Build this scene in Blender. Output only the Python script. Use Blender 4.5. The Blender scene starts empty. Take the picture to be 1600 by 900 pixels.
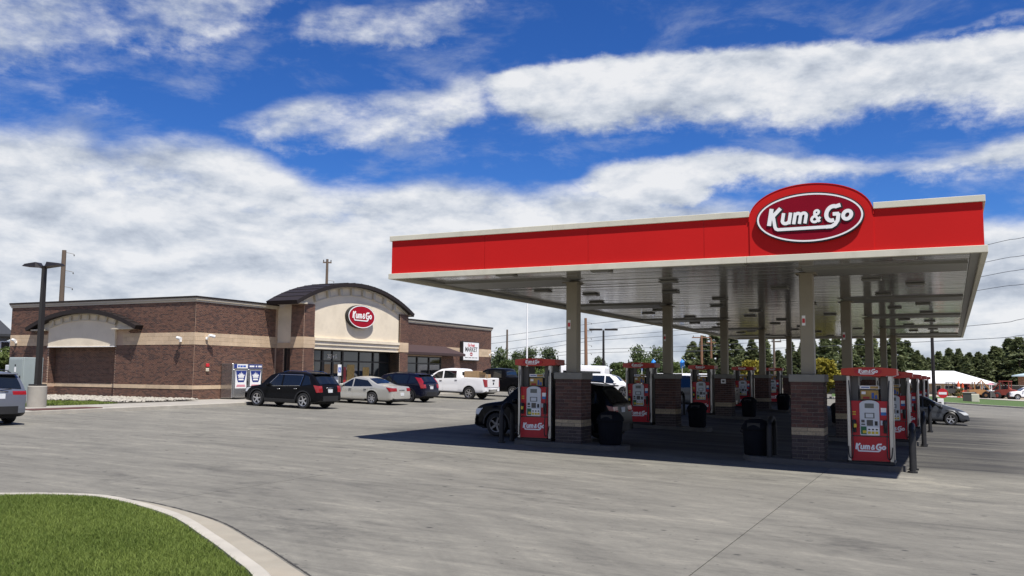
import bpy, math, random
import numpy as np
from mathutils import Vector, Matrix
rnd = random.Random(7)
nr = np.random.RandomState(11)
scn = bpy.context.scene
R = math.radians

# ------------------------------------------------------------------ camera
F_PX, YAW, PITCH, ROLL = 1399.92, 0.4551, 0.0948, 0.0087      # eye is the origin, X along the canopy front, Y away
cyw, syw = math.cos(YAW), math.sin(YAW)
c_fw = Vector((-syw*math.cos(PITCH), cyw*math.cos(PITCH), math.sin(PITCH)))
c_r0 = Vector((cyw, syw, 0)); c_u0 = c_r0.cross(c_fw)
c_r = c_r0*math.cos(ROLL) + c_u0*math.sin(ROLL)
c_u = -c_r0*math.sin(ROLL) + c_u0*math.cos(ROLL)
cam_d = bpy.data.cameras.new('camera'); cam = bpy.data.objects.new('camera', cam_d)
scn.collection.objects.link(cam); scn.camera = cam
cam.matrix_world = Matrix(((c_r.x, c_u.x, -c_fw.x, 0), (c_r.y, c_u.y, -c_fw.y, 0), (c_r.z, c_u.z, -c_fw.z, 0), (0, 0, 0, 1)))
cam_d.sensor_width = 36.0; cam_d.lens = F_PX/1600*36.0
cam_d.clip_start = 0.1; cam_d.clip_end = 4000

# ------------------------------------------------------------------ light and sky
SKX, SKY_ = -0.400, 0.2895                   # horizontal travel of the sunlight per metre of fall
sun_el = math.atan2(1, math.hypot(SKX, SKY_))
sun_d = bpy.data.lights.new('sun', 'SUN'); sun_d.energy = 5.0; sun_d.angle = R(0.53); sun_d.color = (1.0, 0.955, 0.89)
sun = bpy.data.objects.new('sun', sun_d); scn.collection.objects.link(sun)
sun.rotation_euler = Vector((SKX, SKY_, -1)).to_track_quat('-Z', 'Y').to_euler()
sun.location = (0, 0, 60)
scn.view_settings.view_transform = 'Standard'; scn.view_settings.look = 'None'
scn.view_settings.exposure = 0.5; scn.view_settings.gamma = 1.0

def px_dir(px, py):
    return c_fw + c_r*((px-800)/F_PX) - c_u*((py-450)/F_PX)
def azel(px, py):
    d = px_dir(px, py).normalized()
    return math.atan2(d.dot(c_r0), d.x*-syw + d.y*cyw), math.asin(d.z)
def at(px, py, depth):                        # the point seen at a pixel, depth metres ahead
    return px_dir(px, py)*depth
def atX(px, py, X): v = px_dir(px, py); return v*(X/v.x)
def atY(px, py, Y): v = px_dir(px, py); return v*(Y/v.y)

def build_world():
    w = bpy.data.worlds.new('World'); scn.world = w; w.use_nodes = True
    nt = w.node_tree; N = nt.nodes; L = nt.links
    N.clear()
    def nd(t, **k):
        n = N.new(t)
        for a, b in k.items(): setattr(n, a, b)
        return n
    def mth(op, a, b=None, c=None, clamp=False):
        n = nd('ShaderNodeMath', operation=op, use_clamp=clamp)
        for i, v in enumerate((a, b, c)):
            if v is None: continue
            if isinstance(v, (int, float)): n.inputs[i].default_value = v
            else: L.new(v, n.inputs[i])
        return n.outputs[0]
    def sstep(x, lo, hi):
        n = nd('ShaderNodeMapRange', interpolation_type='SMOOTHSTEP')
        L.new(x, n.inputs[0]); n.inputs[1].default_value = lo; n.inputs[2].default_value = hi
        return n.outputs[0]
    out = nd('ShaderNodeOutputWorld'); bg = nd('ShaderNodeBackground'); L.new(bg.outputs[0], out.inputs[0])
    BG = 0.085
    bg.inputs[1].default_value = BG
    sky = nd('ShaderNodeTexSky', sky_type='NISHITA', sun_disc=False)
    sky.sun_elevation = sun_el
    sky.sun_rotation = math.atan2(-SKX, -SKY_)
    sky.altitude = 1500; sky.air_density = 1.0; sky.dust_density = 0.4; sky.ozone_density = 3.0
    hs = nd('ShaderNodeHueSaturation'); hs.inputs['Saturation'].default_value = 1.22; hs.inputs['Value'].default_value = 1.05
    hs.inputs['Hue'].default_value = 0.505
    L.new(sky.outputs[0], hs.inputs['Color'])
    tc = nd('ShaderNodeTexCoord')
    rot = nd('ShaderNodeVectorRotate', rotation_type='Z_AXIS'); rot.inputs['Angle'].default_value = -YAW
    L.new(tc.outputs['Generated'], rot.inputs['Vector'])
    sp = nd('ShaderNodeSeparateXYZ'); L.new(rot.outputs[0], sp.inputs[0])
    az = mth('ARCTAN2', sp.outputs[0], sp.outputs[1]); el = mth('ARCSINE', sp.outputs[2])
    def noise(sx, sy, ox, oy, detail=8, rough=0.55, dist=0.0):
        cb = nd('ShaderNodeCombineXYZ')
        L.new(mth('MULTIPLY_ADD', az, sx, ox), cb.inputs[0]); L.new(mth('MULTIPLY_ADD', el, sy, oy), cb.inputs[1])
        n = nd('ShaderNodeTexNoise'); n.inputs['Scale'].default_value = 1.0; n.inputs['Detail'].default_value = detail
        n.inputs['Roughness'].default_value = rough; n.inputs['Distortion'].default_value = dist
        L.new(cb.outputs[0], n.inputs['Vector'])
        return n.outputs[0]
    n_big = noise(8, 19, 3.1, 1.7, 10, 0.60)
    n_up = noise(8, 19, 3.1, 1.7+0.32, 8, 0.60)
    n_fine = noise(40, 62, 9.0, 4.0, 8, 0.62, 0.15)
    n_low = noise(9, 17, 40.3, 7.9, 8, 0.56, 0.9)
    # the edge of each bank of cloud, as heights along the horizon
    A0, A1 = -1.6, 1.6
    def curve(pts):
        fc = nd('ShaderNodeFloatCurve')
        cu = fc.mapping.curves[0]
        q = sorted(azel(x, y) for x, y in pts)
        q = [((a-A0)/(A1-A0), e/0.5*0.5+0.25) for a, e in q]
        cu.points[0].location = (0.0, q[0][1]); cu.points[1].location = (1.0, q[-1][1])
        for a, e in q: cu.points.new(a, e)
        for p in cu.points: p.handle_type = 'AUTO_CLAMPED'
        fc.mapping.update()
        L.new(mth('MULTIPLY_ADD', az, 1/(A1-A0), -A0/(A1-A0)), fc.inputs['Value'])
        return mth('SUBTRACT', fc.outputs[0], 0.25)
    wob = mth('MULTIPLY', mth('SUBTRACT', n_fine, 0.5), 0.020)
    elw = mth('ADD', el, wob)
    def band(top, bot, wt, soft_t, soft_b, lo_px=None, hi_px=None):
        m = mth('MULTIPLY', sstep(mth('SUBTRACT', curve(top), elw), -soft_t*0.3, soft_t), sstep(mth('SUBTRACT', elw, curve(bot)), -soft_b*0.3, soft_b))
        if lo_px is not None: m = mth('MULTIPLY', m, sstep(az, azel(lo_px[0], 300)[0], azel(lo_px[1], 300)[0]))
        if hi_px is not None: m = mth('MULTIPLY', m, mth('SUBTRACT', 1.0, sstep(az, azel(min(hi_px), 300)[0], azel(max(hi_px), 300)[0])))
        return mth('MULTIPLY', m, wt)
    big = band([(640,150),(700,130),(760,112),(820,98),(900,90),(950,76),(1100,72),(1200,64),(1300,60),(1400,62),(1500,50),(1600,38),(1800,30)],
               [(640,172),(740,168),(800,195),(860,222),(950,226),(1050,212),(1150,214),(1300,206),(1400,192),(1500,190),(1600,188),(1800,170)], 0.92, 0.014, 0.040, (640, 790))
    second = band([(860,272),(950,248),(1050,234),(1130,226),(1250,236),(1400,244),(1500,230),(1600,206),(1800,190)],
               [(860,320),(1050,350),(1150,296),(1250,292),(1400,292),(1500,286),(1600,278),(1800,260)], 0.90, 0.018, 0.030, (850, 960))
    deck = band([(-400,150),(0,184),(100,188),(170,206),(260,204),(340,206),(430,240),(480,268),(560,278),(700,268),(800,274),(900,278),(1000,284),(1100,300),(1250,318),(1400,318),(1500,322),(1600,334),(2000,330)],
               [(-400,900),(2000,900)], 0.84, 0.034, 0.01)
    mid = band([(300,170),(380,165),(450,146),(520,132),(600,128),(680,130),(740,100),(800,96)],
               [(300,215),(380,240),(450,250),(520,250),(600,244),(660,240),(740,200),(800,170)], 0.56, 0.02, 0.03, (300, 430), (810, 730))
    topl = band([(-400,-120),(0,-60),(500,-60)], [(-400,150),(0,128),(60,122),(130,100),(190,90),(260,92),(330,84),(400,46),(450,24),(500,4)], 0.52, 0.02, 0.03, None, (480, 380))
    wisp = band([(430,12),(560,2),(780,-15)], [(430,76),(560,82),(700,76),(780,50)], 0.36, 0.01, 0.015, (430, 480), (780, 690))
    topr = band([(1380,62),(1480,35),(1600,6),(1800,-30)], [(1380,75),(1480,66),(1600,42),(1800,20)], 0.36, 0.01, 0.015, (1370, 1440))
    low = band([(-400,235),(0,250),(200,262),(400,285),(600,320),(800,330),(1000,345),(1300,350),(1540,335),(1600,330),(2000,320)], [(-400,900),(2000,900)], 1.12, 0.055, 0.01)
    under = mth('MULTIPLY', mth('MULTIPLY', big, sstep(mth('SUBTRACT', el, curve([(640,172),(740,168),(800,195),(860,222),(950,226),(1050,212),(1150,214),(1300,206),(1400,192),(1500,190),(1600,188),(1800,170)])), 0.055, 0.0)), -0.26)
    d = big
    for b in (low, second, deck, mid, topl, wisp, topr): d = mth('MAXIMUM', d, b)
    high = mth('MULTIPLY', sstep(el, 0.42, 0.60), 0.16)          # scattered cloud goes on overhead
    d = mth('MAXIMUM', d, high)
    behind = mth('MULTIPLY', sstep(mth('ABSOLUTE', az), 0.9, 1.5), 0.30)
    d = mth('MAXIMUM', d, mth('MULTIPLY', behind, sstep(el, 0.5, 0.1)))
    dens = mth('ADD', d, mth('MULTIPLY', mth('SUBTRACT', n_big, 0.5), 1.35))
    dens = mth('ADD', dens, mth('MULTIPLY', mth('SUBTRACT', n_fine, 0.5), 0.46))
    alpha = sstep(dens, 0.10, 0.84)
    n_veil = noise(7, 17, 71.3, 22.1, 10, 0.64, 0.25)
    veil = mth('MULTIPLY', mth('MULTIPLY', sstep(n_veil, 0.47, 0.76), sstep(el, 0.50, 0.30)), 0.42)
    alpha = mth('SUBTRACT', 1.0, mth('MULTIPLY', mth('SUBTRACT', 1.0, alpha), mth('SUBTRACT', 1.0, veil)))
    # light and shade within the cloud: thick parts grey underneath, edges bright
    rel = mth('SUBTRACT', n_up, n_big)
    lite = mth('MULTIPLY_ADD', rel, -2.1, 0.60)
    lite = mth('ADD', lite, mth('MULTIPLY', mth('SUBTRACT', n_low, 0.5), 1.45))
    lite = mth('ADD', lite, mth('MULTIPLY', mth('SUBTRACT', n_fine, 0.5), 0.34))
    basev = mth('MULTIPLY', sstep(el, 0.165, 0.115), -0.10)                # thicker, greyer cloud lower down
    lite = mth('ADD', mth('ADD', lite, basev), under)
    lite = mth('ADD', lite, mth('MULTIPLY', sstep(dens, 0.5, 1.2), 0.16), clamp=True)
    cr = nd('ShaderNodeValToRGB'); L.new(lite, cr.inputs[0])
    e = cr.color_ramp.elements
    e[0].position = 0.0; e[0].color = (0.40, 0.45, 0.54, 1)
    e[1].position = 1.0; e[1].color = (0.93, 0.94, 0.96, 1)
    x = e.new(0.45); x.color = (0.62, 0.67, 0.75, 1)
    x = e.new(0.70); x.color = (0.77, 0.805, 0.86, 1)
    sc = nd('ShaderNodeMix', data_type='RGBA', blend_type='MULTIPLY'); sc.inputs[0].default_value = 1.0
    L.new(cr.outputs[0], sc.inputs[6]); k = 0.93/BG/1.414; sc.inputs[7].default_value = (k, k, k, 1)
    mx = nd('ShaderNodeMix', data_type='RGBA'); L.new(mth('MULTIPLY', alpha, 0.965), mx.inputs[0])
    tn = nd('ShaderNodeMix', data_type='RGBA', blend_type='MULTIPLY'); tn.inputs[0].default_value = 1.0
    L.new(hs.outputs[0], tn.inputs[6]); tn.inputs[7].default_value = (0.42, 0.64, 0.95, 1)      # deep high-plains blue
    L.new(tn.outputs[2], mx.inputs[6]); L.new(sc.outputs[2], mx.inputs[7])
    L.new(mx.outputs[2], bg.inputs[0])
build_world()

# ------------------------------------------------------------------ helpers
COL = scn.collection
def tag(o, label=None, cat=None, group=None, kind=None):
    if label: o['label'] = label
    if cat: o['category'] = cat
    if group: o['group'] = group
    if kind: o['kind'] = kind
    return o
def empty(name, loc=(0, 0, 0), rz=0.0):
    o = bpy.data.objects.new(name, None); o.location = loc; o.rotation_euler = (0, 0, rz)
    o.empty_display_size = 0.2; COL.objects.link(o); return o
def kids(o): return [c for c in CHILD.get(o.name, [])]
CHILD = {}
def setpar(o, p):
    o.parent = p; CHILD.setdefault(p.name, []).append(o)
def link(name, me, parent=None, loc=None, rot=None):
    o = bpy.data.objects.new(name, me); COL.objects.link(o)
    if parent is not None: setpar(o, parent)
    if loc is not None: o.location = loc
    if rot is not None: o.rotation_euler = rot
    return o
def copy_tree(o, parent=None):
    c = o.copy(); COL.objects.link(c)
    if parent is not None:
        setpar(c, parent)
    for ch in list(CHILD.get(o.name, [])): copy_tree(ch, c)
    return c

class MB:
    """Collects shapes and links them as one mesh object."""
    def __init__(s): s.v = []; s.f = []; s.m = []; s.mi = 0
    def add(s, vs, fs):
        n = len(s.v); s.v += [tuple(p) for p in vs]
        for f in fs: s.f.append(tuple(i+n for i in f)); s.m.append(s.mi)
        return s
    def box(s, x0, x1, y0, y1, z0, z1):
        return s.add([(x0,y0,z0),(x1,y0,z0),(x1,y1,z0),(x0,y1,z0),(x0,y0,z1),(x1,y0,z1),(x1,y1,z1),(x0,y1,z1)],
                     [(0,3,2,1),(4,5,6,7),(0,1,5,4),(1,2,6,5),(2,3,7,6),(3,0,4,7)])
    def bbox(s, x0, x1, y0, y1, z0, z1, b=0.01):          # box with chamfered edges
        xs = (x0, x1); ys = (y0, y1); zs = (z0, z1)
        vs = []; idx = {}
        for ix in (0, 1):
            for iy in (0, 1):
                for iz in (0, 1):
                    sx, sy, sz = (1, -1)[ix], (1, -1)[iy], (1, -1)[iz]
                    c = (xs[ix], ys[iy], zs[iz])
                    for a in range(3):
                        p = [c[0]+sx*b, c[1]+sy*b, c[2]+sz*b]; p[a] = c[a]
                        idx[(ix, iy, iz, a)] = len(vs); vs.append(p)
        fs = []
        I = lambda ix, iy, iz, a: idx[(ix, iy, iz, a)]
        fs.append((I(0,0,0,0), I(0,0,1,0), I(0,1,1,0), I(0,1,0,0))); fs.append((I(1,0,0,0), I(1,1,0,0), I(1,1,1,0), I(1,0,1,0)))
        fs.append((I(0,0,0,1), I(1,0,0,1), I(1,0,1,1), I(0,0,1,1))); fs.append((I(0,1,0,1), I(0,1,1,1), I(1,1,1,1), I(1,1,0,1)))
        fs.append((I(0,0,0,2), I(0,1,0,2), I(1,1,0,2), I(1,0,0,2))); fs.append((I(0,0,1,2), I(1,0,1,2), I(1,1,1,2), I(0,1,1,2)))
        for i in (0, 1):
            for j in (0, 1):
                fs.append((I(0,i,j,1), I(1,i,j,1), I(1,i,j,2), I(0,i,j,2)))
                fs.append((I(i,0,j,0), I(i,1,j,0), I(i,1,j,2), I(i,0,j,2)))
                fs.append((I(i,j,0,0), I(i,j,1,0), I(i,j,1,1), I(i,j,0,1)))
                for k in (0, 1): fs.append((I(i,j,k,0), I(i,j,k,1), I(i,j,k,2)))
        return s.add(vs, fs)
    def cyl(s, x, y, z0, z1, r0, r1=None, n=12, cap=True):
        r1 = r0 if r1 is None else r1
        vs = [(x+r0*math.cos(2*math.pi*i/n), y+r0*math.sin(2*math.pi*i/n), z0) for i in range(n)]
        vs += [(x+r1*math.cos(2*math.pi*i/n), y+r1*math.sin(2*math.pi*i/n), z1) for i in range(n)]
        fs = [(i, (i+1) % n, n+(i+1) % n, n+i) for i in range(n)]
        if cap: fs += [tuple(range(n-1, -1, -1)), tuple(range(n, 2*n))]
        return s.add(vs, fs)
    def tube(s, pts, r, n=6, cap=True):
        pts = [Vector(p) for p in pts]; rs = r if isinstance(r, (list, tuple)) else [r]*len(pts)
        rings = []
        for i, p in enumerate(pts):
            d = (pts[min(i+1, len(pts)-1)] - pts[max(i-1, 0)])
            d = d.normalized() if d.length > 1e-9 else Vector((0, 0, 1))
            a = d.cross(Vector((0, 0, 1)) if abs(d.z) < 0.9 else Vector((1, 0, 0))).normalized(); b = d.cross(a)
            rings.append([p + (a*math.cos(2*math.pi*k/n) + b*math.sin(2*math.pi*k/n))*rs[i] for k in range(n)])
        vs = [v for q in rings for v in q]; fs = []
        for i in range(len(pts)-1):
            for k in range(n):
                fs.append((i*n+k, i*n+(k+1) % n, (i+1)*n+(k+1) % n, (i+1)*n+k))
        if cap: fs += [tuple(range(n-1, -1, -1)), tuple(range((len(pts)-1)*n, len(pts)*n))]
        return s.add(vs, fs)
    def prism(s, poly, a, b, axis='y'):                      # polygon in the two other axes, extruded from a to b
        n = len(poly)
        mk = {'y': lambda p, t: (p[0], t, p[1]), 'x': lambda p, t: (t, p[0], p[1]), 'z': lambda p, t: (p[0], p[1], t)}[axis]
        vs = [mk(p, a) for p in poly] + [mk(p, b) for p in poly]
        fs = [tuple(range(n)), tuple(range(2*n-1, n-1, -1))] + [(i, n+i, n+(i+1) % n, (i+1) % n) for i in range(n)]
        return s.add(vs, fs)
    def lathe(s, prof, cx=0, cy=0, cz=0, n=20, axis='y'):    # profile of (radius, along)
        vs = []; m = len(prof)
        for i in range(n):
            c, t = math.cos(2*math.pi*i/n), math.sin(2*math.pi*i/n)
            for r, a in prof:
                vs.append({'y': (cx+r*c, cy+a, cz+r*t), 'z': (cx+r*c, cy+r*t, cz+a), 'x': (cx+a, cy+r*c, cz+r*t)}[axis])
        fs = [(i*m+j, i*m+j+1, ((i+1) % n)*m+j+1, ((i+1) % n)*m+j) for i in range(n) for j in range(m-1)]
        return s.add(vs, fs)
    def mesh(s, name, mats, smooth=None, recalc=True):
        me = bpy.data.meshes.new(name); me.from_pydata(s.v, [], s.f)
        for m in (mats if isinstance(mats, (list, tuple)) else [mats]): me.materials.append(m)
        if any(s.m): me.polygons.foreach_set('material_index', s.m)
        if recalc:
            import bmesh
            bm = bmesh.new(); bm.from_mesh(me); bmesh.ops.recalc_face_normals(bm, faces=bm.faces); bm.to_mesh(me); bm.free()
        if smooth is not None:
            me.polygons.foreach_set('use_smooth', [True]*len(me.polygons)); me.set_sharp_from_angle(angle=R(smooth))
        me.update(); return me
    def build(s, name, mats, parent=None, smooth=None, loc=None, rot=None, recalc=True):
        return link(name, s.mesh(name, mats, smooth, recalc), parent, loc, rot)

def sm(t): t = max(0.0, min(1.0, t)); return t*t*(3-2*t)
def gz(x, y):                                               # height of the paved ground (it falls to the right)
    x = max(-32.5, min(45.0, x)); y = max(-15.0, min(140.0, y))
    z = -2.487 - 0.0232*x + 0.0024*y
    if y > 25: z -= 0.0075*sm((x+12)/11)*(y-25)
    return z

# ------------------------------------------------------------------ materials
def mat(name, col, rough=0.6, metal=0.0, var=0.0, vs=3.0, bump=0.0, bs=40.0, spec=0.5, emit=None, rnd_obj=0.0, stretch=(1, 1, 1), coat=0.0, dirt=None, dirt_scale=1.2):
    m = bpy.data.materials.new(name); m.use_nodes = True
    nt = m.node_tree; N = nt.nodes; L = nt.links; p = N['Principled BSDF']
    p.inputs['Base Color'].default_value = (*col, 1); p.inputs['Roughness'].default_value = rough
    p.inputs['Metallic'].default_value = metal; p.inputs['Specular IOR Level'].default_value = spec
    if coat: p.inputs['Coat Weight'].default_value = coat; p.inputs['Coat Roughness'].default_value = 0.04
    colsock = None
    geo = None
    if var or bump or dirt:
        geo = N.new('ShaderNodeTexCoord'); mp = N.new('ShaderNodeMapping'); mp.inputs['Scale'].default_value = stretch
        L.new(geo.outputs['Object'], mp.inputs[0])
    if var:
        n = N.new('ShaderNodeTexNoise'); n.inputs['Scale'].default_value = vs; n.inputs['Detail'].default_value = 6
        L.new(mp.outputs[0], n.inputs['Vector'])
        mr = N.new('ShaderNodeMapRange'); L.new(n.outputs[0], mr.inputs[0])
        mr.inputs[1].default_value = 0.25; mr.inputs[2].default_value = 0.75
        mr.inputs[3].default_value = 1-var; mr.inputs[4].default_value = 1+var
        h = N.new('ShaderNodeHueSaturation'); h.inputs['Color'].default_value = (*col, 1); L.new(mr.outputs[0], h.inputs['Value'])
        colsock = h.outputs[0]
    if rnd_obj:
        oi = N.new('ShaderNodeObjectInfo'); mr = N.new('ShaderNodeMapRange'); L.new(oi.outputs['Random'], mr.inputs[0])
        mr.inputs[3].default_value = 1-rnd_obj; mr.inputs[4].default_value = 1+rnd_obj
        h = N.new('ShaderNodeHueSaturation'); L.new(mr.outputs[0], h.inputs['Value'])
        if colsock: L.new(colsock, h.inputs['Color'])
        else: h.inputs['Color'].default_value = (*col, 1)
        colsock = h.outputs[0]
    if dirt:
        n = N.new('ShaderNodeTexNoise'); n.inputs['Scale'].default_value = dirt_scale; n.inputs['Detail'].default_value = 9; n.inputs['Roughness'].default_value = 0.65
        L.new(mp.outputs[0], n.inputs['Vector'])
        mr = N.new('ShaderNodeMapRange'); L.new(n.outputs[0], mr.inputs[0]); mr.inputs[1].default_value = 0.5; mr.inputs[2].default_value = 0.78
        mr.inputs[4].default_value = dirt[3]
        mx = N.new('ShaderNodeMix'); mx.data_type = 'RGBA'; L.new(mr.outputs[0], mx.inputs[0]); mx.inputs[7].default_value = (*dirt[:3], 1)
        if colsock: L.new(colsock, mx.inputs[6])
        else: mx.inputs[6].default_value = (*col, 1)
        colsock = mx.outputs[2]
    if colsock: L.new(colsock, p.inputs['Base Color'])
    if bump:
        n2 = N.new('ShaderNodeTexNoise'); n2.inputs['Scale'].default_value = bs; n2.inputs['Detail'].default_value = 5
        L.new(mp.outputs[0], n2.inputs['Vector'])
        b = N.new('ShaderNodeBump'); b.inputs['Strength'].default_value = bump; b.inputs['Distance'].default_value = 0.02
        L.new(n2.outputs[0], b.inputs['Height']); L.new(b.outputs[0], p.inputs['Normal'])
    if emit: p.inputs['Emission Color'].default_value = (*emit[:3], 1); p.inputs['Emission Strength'].default_value = emit[3]
    return m
def srgb(r, g, b):
    f = lambda c: (c/255/12.92) if c/255 <= 0.04045 else ((c/255+0.055)/1.055)**2.4
    return (f(r), f(g), f(b))

M = {}
M['red'] = mat('red_fascia_paint', (0.52, 0.013, 0.012), 0.6, var=0.04, vs=0.6, spec=0.12)
M['cream_trim'] = mat('cream_trim_paint', (0.60, 0.575, 0.46), 0.5, var=0.06, vs=1.5, dirt=(0.30, 0.27, 0.20, 0.35), dirt_scale=2.5)
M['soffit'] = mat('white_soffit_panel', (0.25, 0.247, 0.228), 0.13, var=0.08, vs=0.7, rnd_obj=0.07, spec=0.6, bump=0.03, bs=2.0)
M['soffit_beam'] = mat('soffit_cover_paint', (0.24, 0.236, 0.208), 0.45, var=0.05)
M['column'] = mat('beige_column_paint', (0.265, 0.235, 0.17), 0.5, var=0.06, vs=2, dirt=(0.14, 0.12, 0.09, 0.4))
M['signdark'] = mat('maroon_sign_face', (0.215, 0.004, 0.016), 0.6, var=0.05, spec=0.08)
M['signred'] = mat('store_sign_red', (0.33, 0.008, 0.022), 0.6, spec=0.1)
M['white'] = mat('white_sign_plastic', (0.82, 0.82, 0.80), 0.4)
M['black'] = mat('black_plastic', (0.012, 0.012, 0.013), 0.5, var=0.15)
M['blacksat'] = mat('black_painted_steel', (0.007, 0.007, 0.008), 0.6, var=0.15, dirt=(0.06, 0.055, 0.05, 0.3))
M['steel'] = mat('brushed_stainless', (0.50, 0.49, 0.46), 0.38, 0.85, var=0.08, vs=6, stretch=(1, 1, 0.2))
M['darksteel'] = mat('dark_grey_steel', (0.085, 0.082, 0.075), 0.5, 0.3, var=0.1)
M['pumpred'] = mat('pump_red_panel', (0.44, 0.010, 0.020), 0.4, var=0.05, spec=0.4)
M['pumporange'] = mat('valance_red', (0.50, 0.030, 0.012), 0.4, var=0.05)
M['bezel'] = mat('pale_grey_bezel', (0.55, 0.58, 0.60), 0.4, var=0.05)
M['screen'] = mat('screen_grey', (0.10, 0.12, 0.12), 0.15)
M['yellow'] = mat('yellow_button', (0.60, 0.44, 0.03), 0.45)
M['poster'] = mat('yellow_poster', (0.40, 0.25, 0.06), 0.5, var=0.35, vs=7)
M['posterred'] = mat('poster_red_shape', (0.35, 0.02, 0.02), 0.5)
M['posterblue'] = mat('poster_blue_shape', (0.04, 0.10, 0.33), 0.5)
M['blue'] = mat('blue_label', (0.03, 0.16, 0.42), 0.5)
M['green'] = mat('green_label', (0.01, 0.12, 0.045), 0.5)
M['brown'] = mat('brown_mortar_tan', (0.47, 0.345, 0.25), 0.9, var=0.12, vs=2)
M['stucco'] = mat('cream_stucco', (0.74, 0.65, 0.50), 0.9, var=0.05, vs=1.2, bump=0.25, bs=60, dirt=(0.36, 0.30, 0.22, 0.35), dirt_scale=0.8)
M['stone'] = mat('tan_cast_stone', (0.52, 0.395, 0.265), 0.85, var=0.10, vs=3, rnd_obj=0.10, bump=0.2, bs=40)
M['cornice'] = mat('cream_cornice', (0.55, 0.49, 0.38), 0.8, var=0.06)
M['roofmetal'] = mat('dark_bronze_roof', (0.024, 0.019, 0.018), 0.55, 0.0, spec=0.2, var=0.12, vs=2)
M['awning'] = mat('brown_awning', (0.050, 0.028, 0.026), 0.7, var=0.1)
M['bronze'] = mat('dark_bronze_frame', (0.022, 0.019, 0.017), 0.4, 0.2)
M['glass'] = mat('dark_window_glass', (0.016, 0.020, 0.022), 0.04, spec=0.9)
M['concrete'] = mat('pale_concrete', (0.31, 0.29, 0.25), 0.9, var=0.14, vs=1.6, bump=0.25, bs=30, dirt=(0.22, 0.20, 0.17, 0.5), dirt_scale=1.4)
M['kerb'] = mat('kerb_concrete', (0.37, 0.345, 0.295), 0.9, var=0.12, vs=2.5, bump=0.3, bs=35, dirt=(0.30, 0.27, 0.23, 0.45), dirt_scale=3)
M['gutter'] = mat('gutter_concrete', (0.27, 0.245, 0.195), 0.9, var=0.12, vs=2.5, bump=0.3, bs=35, dirt=(0.30, 0.25, 0.19, 0.5), dirt_scale=2)
M['capstone'] = mat('grey_pier_cap', (0.21, 0.205, 0.18), 0.85, var=0.12, vs=4, bump=0.2)
M['island'] = mat('darkened_island_concrete', (0.085, 0.080, 0.072), 0.85, var=0.2, vs=2)  # concrete colour lowered to carry the canopy shade on the islands
M['soil'] = mat('dark_soil', (0.05, 0.042, 0.03), 0.95, var=0.3)
M['tyre'] = mat('tyre_rubber', (0.013, 0.013, 0.014), 0.75, var=0.15)
M['rim'] = mat('alloy_rim', (0.55, 0.55, 0.56), 0.28, 0.8)
M['rimdark'] = mat('dark_alloy_rim', (0.16, 0.16, 0.17), 0.35, 0.7)
M['under'] = mat('underbody_black', (0.008, 0.008, 0.008), 0.9)
M['cartrim'] = mat('car_black_trim', (0.016, 0.016, 0.017), 0.55)
M['carglass'] = mat('car_tinted_glass', (0.008, 0.010, 0.012), 0.03, spec=0.8)
M['tail'] = mat('tail_lamp_red', (0.26, 0.010, 0.014), 0.15, spec=0.7)
M['head'] = mat('head_lamp_clear', (0.62, 0.64, 0.66), 0.1, spec=0.8)
M['chrome'] = mat('chrome', (0.72, 0.72, 0.72), 0.12, 1.0)
M['plate'] = mat('licence_plate', (0.66, 0.68, 0.70), 0.5, var=0.1, vs=20)
M['wood'] = mat('weathered_pole_wood', (0.115, 0.085, 0.062), 0.9, var=0.25, vs=5, stretch=(1, 1, 0.1))
M['redwood'] = mat('reddish_pole_wood', (0.20, 0.105, 0.060), 0.9, var=0.25, vs=5, stretch=(1, 1, 0.1))
M['wire'] = mat('cable_grey', (0.07, 0.075, 0.085), 0.7)
M['bark'] = mat('tree_bark', (0.085, 0.062, 0.045), 0.95, var=0.3, vs=6)
M['card'] = mat('cardboard', (0.33, 0.22, 0.115), 0.85, var=0.1)
M['cabinet'] = mat('grey_green_cabinet', (0.30, 0.345, 0.335), 0.5, var=0.05)
M['rock'] = mat('pale_river_rock', (0.34, 0.315, 0.265), 0.85, var=0.25, vs=9, rnd_obj=0.0)
M['rust'] = mat('rusty_drain_iron', (0.085, 0.035, 0.028), 0.8, var=0.25, vs=8)
M['orange'] = mat('orange_equipment', (0.50, 0.085, 0.025), 0.5, var=0.1)
M['tanequip'] = mat('tan_orange_equipment', (0.34, 0.17, 0.06), 0.6, var=0.15)
M['redequip'] = mat('red_equipment', (0.26, 0.045, 0.030), 0.5, var=0.1)
M['whiteroof'] = mat('white_metal_roof', (0.86, 0.86, 0.85), 0.5, var=0.03)
M['tanwall'] = mat('tan_wall', (0.36, 0.29, 0.21), 0.9, var=0.08)
M['brickwall'] = mat('tan_brick_wall', (0.30, 0.17, 0.105), 0.9, var=0.12, vs=2)
M['greywall'] = mat('grey_siding', (0.13, 0.13, 0.135), 0.8, var=0.06)
M['shingle'] = mat('dark_shingle', (0.030, 0.032, 0.036), 0.9, var=0.2, vs=5)
M['blueroof'] = mat('pale_blue_metal_roof', (0.42, 0.52, 0.55), 0.4, var=0.04)
M['bluecloth'] = mat('bright_blue_vinyl', (0.03, 0.24, 0.72), 0.4)
M['hose'] = mat('black_rubber_hose', (0.009, 0.009, 0.010), 0.5)
M['trash'] = mat('black_bin_plastic', (0.007, 0.008, 0.011), 0.85, var=0.15, spec=0.1)
M['signblue'] = mat('sign_blue', (0.015, 0.09, 0.42), 0.45)
M['signr'] = mat('sign_red', (0.55, 0.02, 0.03), 0.45)
M['freezer'] = mat('polished_freezer_steel', (0.46, 0.46, 0.46), 0.20, 0.9, var=0.12, vs=3)
M['iceblue'] = mat('ice_poster_navy', (0.018, 0.035, 0.19), 0.4)
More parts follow.
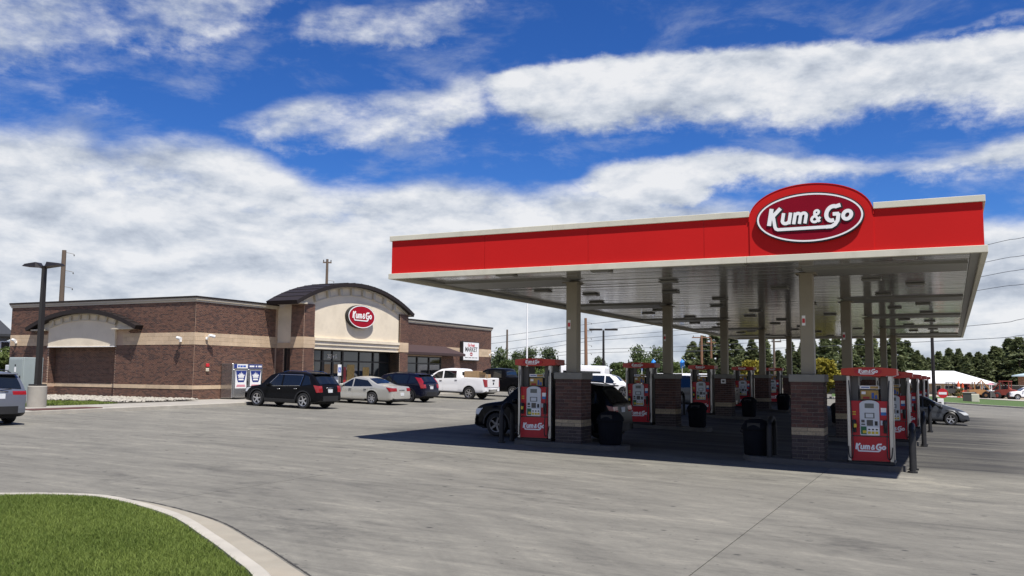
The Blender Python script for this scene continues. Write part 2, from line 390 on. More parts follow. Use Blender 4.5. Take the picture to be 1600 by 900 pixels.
M['icepink'] = mat('ice_poster_pink', (0.62, 0.28, 0.32), 0.5)

def brick_mat(name, cols, attr):
    """Fired brick: each brick takes its own shade, from its object or from the tint stored on its faces."""
    m = bpy.data.materials.new(name); m.use_nodes = True
    nt = m.node_tree; N = nt.nodes; L = nt.links; p = N['Principled BSDF']; p.inputs['Roughness'].default_value = 0.85
    p.inputs['Specular IOR Level'].default_value = 0.3
    if attr: s = N.new('ShaderNodeAttribute'); s.attribute_name = 'tint'; fac = s.outputs['Fac']
    else: s = N.new('ShaderNodeObjectInfo'); fac = s.outputs['Random']
    cr = N.new('ShaderNodeValToRGB'); cr.color_ramp.interpolation = 'CONSTANT'
    for i, c in enumerate(cols):
        if i < 2: e = cr.color_ramp.elements[i]; e.position = i/len(cols)
        else: e = cr.color_ramp.elements.new(i/len(cols))
        e.color = (*c, 1)
    L.new(fac, cr.inputs[0])
    tc = N.new('ShaderNodeNewGeometry'); n = N.new('ShaderNodeTexNoise'); n.inputs['Scale'].default_value = 30; n.inputs['Detail'].default_value = 5
    L.new(tc.outputs['Position'], n.inputs['Vector'])
    mr = N.new('ShaderNodeMapRange'); L.new(n.outputs[0], mr.inputs[0]); mr.inputs[1].default_value = 0.3; mr.inputs[2].default_value = 0.7
    mr.inputs[3].default_value = 0.75; mr.inputs[4].default_value = 1.25
    h = N.new('ShaderNodeHueSaturation'); L.new(cr.outputs[0], h.inputs['Color']); L.new(mr.outputs[0], h.inputs['Value'])
    L.new(h.outputs[0], p.inputs['Base Color'])
    b = N.new('ShaderNodeBump'); b.inputs['Strength'].default_value = 0.3; b.inputs['Distance'].default_value = 0.01
    L.new(n.outputs[0], b.inputs['Height']); L.new(b.outputs[0], p.inputs['Normal'])
    return m
STORE_BR = [(0.140,0.072,0.051),(0.118,0.061,0.045),(0.165,0.086,0.060),(0.080,0.046,0.038),(0.130,0.067,0.048),(0.070,0.042,0.036),(0.150,0.078,0.055)]
M['brick'] = brick_mat('brown_brick', STORE_BR, False)
M['brick_at'] = brick_mat('brown_brick_mass', STORE_BR, True)
PIER_UP = [(0.095,0.050,0.042),(0.078,0.042,0.037),(0.112,0.060,0.048),(0.068,0.040,0.037)]
PIER_LO = [(0.060,0.048,0.046),(0.050,0.040,0.040),(0.072,0.056,0.053)]
PIER_ST = [(0.36,0.29,0.19),(0.40,0.32,0.21),(0.33,0.265,0.18)]
for nm, c in (('pier_up', PIER_UP), ('pier_lo', PIER_LO), ('pier_st', PIER_ST)):
    M[nm] = brick_mat(nm+'_brick', c, False); M[nm+'_at'] = brick_mat(nm+'_brick_mass', c, True)
M['piermortar'] = mat('grey_mortar', (0.20, 0.18, 0.155), 0.95, var=0.1, vs=8)

def lot_mat():
    m = bpy.data.materials.new('worn_concrete_paving'); m.use_nodes = True
    nt = m.node_tree; N = nt.nodes; L = nt.links; p = N['Principled BSDF']
    p.inputs['Roughness'].default_value = 0.88; p.inputs['Specular IOR Level'].default_value = 0.25
    g = N.new('ShaderNodeNewGeometry'); oi = N.new('ShaderNodeObjectInfo')
    def noise(scale, detail=6, rough=0.6, rotz=0.0, dist=0.0, warp=None):
        mp = N.new('ShaderNodeMapping'); mp.inputs['Scale'].default_value = scale; mp.inputs['Rotation'].default_value = (0, 0, rotz)
        L.new(g.outputs['Position'], mp.inputs[0])
        n = N.new('ShaderNodeTexNoise'); n.inputs['Scale'].default_value = 1; n.inputs['Detail'].default_value = detail
        n.inputs['Roughness'].default_value = rough; n.inputs['Distortion'].default_value = dist
        L.new(mp.outputs[0], n.inputs['Vector']); return n.outputs[0]
    def mr(x, a, b, c, d):
        n = N.new('ShaderNodeMapRange'); L.new(x, n.inputs[0]); n.inputs[1].default_value = a; n.inputs[2].default_value = b
        n.inputs[3].default_value = c; n.inputs[4].default_value = d; return n.outputs[0]
    def mul(a, b):
        n = N.new('ShaderNodeMath'); n.operation = 'MULTIPLY'
        for i, v in enumerate((a, b)):
            if isinstance(v, (int, float)): n.inputs[i].default_value = v
            else: L.new(v, n.inputs[i])
        return n.outputs[0]
    v = mr(noise((0.13, 0.52, 1), 7, 0.62, R(14), 1.4), 0.30, 0.72, 0.81, 1.11)        # lanes worn by tyres
    v = mul(v, mr(noise((0.45, 2.4, 1), 6, 0.68, R(6), 1.0), 0.28, 0.75, 0.86, 1.11))
    v = mul(v, mr(noise((0.22, 1.5, 1), 5, 0.6, R(52), 1.6), 0.55, 0.72, 1.0, 0.80))
    v = mul(v, mr(noise((0.33, 0.40, 1), 8, 0.70, 0.0, 1.0), 0.32, 0.68, 0.88, 1.09))      # blotches
    # tyre tracks that swing round the lawn island
    sp0 = N.new('ShaderNodeSeparateXYZ'); L.new(g.outputs['Position'], sp0.inputs[0])
    def mth(op, a, b=None):
        n = N.new('ShaderNodeMath'); n.operation = op
        for i_, v_ in enumerate((a, b)):
            if v_ is None: continue
            if isinstance(v_, (int, float)): n.inputs[i_].default_value = v_
            else: L.new(v_, n.inputs[i_])
        return n.outputs[0]
    dx_ = mth('ADD', sp0.outputs[0], 16.0); dy_ = mth('ADD', sp0.outputs[1], -1.0)
    rad = mth('SQRT', mth('ADD', mth('MULTIPLY', dx_, dx_), mth('MULTIPLY', dy_, dy_))); ang = mth('ARCTAN2', dx_, dy_)
    cb = N.new('ShaderNodeCombineXYZ'); L.new(mth('MULTIPLY', rad, 1.5), cb.inputs[0]); L.new(mth('MULTIPLY', ang, 2.2), cb.inputs[1])
    nn = N.new('ShaderNodeTexNoise'); nn.inputs['Scale'].default_value = 1.0; nn.inputs['Detail'].default_value = 7; nn.inputs['Roughness'].default_value = 0.66; nn.inputs['Distortion'].default_value = 0.5
    L.new(cb.outputs[0], nn.inputs['Vector'])
    wgt = mr(rad, 9, 34, 1.0, 0.25)
    v = mul(v, mth('ADD', 1.0, mth('MULTIPLY', wgt, mr(nn.outputs[0], 0.32, 0.70, -0.17, 0.11))))
    v = mul(v, mr(noise((1.1, 8.0, 1), 6, 0.7, R(10), 0.6), 0.28, 0.75, 0.90, 1.08))
    v = mul(v, mr(noise((1.6, 2.2, 1), 9, 0.75, 0.0, 0.8), 0.52, 0.66, 1.0, 0.86))
    v = mul(v, mr(noise((9, 9, 9), 6, 0.7), 0.25, 0.75, 0.92, 1.08))
    v = mul(v, mr(noise((70, 70, 70), 3, 0.7), 0.2, 0.8, 0.88, 1.12))
    v = mul(v, mr(oi.outputs['Random'], 0, 1, 0.95, 1.05))
    # small dark spots of gum and oil
    mp = N.new('ShaderNodeMapping'); mp.inputs['Scale'].default_value = (0.8, 1.1, 1); L.new(g.outputs['Position'], mp.inputs[0])
    vo = N.new('ShaderNodeTexVoronoi'); vo.voronoi_dimensions = '2D'; vo.inputs['Scale'].default_value = 1.0; L.new(mp.outputs[0], vo.inputs['Vector'])
    v = mul(v, mth('MAXIMUM', mr(vo.outputs['Distance'], 0.02, 0.055, 0.40, 1.0), mr(noise((0.6, 0.6, 1), 3, 0.5), 0.50, 0.58, 1.0, 0.0)))
    mp3 = N.new('ShaderNodeMapping'); mp3.inputs['Scale'].default_value = (1.9, 2.6, 1); L.new(g.outputs['Position'], mp3.inputs[0])
    vo3 = N.new('ShaderNodeTexVoronoi'); vo3.voronoi_dimensions = '2D'; vo3.inputs['Scale'].default_value = 1.0; L.new(mp3.outputs[0], vo3.inputs['Vector'])
    v = mul(v, mth('MAXIMUM', mr(vo3.outputs['Distance'], 0.02, 0.055, 0.55, 1.0), mr(noise((0.8, 0.8, 1.7), 3, 0.5), 0.48, 0.6, 1.0, 0.0)))
    vo2 = N.new('ShaderNodeTexVoronoi'); vo2.voronoi_dimensions = '2D'; vo2.inputs['Scale'].default_value = 0.23; L.new(g.outputs['Position'], vo2.inputs['Vector'])
    stain = mul(mr(vo2.outputs['Distance'], 0.05, 0.30, 1.0, 0.0), mr(noise((1.4, 2.2, 1), 6, 0.7), 0.45, 0.65, 0, 1))
    v = mul(v, mr(stain, 0, 1, 1.0, 0.68))
    # oil staining, with canopy shade painted into the paving under the roof
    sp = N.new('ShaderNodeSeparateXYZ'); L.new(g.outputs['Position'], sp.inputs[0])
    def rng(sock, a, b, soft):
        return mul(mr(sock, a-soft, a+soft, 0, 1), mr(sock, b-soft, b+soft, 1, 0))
    oil_shade = mul(mul(rng(sp.outputs[0], -17, 3, 2.0), rng(sp.outputs[1], 25.5, 68, 1.5)), mr(noise((0.12, 0.9, 1), 5, 0.6), 0.3, 0.6, 0.5, 1))
    v = mul(v, mr(oil_shade, 0, 1, 1.0, 0.34))
    cr = N.new('ShaderNodeValToRGB'); L.new(mr(v, 0.3, 1.35, 0, 1), cr.inputs[0])
    e = cr.color_ramp.elements; e[0].color = (0.042, 0.041, 0.040, 1); e[1].color = (0.305, 0.285, 0.232, 1)
    x = e.new(0.62); x.color = (0.178, 0.170, 0.145, 1)
    L.new(cr.outputs[0], p.inputs['Base Color'])
    b = N.new('ShaderNodeBump'); b.inputs['Strength'].default_value = 0.35; b.inputs['Distance'].default_value = 0.01
    L.new(noise((45, 45, 45), 6, 0.7), b.inputs['Height']); L.new(b.outputs[0], p.inputs['Normal'])
    return m
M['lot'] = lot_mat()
M['joint'] = mat('joint_filler', (0.045, 0.042, 0.038), 0.95)
def leaf_mat(name, c0, c1, trans=0.25):
    m = bpy.data.materials.new(name); m.use_nodes = True
    nt = m.node_tree; N = nt.nodes; L = nt.links; p = N['Principled BSDF']; p.inputs['Roughness'].default_value = 0.6
    p.inputs['Specular IOR Level'].default_value = 0.25
    a = N.new('ShaderNodeAttribute'); a.attribute_name = 'tint'
    mx = N.new('ShaderNodeMix'); mx.data_type = 'RGBA'; L.new(a.outputs['Fac'], mx.inputs[0])
    mx.inputs[6].default_value = (*c0, 1); mx.inputs[7].default_value = (*c1, 1)
    oi = N.new('ShaderNodeObjectInfo'); mr = N.new('ShaderNodeMapRange'); L.new(oi.outputs['Random'], mr.inputs[0])
    mr.inputs[3].default_value = 0.8; mr.inputs[4].default_value = 1.2
    h = N.new('ShaderNodeHueSaturation'); L.new(mx.outputs[2], h.inputs['Color']); L.new(mr.outputs[0], h.inputs['Value'])
    L.new(h.outputs[0], p.inputs['Base Color'])
    if trans:
        t = N.new('ShaderNodeBsdfTranslucent'); L.new(h.outputs[0], t.inputs[0]); ms = N.new('ShaderNodeMixShader'); ms.inputs[0].default_value = trans
        L.new(p.outputs[0], ms.inputs[1]); L.new(t.outputs[0], ms.inputs[2]); L.new(ms.outputs[0], N['Material Output'].inputs[0])
    return m
M['grass'] = leaf_mat('lawn_grass', (0.092, 0.142, 0.024), (0.250, 0.310, 0.072), 0.45)
M['pine'] = leaf_mat('pine_needles', (0.050, 0.076, 0.034), (0.185, 0.205, 0.090), 0.33)
M['leaf'] = leaf_mat('broad_leaves', (0.045, 0.078, 0.022), (0.150, 0.185, 0.058), 0.3)
M['leafdark'] = leaf_mat('dark_leaves', (0.034, 0.060, 0.024), (0.115, 0.145, 0.058), 0.25)
M['leafyellow'] = leaf_mat('yellow_green_leaves', (0.14, 0.145, 0.016), (0.36, 0.30, 0.045), 0.3)
M['turf'] = mat('far_turf', (0.060, 0.105, 0.022), 0.9, var=0.25, vs=2.0, bump=0.4, bs=20)
M['dirt'] = mat('dry_ground', (0.27, 0.22, 0.16), 0.95, var=0.2, vs=0.3)
M['scrub'] = leaf_mat('dry_scrub', (0.14, 0.12, 0.05), (0.30, 0.25, 0.11), 0.2)

# ------------------------------------------------------------------ the ground
def sheet(name, xs, ys, zf, m, kind='structure', thick=None):
    vs = [(x, y, zf(x, y)) for y in ys for x in xs]; nx = len(xs)
    fs = [(j*nx+i, j*nx+i+1, (j+1)*nx+i+1, (j+1)*nx+i) for j in range(len(ys)-1) for i in range(nx-1)]
    me = bpy.data.meshes.new(name); me.from_pydata(vs, [], fs); me.materials.append(m)
    o = link(name, me); o['kind'] = kind; return o
xs = [-3000, -1200, -500, -200, -110] + list(range(-80, 101, 6)) + [130, 220, 500, 1200, 3000]
ys = [-1500, -400, -120, -60] + list(range(-30, 181, 6)) + [220, 320, 500, 1000, 3000]
sheet('ground', xs, ys, lambda x, y: gz(x, y)-0.06, M['dirt'])
lot = sheet('parking_lot', list(range(-75, 61, 5)), list(range(-20, 116, 5)), lambda x, y: gz(x, y)-0.022, M['joint'])
SLX = [-75.6, -66.5, -57.4, -48.3, -39.2, -30.1, -21.1, -12.0, -2.9, 6.2, 15.3, 24.4, 33.5, 42.6, 51.7, 60]
SLY = [-19.5, -10.5, -1.5, 7.5, 21.0, 30.0, 39.0, 48.0, 57.0, 66.0, 75.0, 84.0, 93.0, 102.0, 111.0]
for i in range(len(SLX)-1):
    for j in range(len(SLY)-1):
        g = 0.008
        x0, x1, y0, y1 = SLX[i]+g, SLX[i+1]-g, SLY[j]+g, SLY[j+1]-g
        n = 4
        vs = []
        for b in range(n+1):
            for a in range(n+1):
                x = x0+(x1-x0)*a/n; y = y0+(y1-y0)*b/n; vs.append((x, y, gz(x, y)))
        fs = [(b*(n+1)+a, b*(n+1)+a+1, (b+1)*(n+1)+a+1, (b+1)*(n+1)+a) for b in range(n) for a in range(n)]
        base = len(vs); ring = [a for a in range(n)] + [n+(n+1)*b for b in range(n)] + [(n+1)*(n+1)-1-a for a in range(n)] + [(n+1)*(n-b) for b in range(n)]
        vs += [(vs[k][0], vs[k][1], vs[k][2]-0.03) for k in ring]; q = len(ring)
        fs += [(ring[k], base+k, base+(k+1) % q, ring[(k+1) % q]) for k in range(q)]
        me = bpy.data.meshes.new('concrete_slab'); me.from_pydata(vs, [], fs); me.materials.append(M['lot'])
        link('concrete_slab', me, lot)

def ribbon(name, outer, inner, zf_o, zf_i, m, depth=0.3):      # a raised strip between two polylines
    n = len(outer); vs = []; fs = []
    for (a, b) in zip(outer, inner):
        zo, zi = zf_o(*a), zf_i(*b)
        vs += [(a[0], a[1], zo-depth), (a[0], a[1], zo-0.015), (a[0]+(b[0]-a[0])*0.12, a[1]+(b[1]-a[1])*0.12, zo), (b[0], b[1], zi), (b[0], b[1], zi-depth)]
    for i in range(n-1):
        for k in range(4): fs.append((i*5+k, (i+1)*5+k, (i+1)*5+k+1, i*5+k+1))
    fs += [(0, 1, 2, 3, 4), tuple((n-1)*5+k for k in (4, 3, 2, 1, 0))]
    mb = MB(); mb.add(vs, fs); return mb

# foreground lawn island with its kerb and gutter
def Gp(px, py, dz=0.0):
    v = px_dir(px, py); t = 1.0
    for _ in range(30):
        p = v*t; t *= 1
        g = gz(p.x, p.y)+dz
        t = g/v.z
    p = v*t; return (p.x, p.y)
def smooth_line(pts, n):
    pts = [Vector((*p, 0)) for p in pts]; out = []
    for i in range(len(pts)-1):
        p0, p1, p2, p3 = pts[max(i-1, 0)], pts[i], pts[i+1], pts[min(i+2, len(pts)-1)]
        for k in range(n):
            t = k/n
            q = 0.5*((2*p1) + (p2-p0)*t + (2*p0-5*p1+4*p2-p3)*t*t + (3*p1-p0-3*p2+p3)*t**3)
            out.append((q.x, q.y))
    out.append((pts[-1].x, pts[-1].y)); return out
def offset(line, d):
    out = []
    for i, p in enumerate(line):
        a = line[max(i-1, 0)]; b = line[min(i+1, len(line)-1)]
        t = Vector((b[0]-a[0], b[1]-a[1], 0)).normalized(); out.append((p[0]-t.y*d, p[1]+t.x*d))
    return out
KH = 0.14
kerb_px = [(0,769.5),(90,769.5),(180,775),(280,801),(340,835),(385,866),(425,900)]
kp = [Gp(x, y, KH) for x, y in kerb_px]
kp = [(-20.5, 1.0), (-18.9, 5.2), (kp[0][0]-1.7, kp[0][1]-1.3)] + kp + [(kp[-1][0]+0.55, kp[-1][1]-0.75), (kp[-1][0]+1.1, kp[-1][1]-2.2), (kp[-1][0]+1.3, kp[-1][1]-5), (kp[-1][0]+1.3, kp[-1][1]-14)]
KO = smooth_line(kp, 8)
# walk direction is left to right along the far side: outward is to the left of travel
KI = offset(KO, -0.19); GO = offset(KO, 0.52)
kz = lambda x, y: gz(x, y)+KH
o = ribbon('kerb', KO, KI, kz, kz, M['kerb']).build('kerb', M['kerb'], smooth=25); o['kind'] = 'structure'
gmb = ribbon('gutter', GO, offset(KO, 0.002), lambda x, y: gz(x, y)+0.006, lambda x, y: gz(x, y)+0.004, M['gutter'], 0.02)
o = gmb.build('gutter', M['gutter']); o['kind'] = 'structure'
# the broken joint outside the gutter
crk = MB()
for i in range(len(GO)-1):
    a, b = GO[i], GO[i+1]
    for k in range(3):
        t0, t1 = k/3, (k+1)/3
        w = 0.006+0.012*rnd.random(); x0, y0 = a[0]+(b[0]-a[0])*t0, a[1]+(b[1]-a[1])*t0; x1, y1 = a[0]+(b[0]-a[0])*t1, a[1]+(b[1]-a[1])*t1
        d = Vector((x1-x0, y1-y0, 0)).normalized(); nx, ny = -d.y*w, d.x*w
        j = 0.012*(rnd.random()-0.5)
        crk.add([(x0-nx, y0-ny, gz(x0, y0)+0.0085), (x1-nx+j, y1-ny, gz(x1, y1)+0.0085), (x1+nx+j, y1+ny, gz(x1, y1)+0.0085), (x0+nx, y0+ny, gz(x0, y0)+0.0085)], [(0, 1, 2, 3)])
o = crk.build('gutter_joint', M['joint']); o['kind'] = 'structure'

def inside(poly, X, Y):
    c = np.zeros(X.shape, bool); n = len(poly)
    for i in range(n):
        x0, y0 = poly[i]; x1, y1 = poly[(i+1) % n]
        k = ((y0 > Y) != (y1 > Y)) & (X < (x1-x0)*(Y-y0)/(y1-y0+1e-12)+x0)
        c ^= k
    return c
LAWN = offset(KO, -0.20) + [(-4.5, -13), (-20, -13)]
def gz_np(X, Y):
    Z = -2.487-0.0232*np.clip(X, -32.5, 45)+0.0024*np.clip(Y, -15, 140)
    t = np.clip((X+12)/11, 0, 1); t = t*t*(3-2*t)
    return Z-np.where(Y > 25, 0.0075*t*(np.clip(Y, 25, 140)-25), 0)
lawn_poly = [(x, y) for x, y in LAWN]
vs = [(x, y, gz(x, y)+0.10) for x, y in lawn_poly]
me = bpy.data.meshes.new('lawn'); me.from_pydata(vs, [], [tuple(range(len(vs)))]); me.materials.append(M['soil'])
import bmesh
bm = bmesh.new(); bm.from_mesh(me); bmesh.ops.triangulate(bm, faces=bm.faces); bm.to_mesh(me); bm.free()
lawn = link('lawn', me); lawn['kind'] = 'structure'

def blades(name, X, Y, Zb, h, w, m, lean=0.5):
    n = len(X); a = nr.rand(n)*2*np.pi; hh = h*(0.6+0.8*nr.rand(n)); ww = w*(0.7+0.6*nr.rand(n))
    lx = (nr.rand(n)-0.5)*2*lean*hh; ly = (nr.rand(n)-0.5)*2*lean*hh
    dx, dy = np.cos(a)*ww, np.sin(a)*ww
    V = np.empty((n, 5, 3)); V[:, 0] = np.stack([X-dx, Y-dy, Zb], 1); V[:, 1] = np.stack([X+dx, Y+dy, Zb], 1)
    V[:, 2] = np.stack([X+dx*0.8+lx*0.35, Y+dy*0.8+ly*0.35, Zb+hh*0.6], 1); V[:, 3] = np.stack([X-dx*0.8+lx*0.35, Y-dy*0.8+ly*0.35, Zb+hh*0.6], 1)
    V[:, 4] = np.stack([X+lx, Y+ly, Zb+hh], 1)
    me = bpy.data.meshes.new(name); me.vertices.add(n*5); me.vertices.foreach_set('co', V.ravel())
    me.loops.add(n*7); me.polygons.add(n*2)
    base = (np.arange(n)*5)[:, None]
    li = np.concatenate([base+np.array([[0, 1, 2, 3]]), base+np.array([[3, 2, 4]])], 1).ravel()
    me.loops.foreach_set('vertex_index', li.astype(np.int32))
    st = (np.arange(n)*7)[:, None]+np.array([[0, 4]]); me.polygons.foreach_set('loop_start', st.ravel().astype(np.int32))
    me.update(calc_edges=True)
    at_ = me.attributes.new('tint', 'FLOAT', 'FACE')
    patch = 0.5+0.5*np.sin(X*1.7+np.sin(Y*1.3)*1.5)*np.sin(Y*2.1+X*0.6)
    tt = np.clip(0.30*patch+0.75*nr.rand(n)-0.05, 0, 1); at_.data.foreach_set('value', np.repeat(tt, 2).astype(np.float32))
    me.materials.append(m); o = link(name, me); o['kind'] = 'stuff'; return o
def scatter(poly, n, x0, x1, y0, y1):
    X = x0+(x1-x0)*nr.rand(n); Y = y0+(y1-y0)*nr.rand(n); k = inside(poly, X, Y); return X[k], Y[k]
gpoly = offset(KO, -0.215) + [(-4.5, -13), (-20, -13)]
X, Y = scatter(gpoly, 620000, -17, -5.8, 3.2, 11.6)
blades('lawn_grass', X, Y, gz_np(X, Y)+0.095, 0.060, 0.0036, M['grass'], 0.8)
X, Y = scatter(gpoly, 60000, -20.5, -2.5, -4, 11.6)
k = ~((X > -17) & (X < -5.8) & (Y > 3.2))
blades('lawn_grass', X[k], Y[k], gz_np(X[k], Y[k])+0.09, 0.09, 0.008, M['grass'], 0.7)

# ------------------------------------------------------------------ the logo (outline drawn from strokes)
def logo_strokes():
    S = []
    arc = lambda cx, cy, rx, ry, a0, a1, n=14: [(cx+rx*math.cos(R(a0+(a1-a0)*i/n)), cy+ry*math.sin(R(a0+(a1-a0)*i/n))) for i in range(n+1)]
    t = 0.105
    S.append(([(0, 0.02), (0, 0.98)], t*1.12)); S.append(([(0.06, 0.44), (0.50, 0.98)], t*1.05))
    S.append(([(0.16, 0.55), (0.36, -0.10), (0.44, -0.22), (0.56, -0.27), (3.32, -0.27)], t*0.88))
    S.append(([(0.74, 0.68), (0.74, 0.25)] + arc(0.94, 0.25, 0.20, 0.18, 180, 360) + [(1.14, 0.68)], t*0.92)); S.append(([(1.14, 0.66), (1.14, 0.05)], t*0.92))
    S.append(([(1.42, 0.03), (1.42, 0.66)], t*0.92)); S.append(([(1.42, 0.42)] + arc(1.58, 0.46, 0.16, 0.17, 180, 0) + [(1.74, 0.03)], t*0.88)); S.append(([(1.74, 0.42)] + arc(1.90, 0.46, 0.16, 0.17, 180, 0) + [(2.06, 0.03)], t*0.88))
    S.append((arc(2.62, 0.62, 0.12, 0.12, -60, 250), 0.068)); S.append((arc(2.58, 0.23, 0.18, 0.17, 110, 330), 0.074))
    S.append(([(2.50, 0.55), (2.86, 0.07)], 0.076)); S.append(([(2.74, 0.12), (2.86, 0.33)], 0.066)); S.append(([(2.52, 0.39), (2.68, 0.52)], 0.066))
    S.append(([(3.86, 0.96)] + arc(3.52, 0.50, 0.34, 0.42, 70, 290), t*1.08)); S.append(([(3.56, 0.46), (3.86, 0.46)], t)); S.append(([(3.86, 0.46), (3.86, 0.06), (3.76, -0.14), (3.58, -0.26), (3.30, -0.27)], t))
    S.append((arc(4.34, 0.36, 0.22, 0.24, 0, 360, 22), t*0.98))
    return S
def logo_mesh(name, width, mats, grow=0.0, depth=0.0, res=170):
    sh = 0.17; x0, x1, y0, y1 = -0.30, 4.85, -0.55, 1.25
    ny = int(res*(y1-y0)/(x1-x0)); gx = np.linspace(x0, x1, res); gy = np.linspace(y0, y1, ny)
    PX, PY = np.meshgrid(gx, gy); D = np.full(PX.shape, 9.0)
    for pts, t in logo_strokes():
        pts = [(x+sh*y, y) for x, y in pts]
        for i, ((ax, ay), (bx, by)) in enumerate(zip(pts, pts[1:])):
            dx, dy = bx-ax, by-ay; l = math.hypot(dx, dy); q0 = ((PX-ax)*dx+(PY-ay)*dy)/(l*l+1e-9); q = np.clip(q0, 0, 1)
            d = np.hypot(PX-ax-q*dx, PY-ay-q*dy)-t
            if i == 0: d = np.maximum(d, (-q0*l)-t*0.25)                  # the ends of strokes are cut off flat
            if i == len(pts)-2: d = np.maximum(d, (q0-1)*l-t*0.25)
            D = np.minimum(D, d)
    D -= grow
    sc = width/4.75; vid = {}; V = []; Fc = []
    def vert(key, x, y):
        if key not in vid: vid[key] = len(V); V.append(((x-2.28)*sc, (y-0.36)*sc))
        return vid[key]
    def corner(i, j): return vert(('c', i, j), gx[i], gy[j])
    def edge(i, j, k, l):
        key = ('e', min((i, j), (k, l)), max((i, j), (k, l))); a, b = D[j, i], D[l, k]; t = a/(a-b)
        return vert(key, gx[i]+(gx[k]-gx[i])*t, gy[j]+(gy[l]-gy[j])*t)
    for j in range(ny-1):
        for i in range(res-1):
            cs = [(i, j), (i+1, j), (i+1, j+1), (i, j+1)]; ins = [D[b, a] < 0 for a, b in cs]
            if not any(ins): continue
            poly = []
            for k in range(4):
                a, b = cs[k], cs[(k+1) % 4]
                if ins[k]: poly.append(corner(*a))
                if ins[k] != ins[(k+1) % 4]: poly.append(edge(*a, *b))
            if len(poly) >= 3: Fc.append(tuple(poly))
    # faces look towards -Y; text runs along +X
    vs = [(x, 0.0, y) for x, y in V]; fs = list(Fc)
    if depth > 0:
        cnt = {}
        for f in Fc:
            for a, b in zip(f, f[1:]+f[:1]): cnt[(a, b)] = cnt.get((a, b), 0)+1
        n = len(vs); vs += [(x, depth, y) for x, _, y in vs[:n]]
        for (a, b) in list(cnt):
            if (b, a) not in cnt: fs.append((b, a, a+n, b+n))
    me = bpy.data.meshes.new(name); me.from_pydata(vs, [], fs)
    for m in mats: me.materials.append(m)
    me.update(); return me
LOGO_BIG = logo_mesh('lettering', 1.90, [M['white']], 0.0, 0.016, 230)
LOGO_BIGB = logo_mesh('lettering_shadow', 1.90, [M['black']], 0.045, 0.004, 200)
LOGO_STORE = logo_mesh('lettering', 2.02, [M['white']], -0.008, 0.02, 150)
LOGO_PUMP = logo_mesh('lettering', 0.72, [M['white']], 0.02, 0.004, 120)
LOGO_VAL = logo_mesh('lettering', 0.46, [M['white']], 0.02, 0.004, 90)
LOGO_DOT = logo_mesh('lettering', 0.34, [M['white']], 0.03, 0.004, 60)

def text_mesh(name, s, size, m, depth=0.004, bold=0.0, shear=0.0, width=None):
    cu = bpy.data.curves.new(name, 'FONT'); cu.body = s; cu.size = size; cu.extrude = depth; cu.offset = bold; cu.shear = shear
    cu.align_x = 'CENTER'; cu.align_y = 'CENTER'; cu.resolution_u = 3
    t = bpy.data.objects.new('tmp', cu); COL.objects.link(t)
    bpy.context.view_layer.update()
    me = bpy.data.meshes.new_from_object(t.evaluated_get(bpy.context.evaluated_depsgraph_get()))
    bpy.data.objects.remove(t); bpy.data.curves.remove(cu)
    if width:
        xs_ = [v.co.x for v in me.vertices]; k = width/(max(xs_)-min(xs_))
        for v in me.vertices: v.co.x *= k
    me.name = name; me.materials.clear(); me.materials.append(m); return me

def ellipse(a, b, n=56): return [(a*math.cos(2*math.pi*i/n), b*math.sin(2*math.pi*i/n)) for i in range(n)]
def ell_ring(mb, a0, b0, a1, b1, y0, y1, n=56):              # ring between two ellipses, from y0 to y1
    vs = []
    for i in range(n):
        c, s_ = math.cos(2*math.pi*i/n), math.sin(2*math.pi*i/n)
        vs += [(a0*c, y0, b0*s_), (a1*c, y0, b1*s_), (a1*c, y1, b1*s_), (a0*c, y1, b0*s_)]
    fs = []
    for i in range(n):
        j = (i+1) % n
        for k in range(4): fs.append((i*4+k, j*4+k, j*4+(k+1) % 4, i*4+(k+1) % 4))
    return mb.add(vs, fs)

# ------------------------------------------------------------------ the fuel canopy
CX0, CX1, CY0, CY1 = -14.67, 0.80, 21.77, 69.05
CZB, CZT, SOF = 2.70, 3.963, 2.83
can = empty('fuel_canopy', (0, 0, 0))
tag(can, 'long red fuel station canopy with cream trim and glossy white soffit over the pumps', 'canopy')
I_ = 0.06                                                        # the red panels stand back from the trims
mb = MB()
SX = -2.885                                                      # middle of the arched sign panel
def fascia_run(name, p0, p1, fixed, axis, sgn, skip=None):
    """Red panels between the trims, each about 3.1 m long with a fine joint."""
    n = max(1, round((p1-p0)/3.1)); w = (p1-p0)/n
    for i in range(n):
        a, b = p0+i*w+0.004, p0+(i+1)*w-0.004
        q = MB()
        if axis == 'x': q.box(a, b, min(fixed, fixed+sgn*0.05), max(fixed, fixed+sgn*0.05), CZB+0.1, CZT-0.1)
        else: q.box(min(fixed, fixed+sgn*0.05), max(fixed, fixed+sgn*0.05), a, b, CZB+0.1, CZT-0.1)
        q.build('fascia_panel', M['red'], can)
fascia_run('f', CX0+I_, CX1-I_, CY0+I_, 'x', 1)
fascia_run('f', CX0+I_, CX1-I_, CY1-I_, 'x', -1)
fascia_run('f', CY0+I_+0.06, CY1-I_-0.06, CX0+I_, 'y', 1)
fascia_run('f', CY0+I_+0.06, CY1-I_-0.06, CX1-I_, 'y', -1)
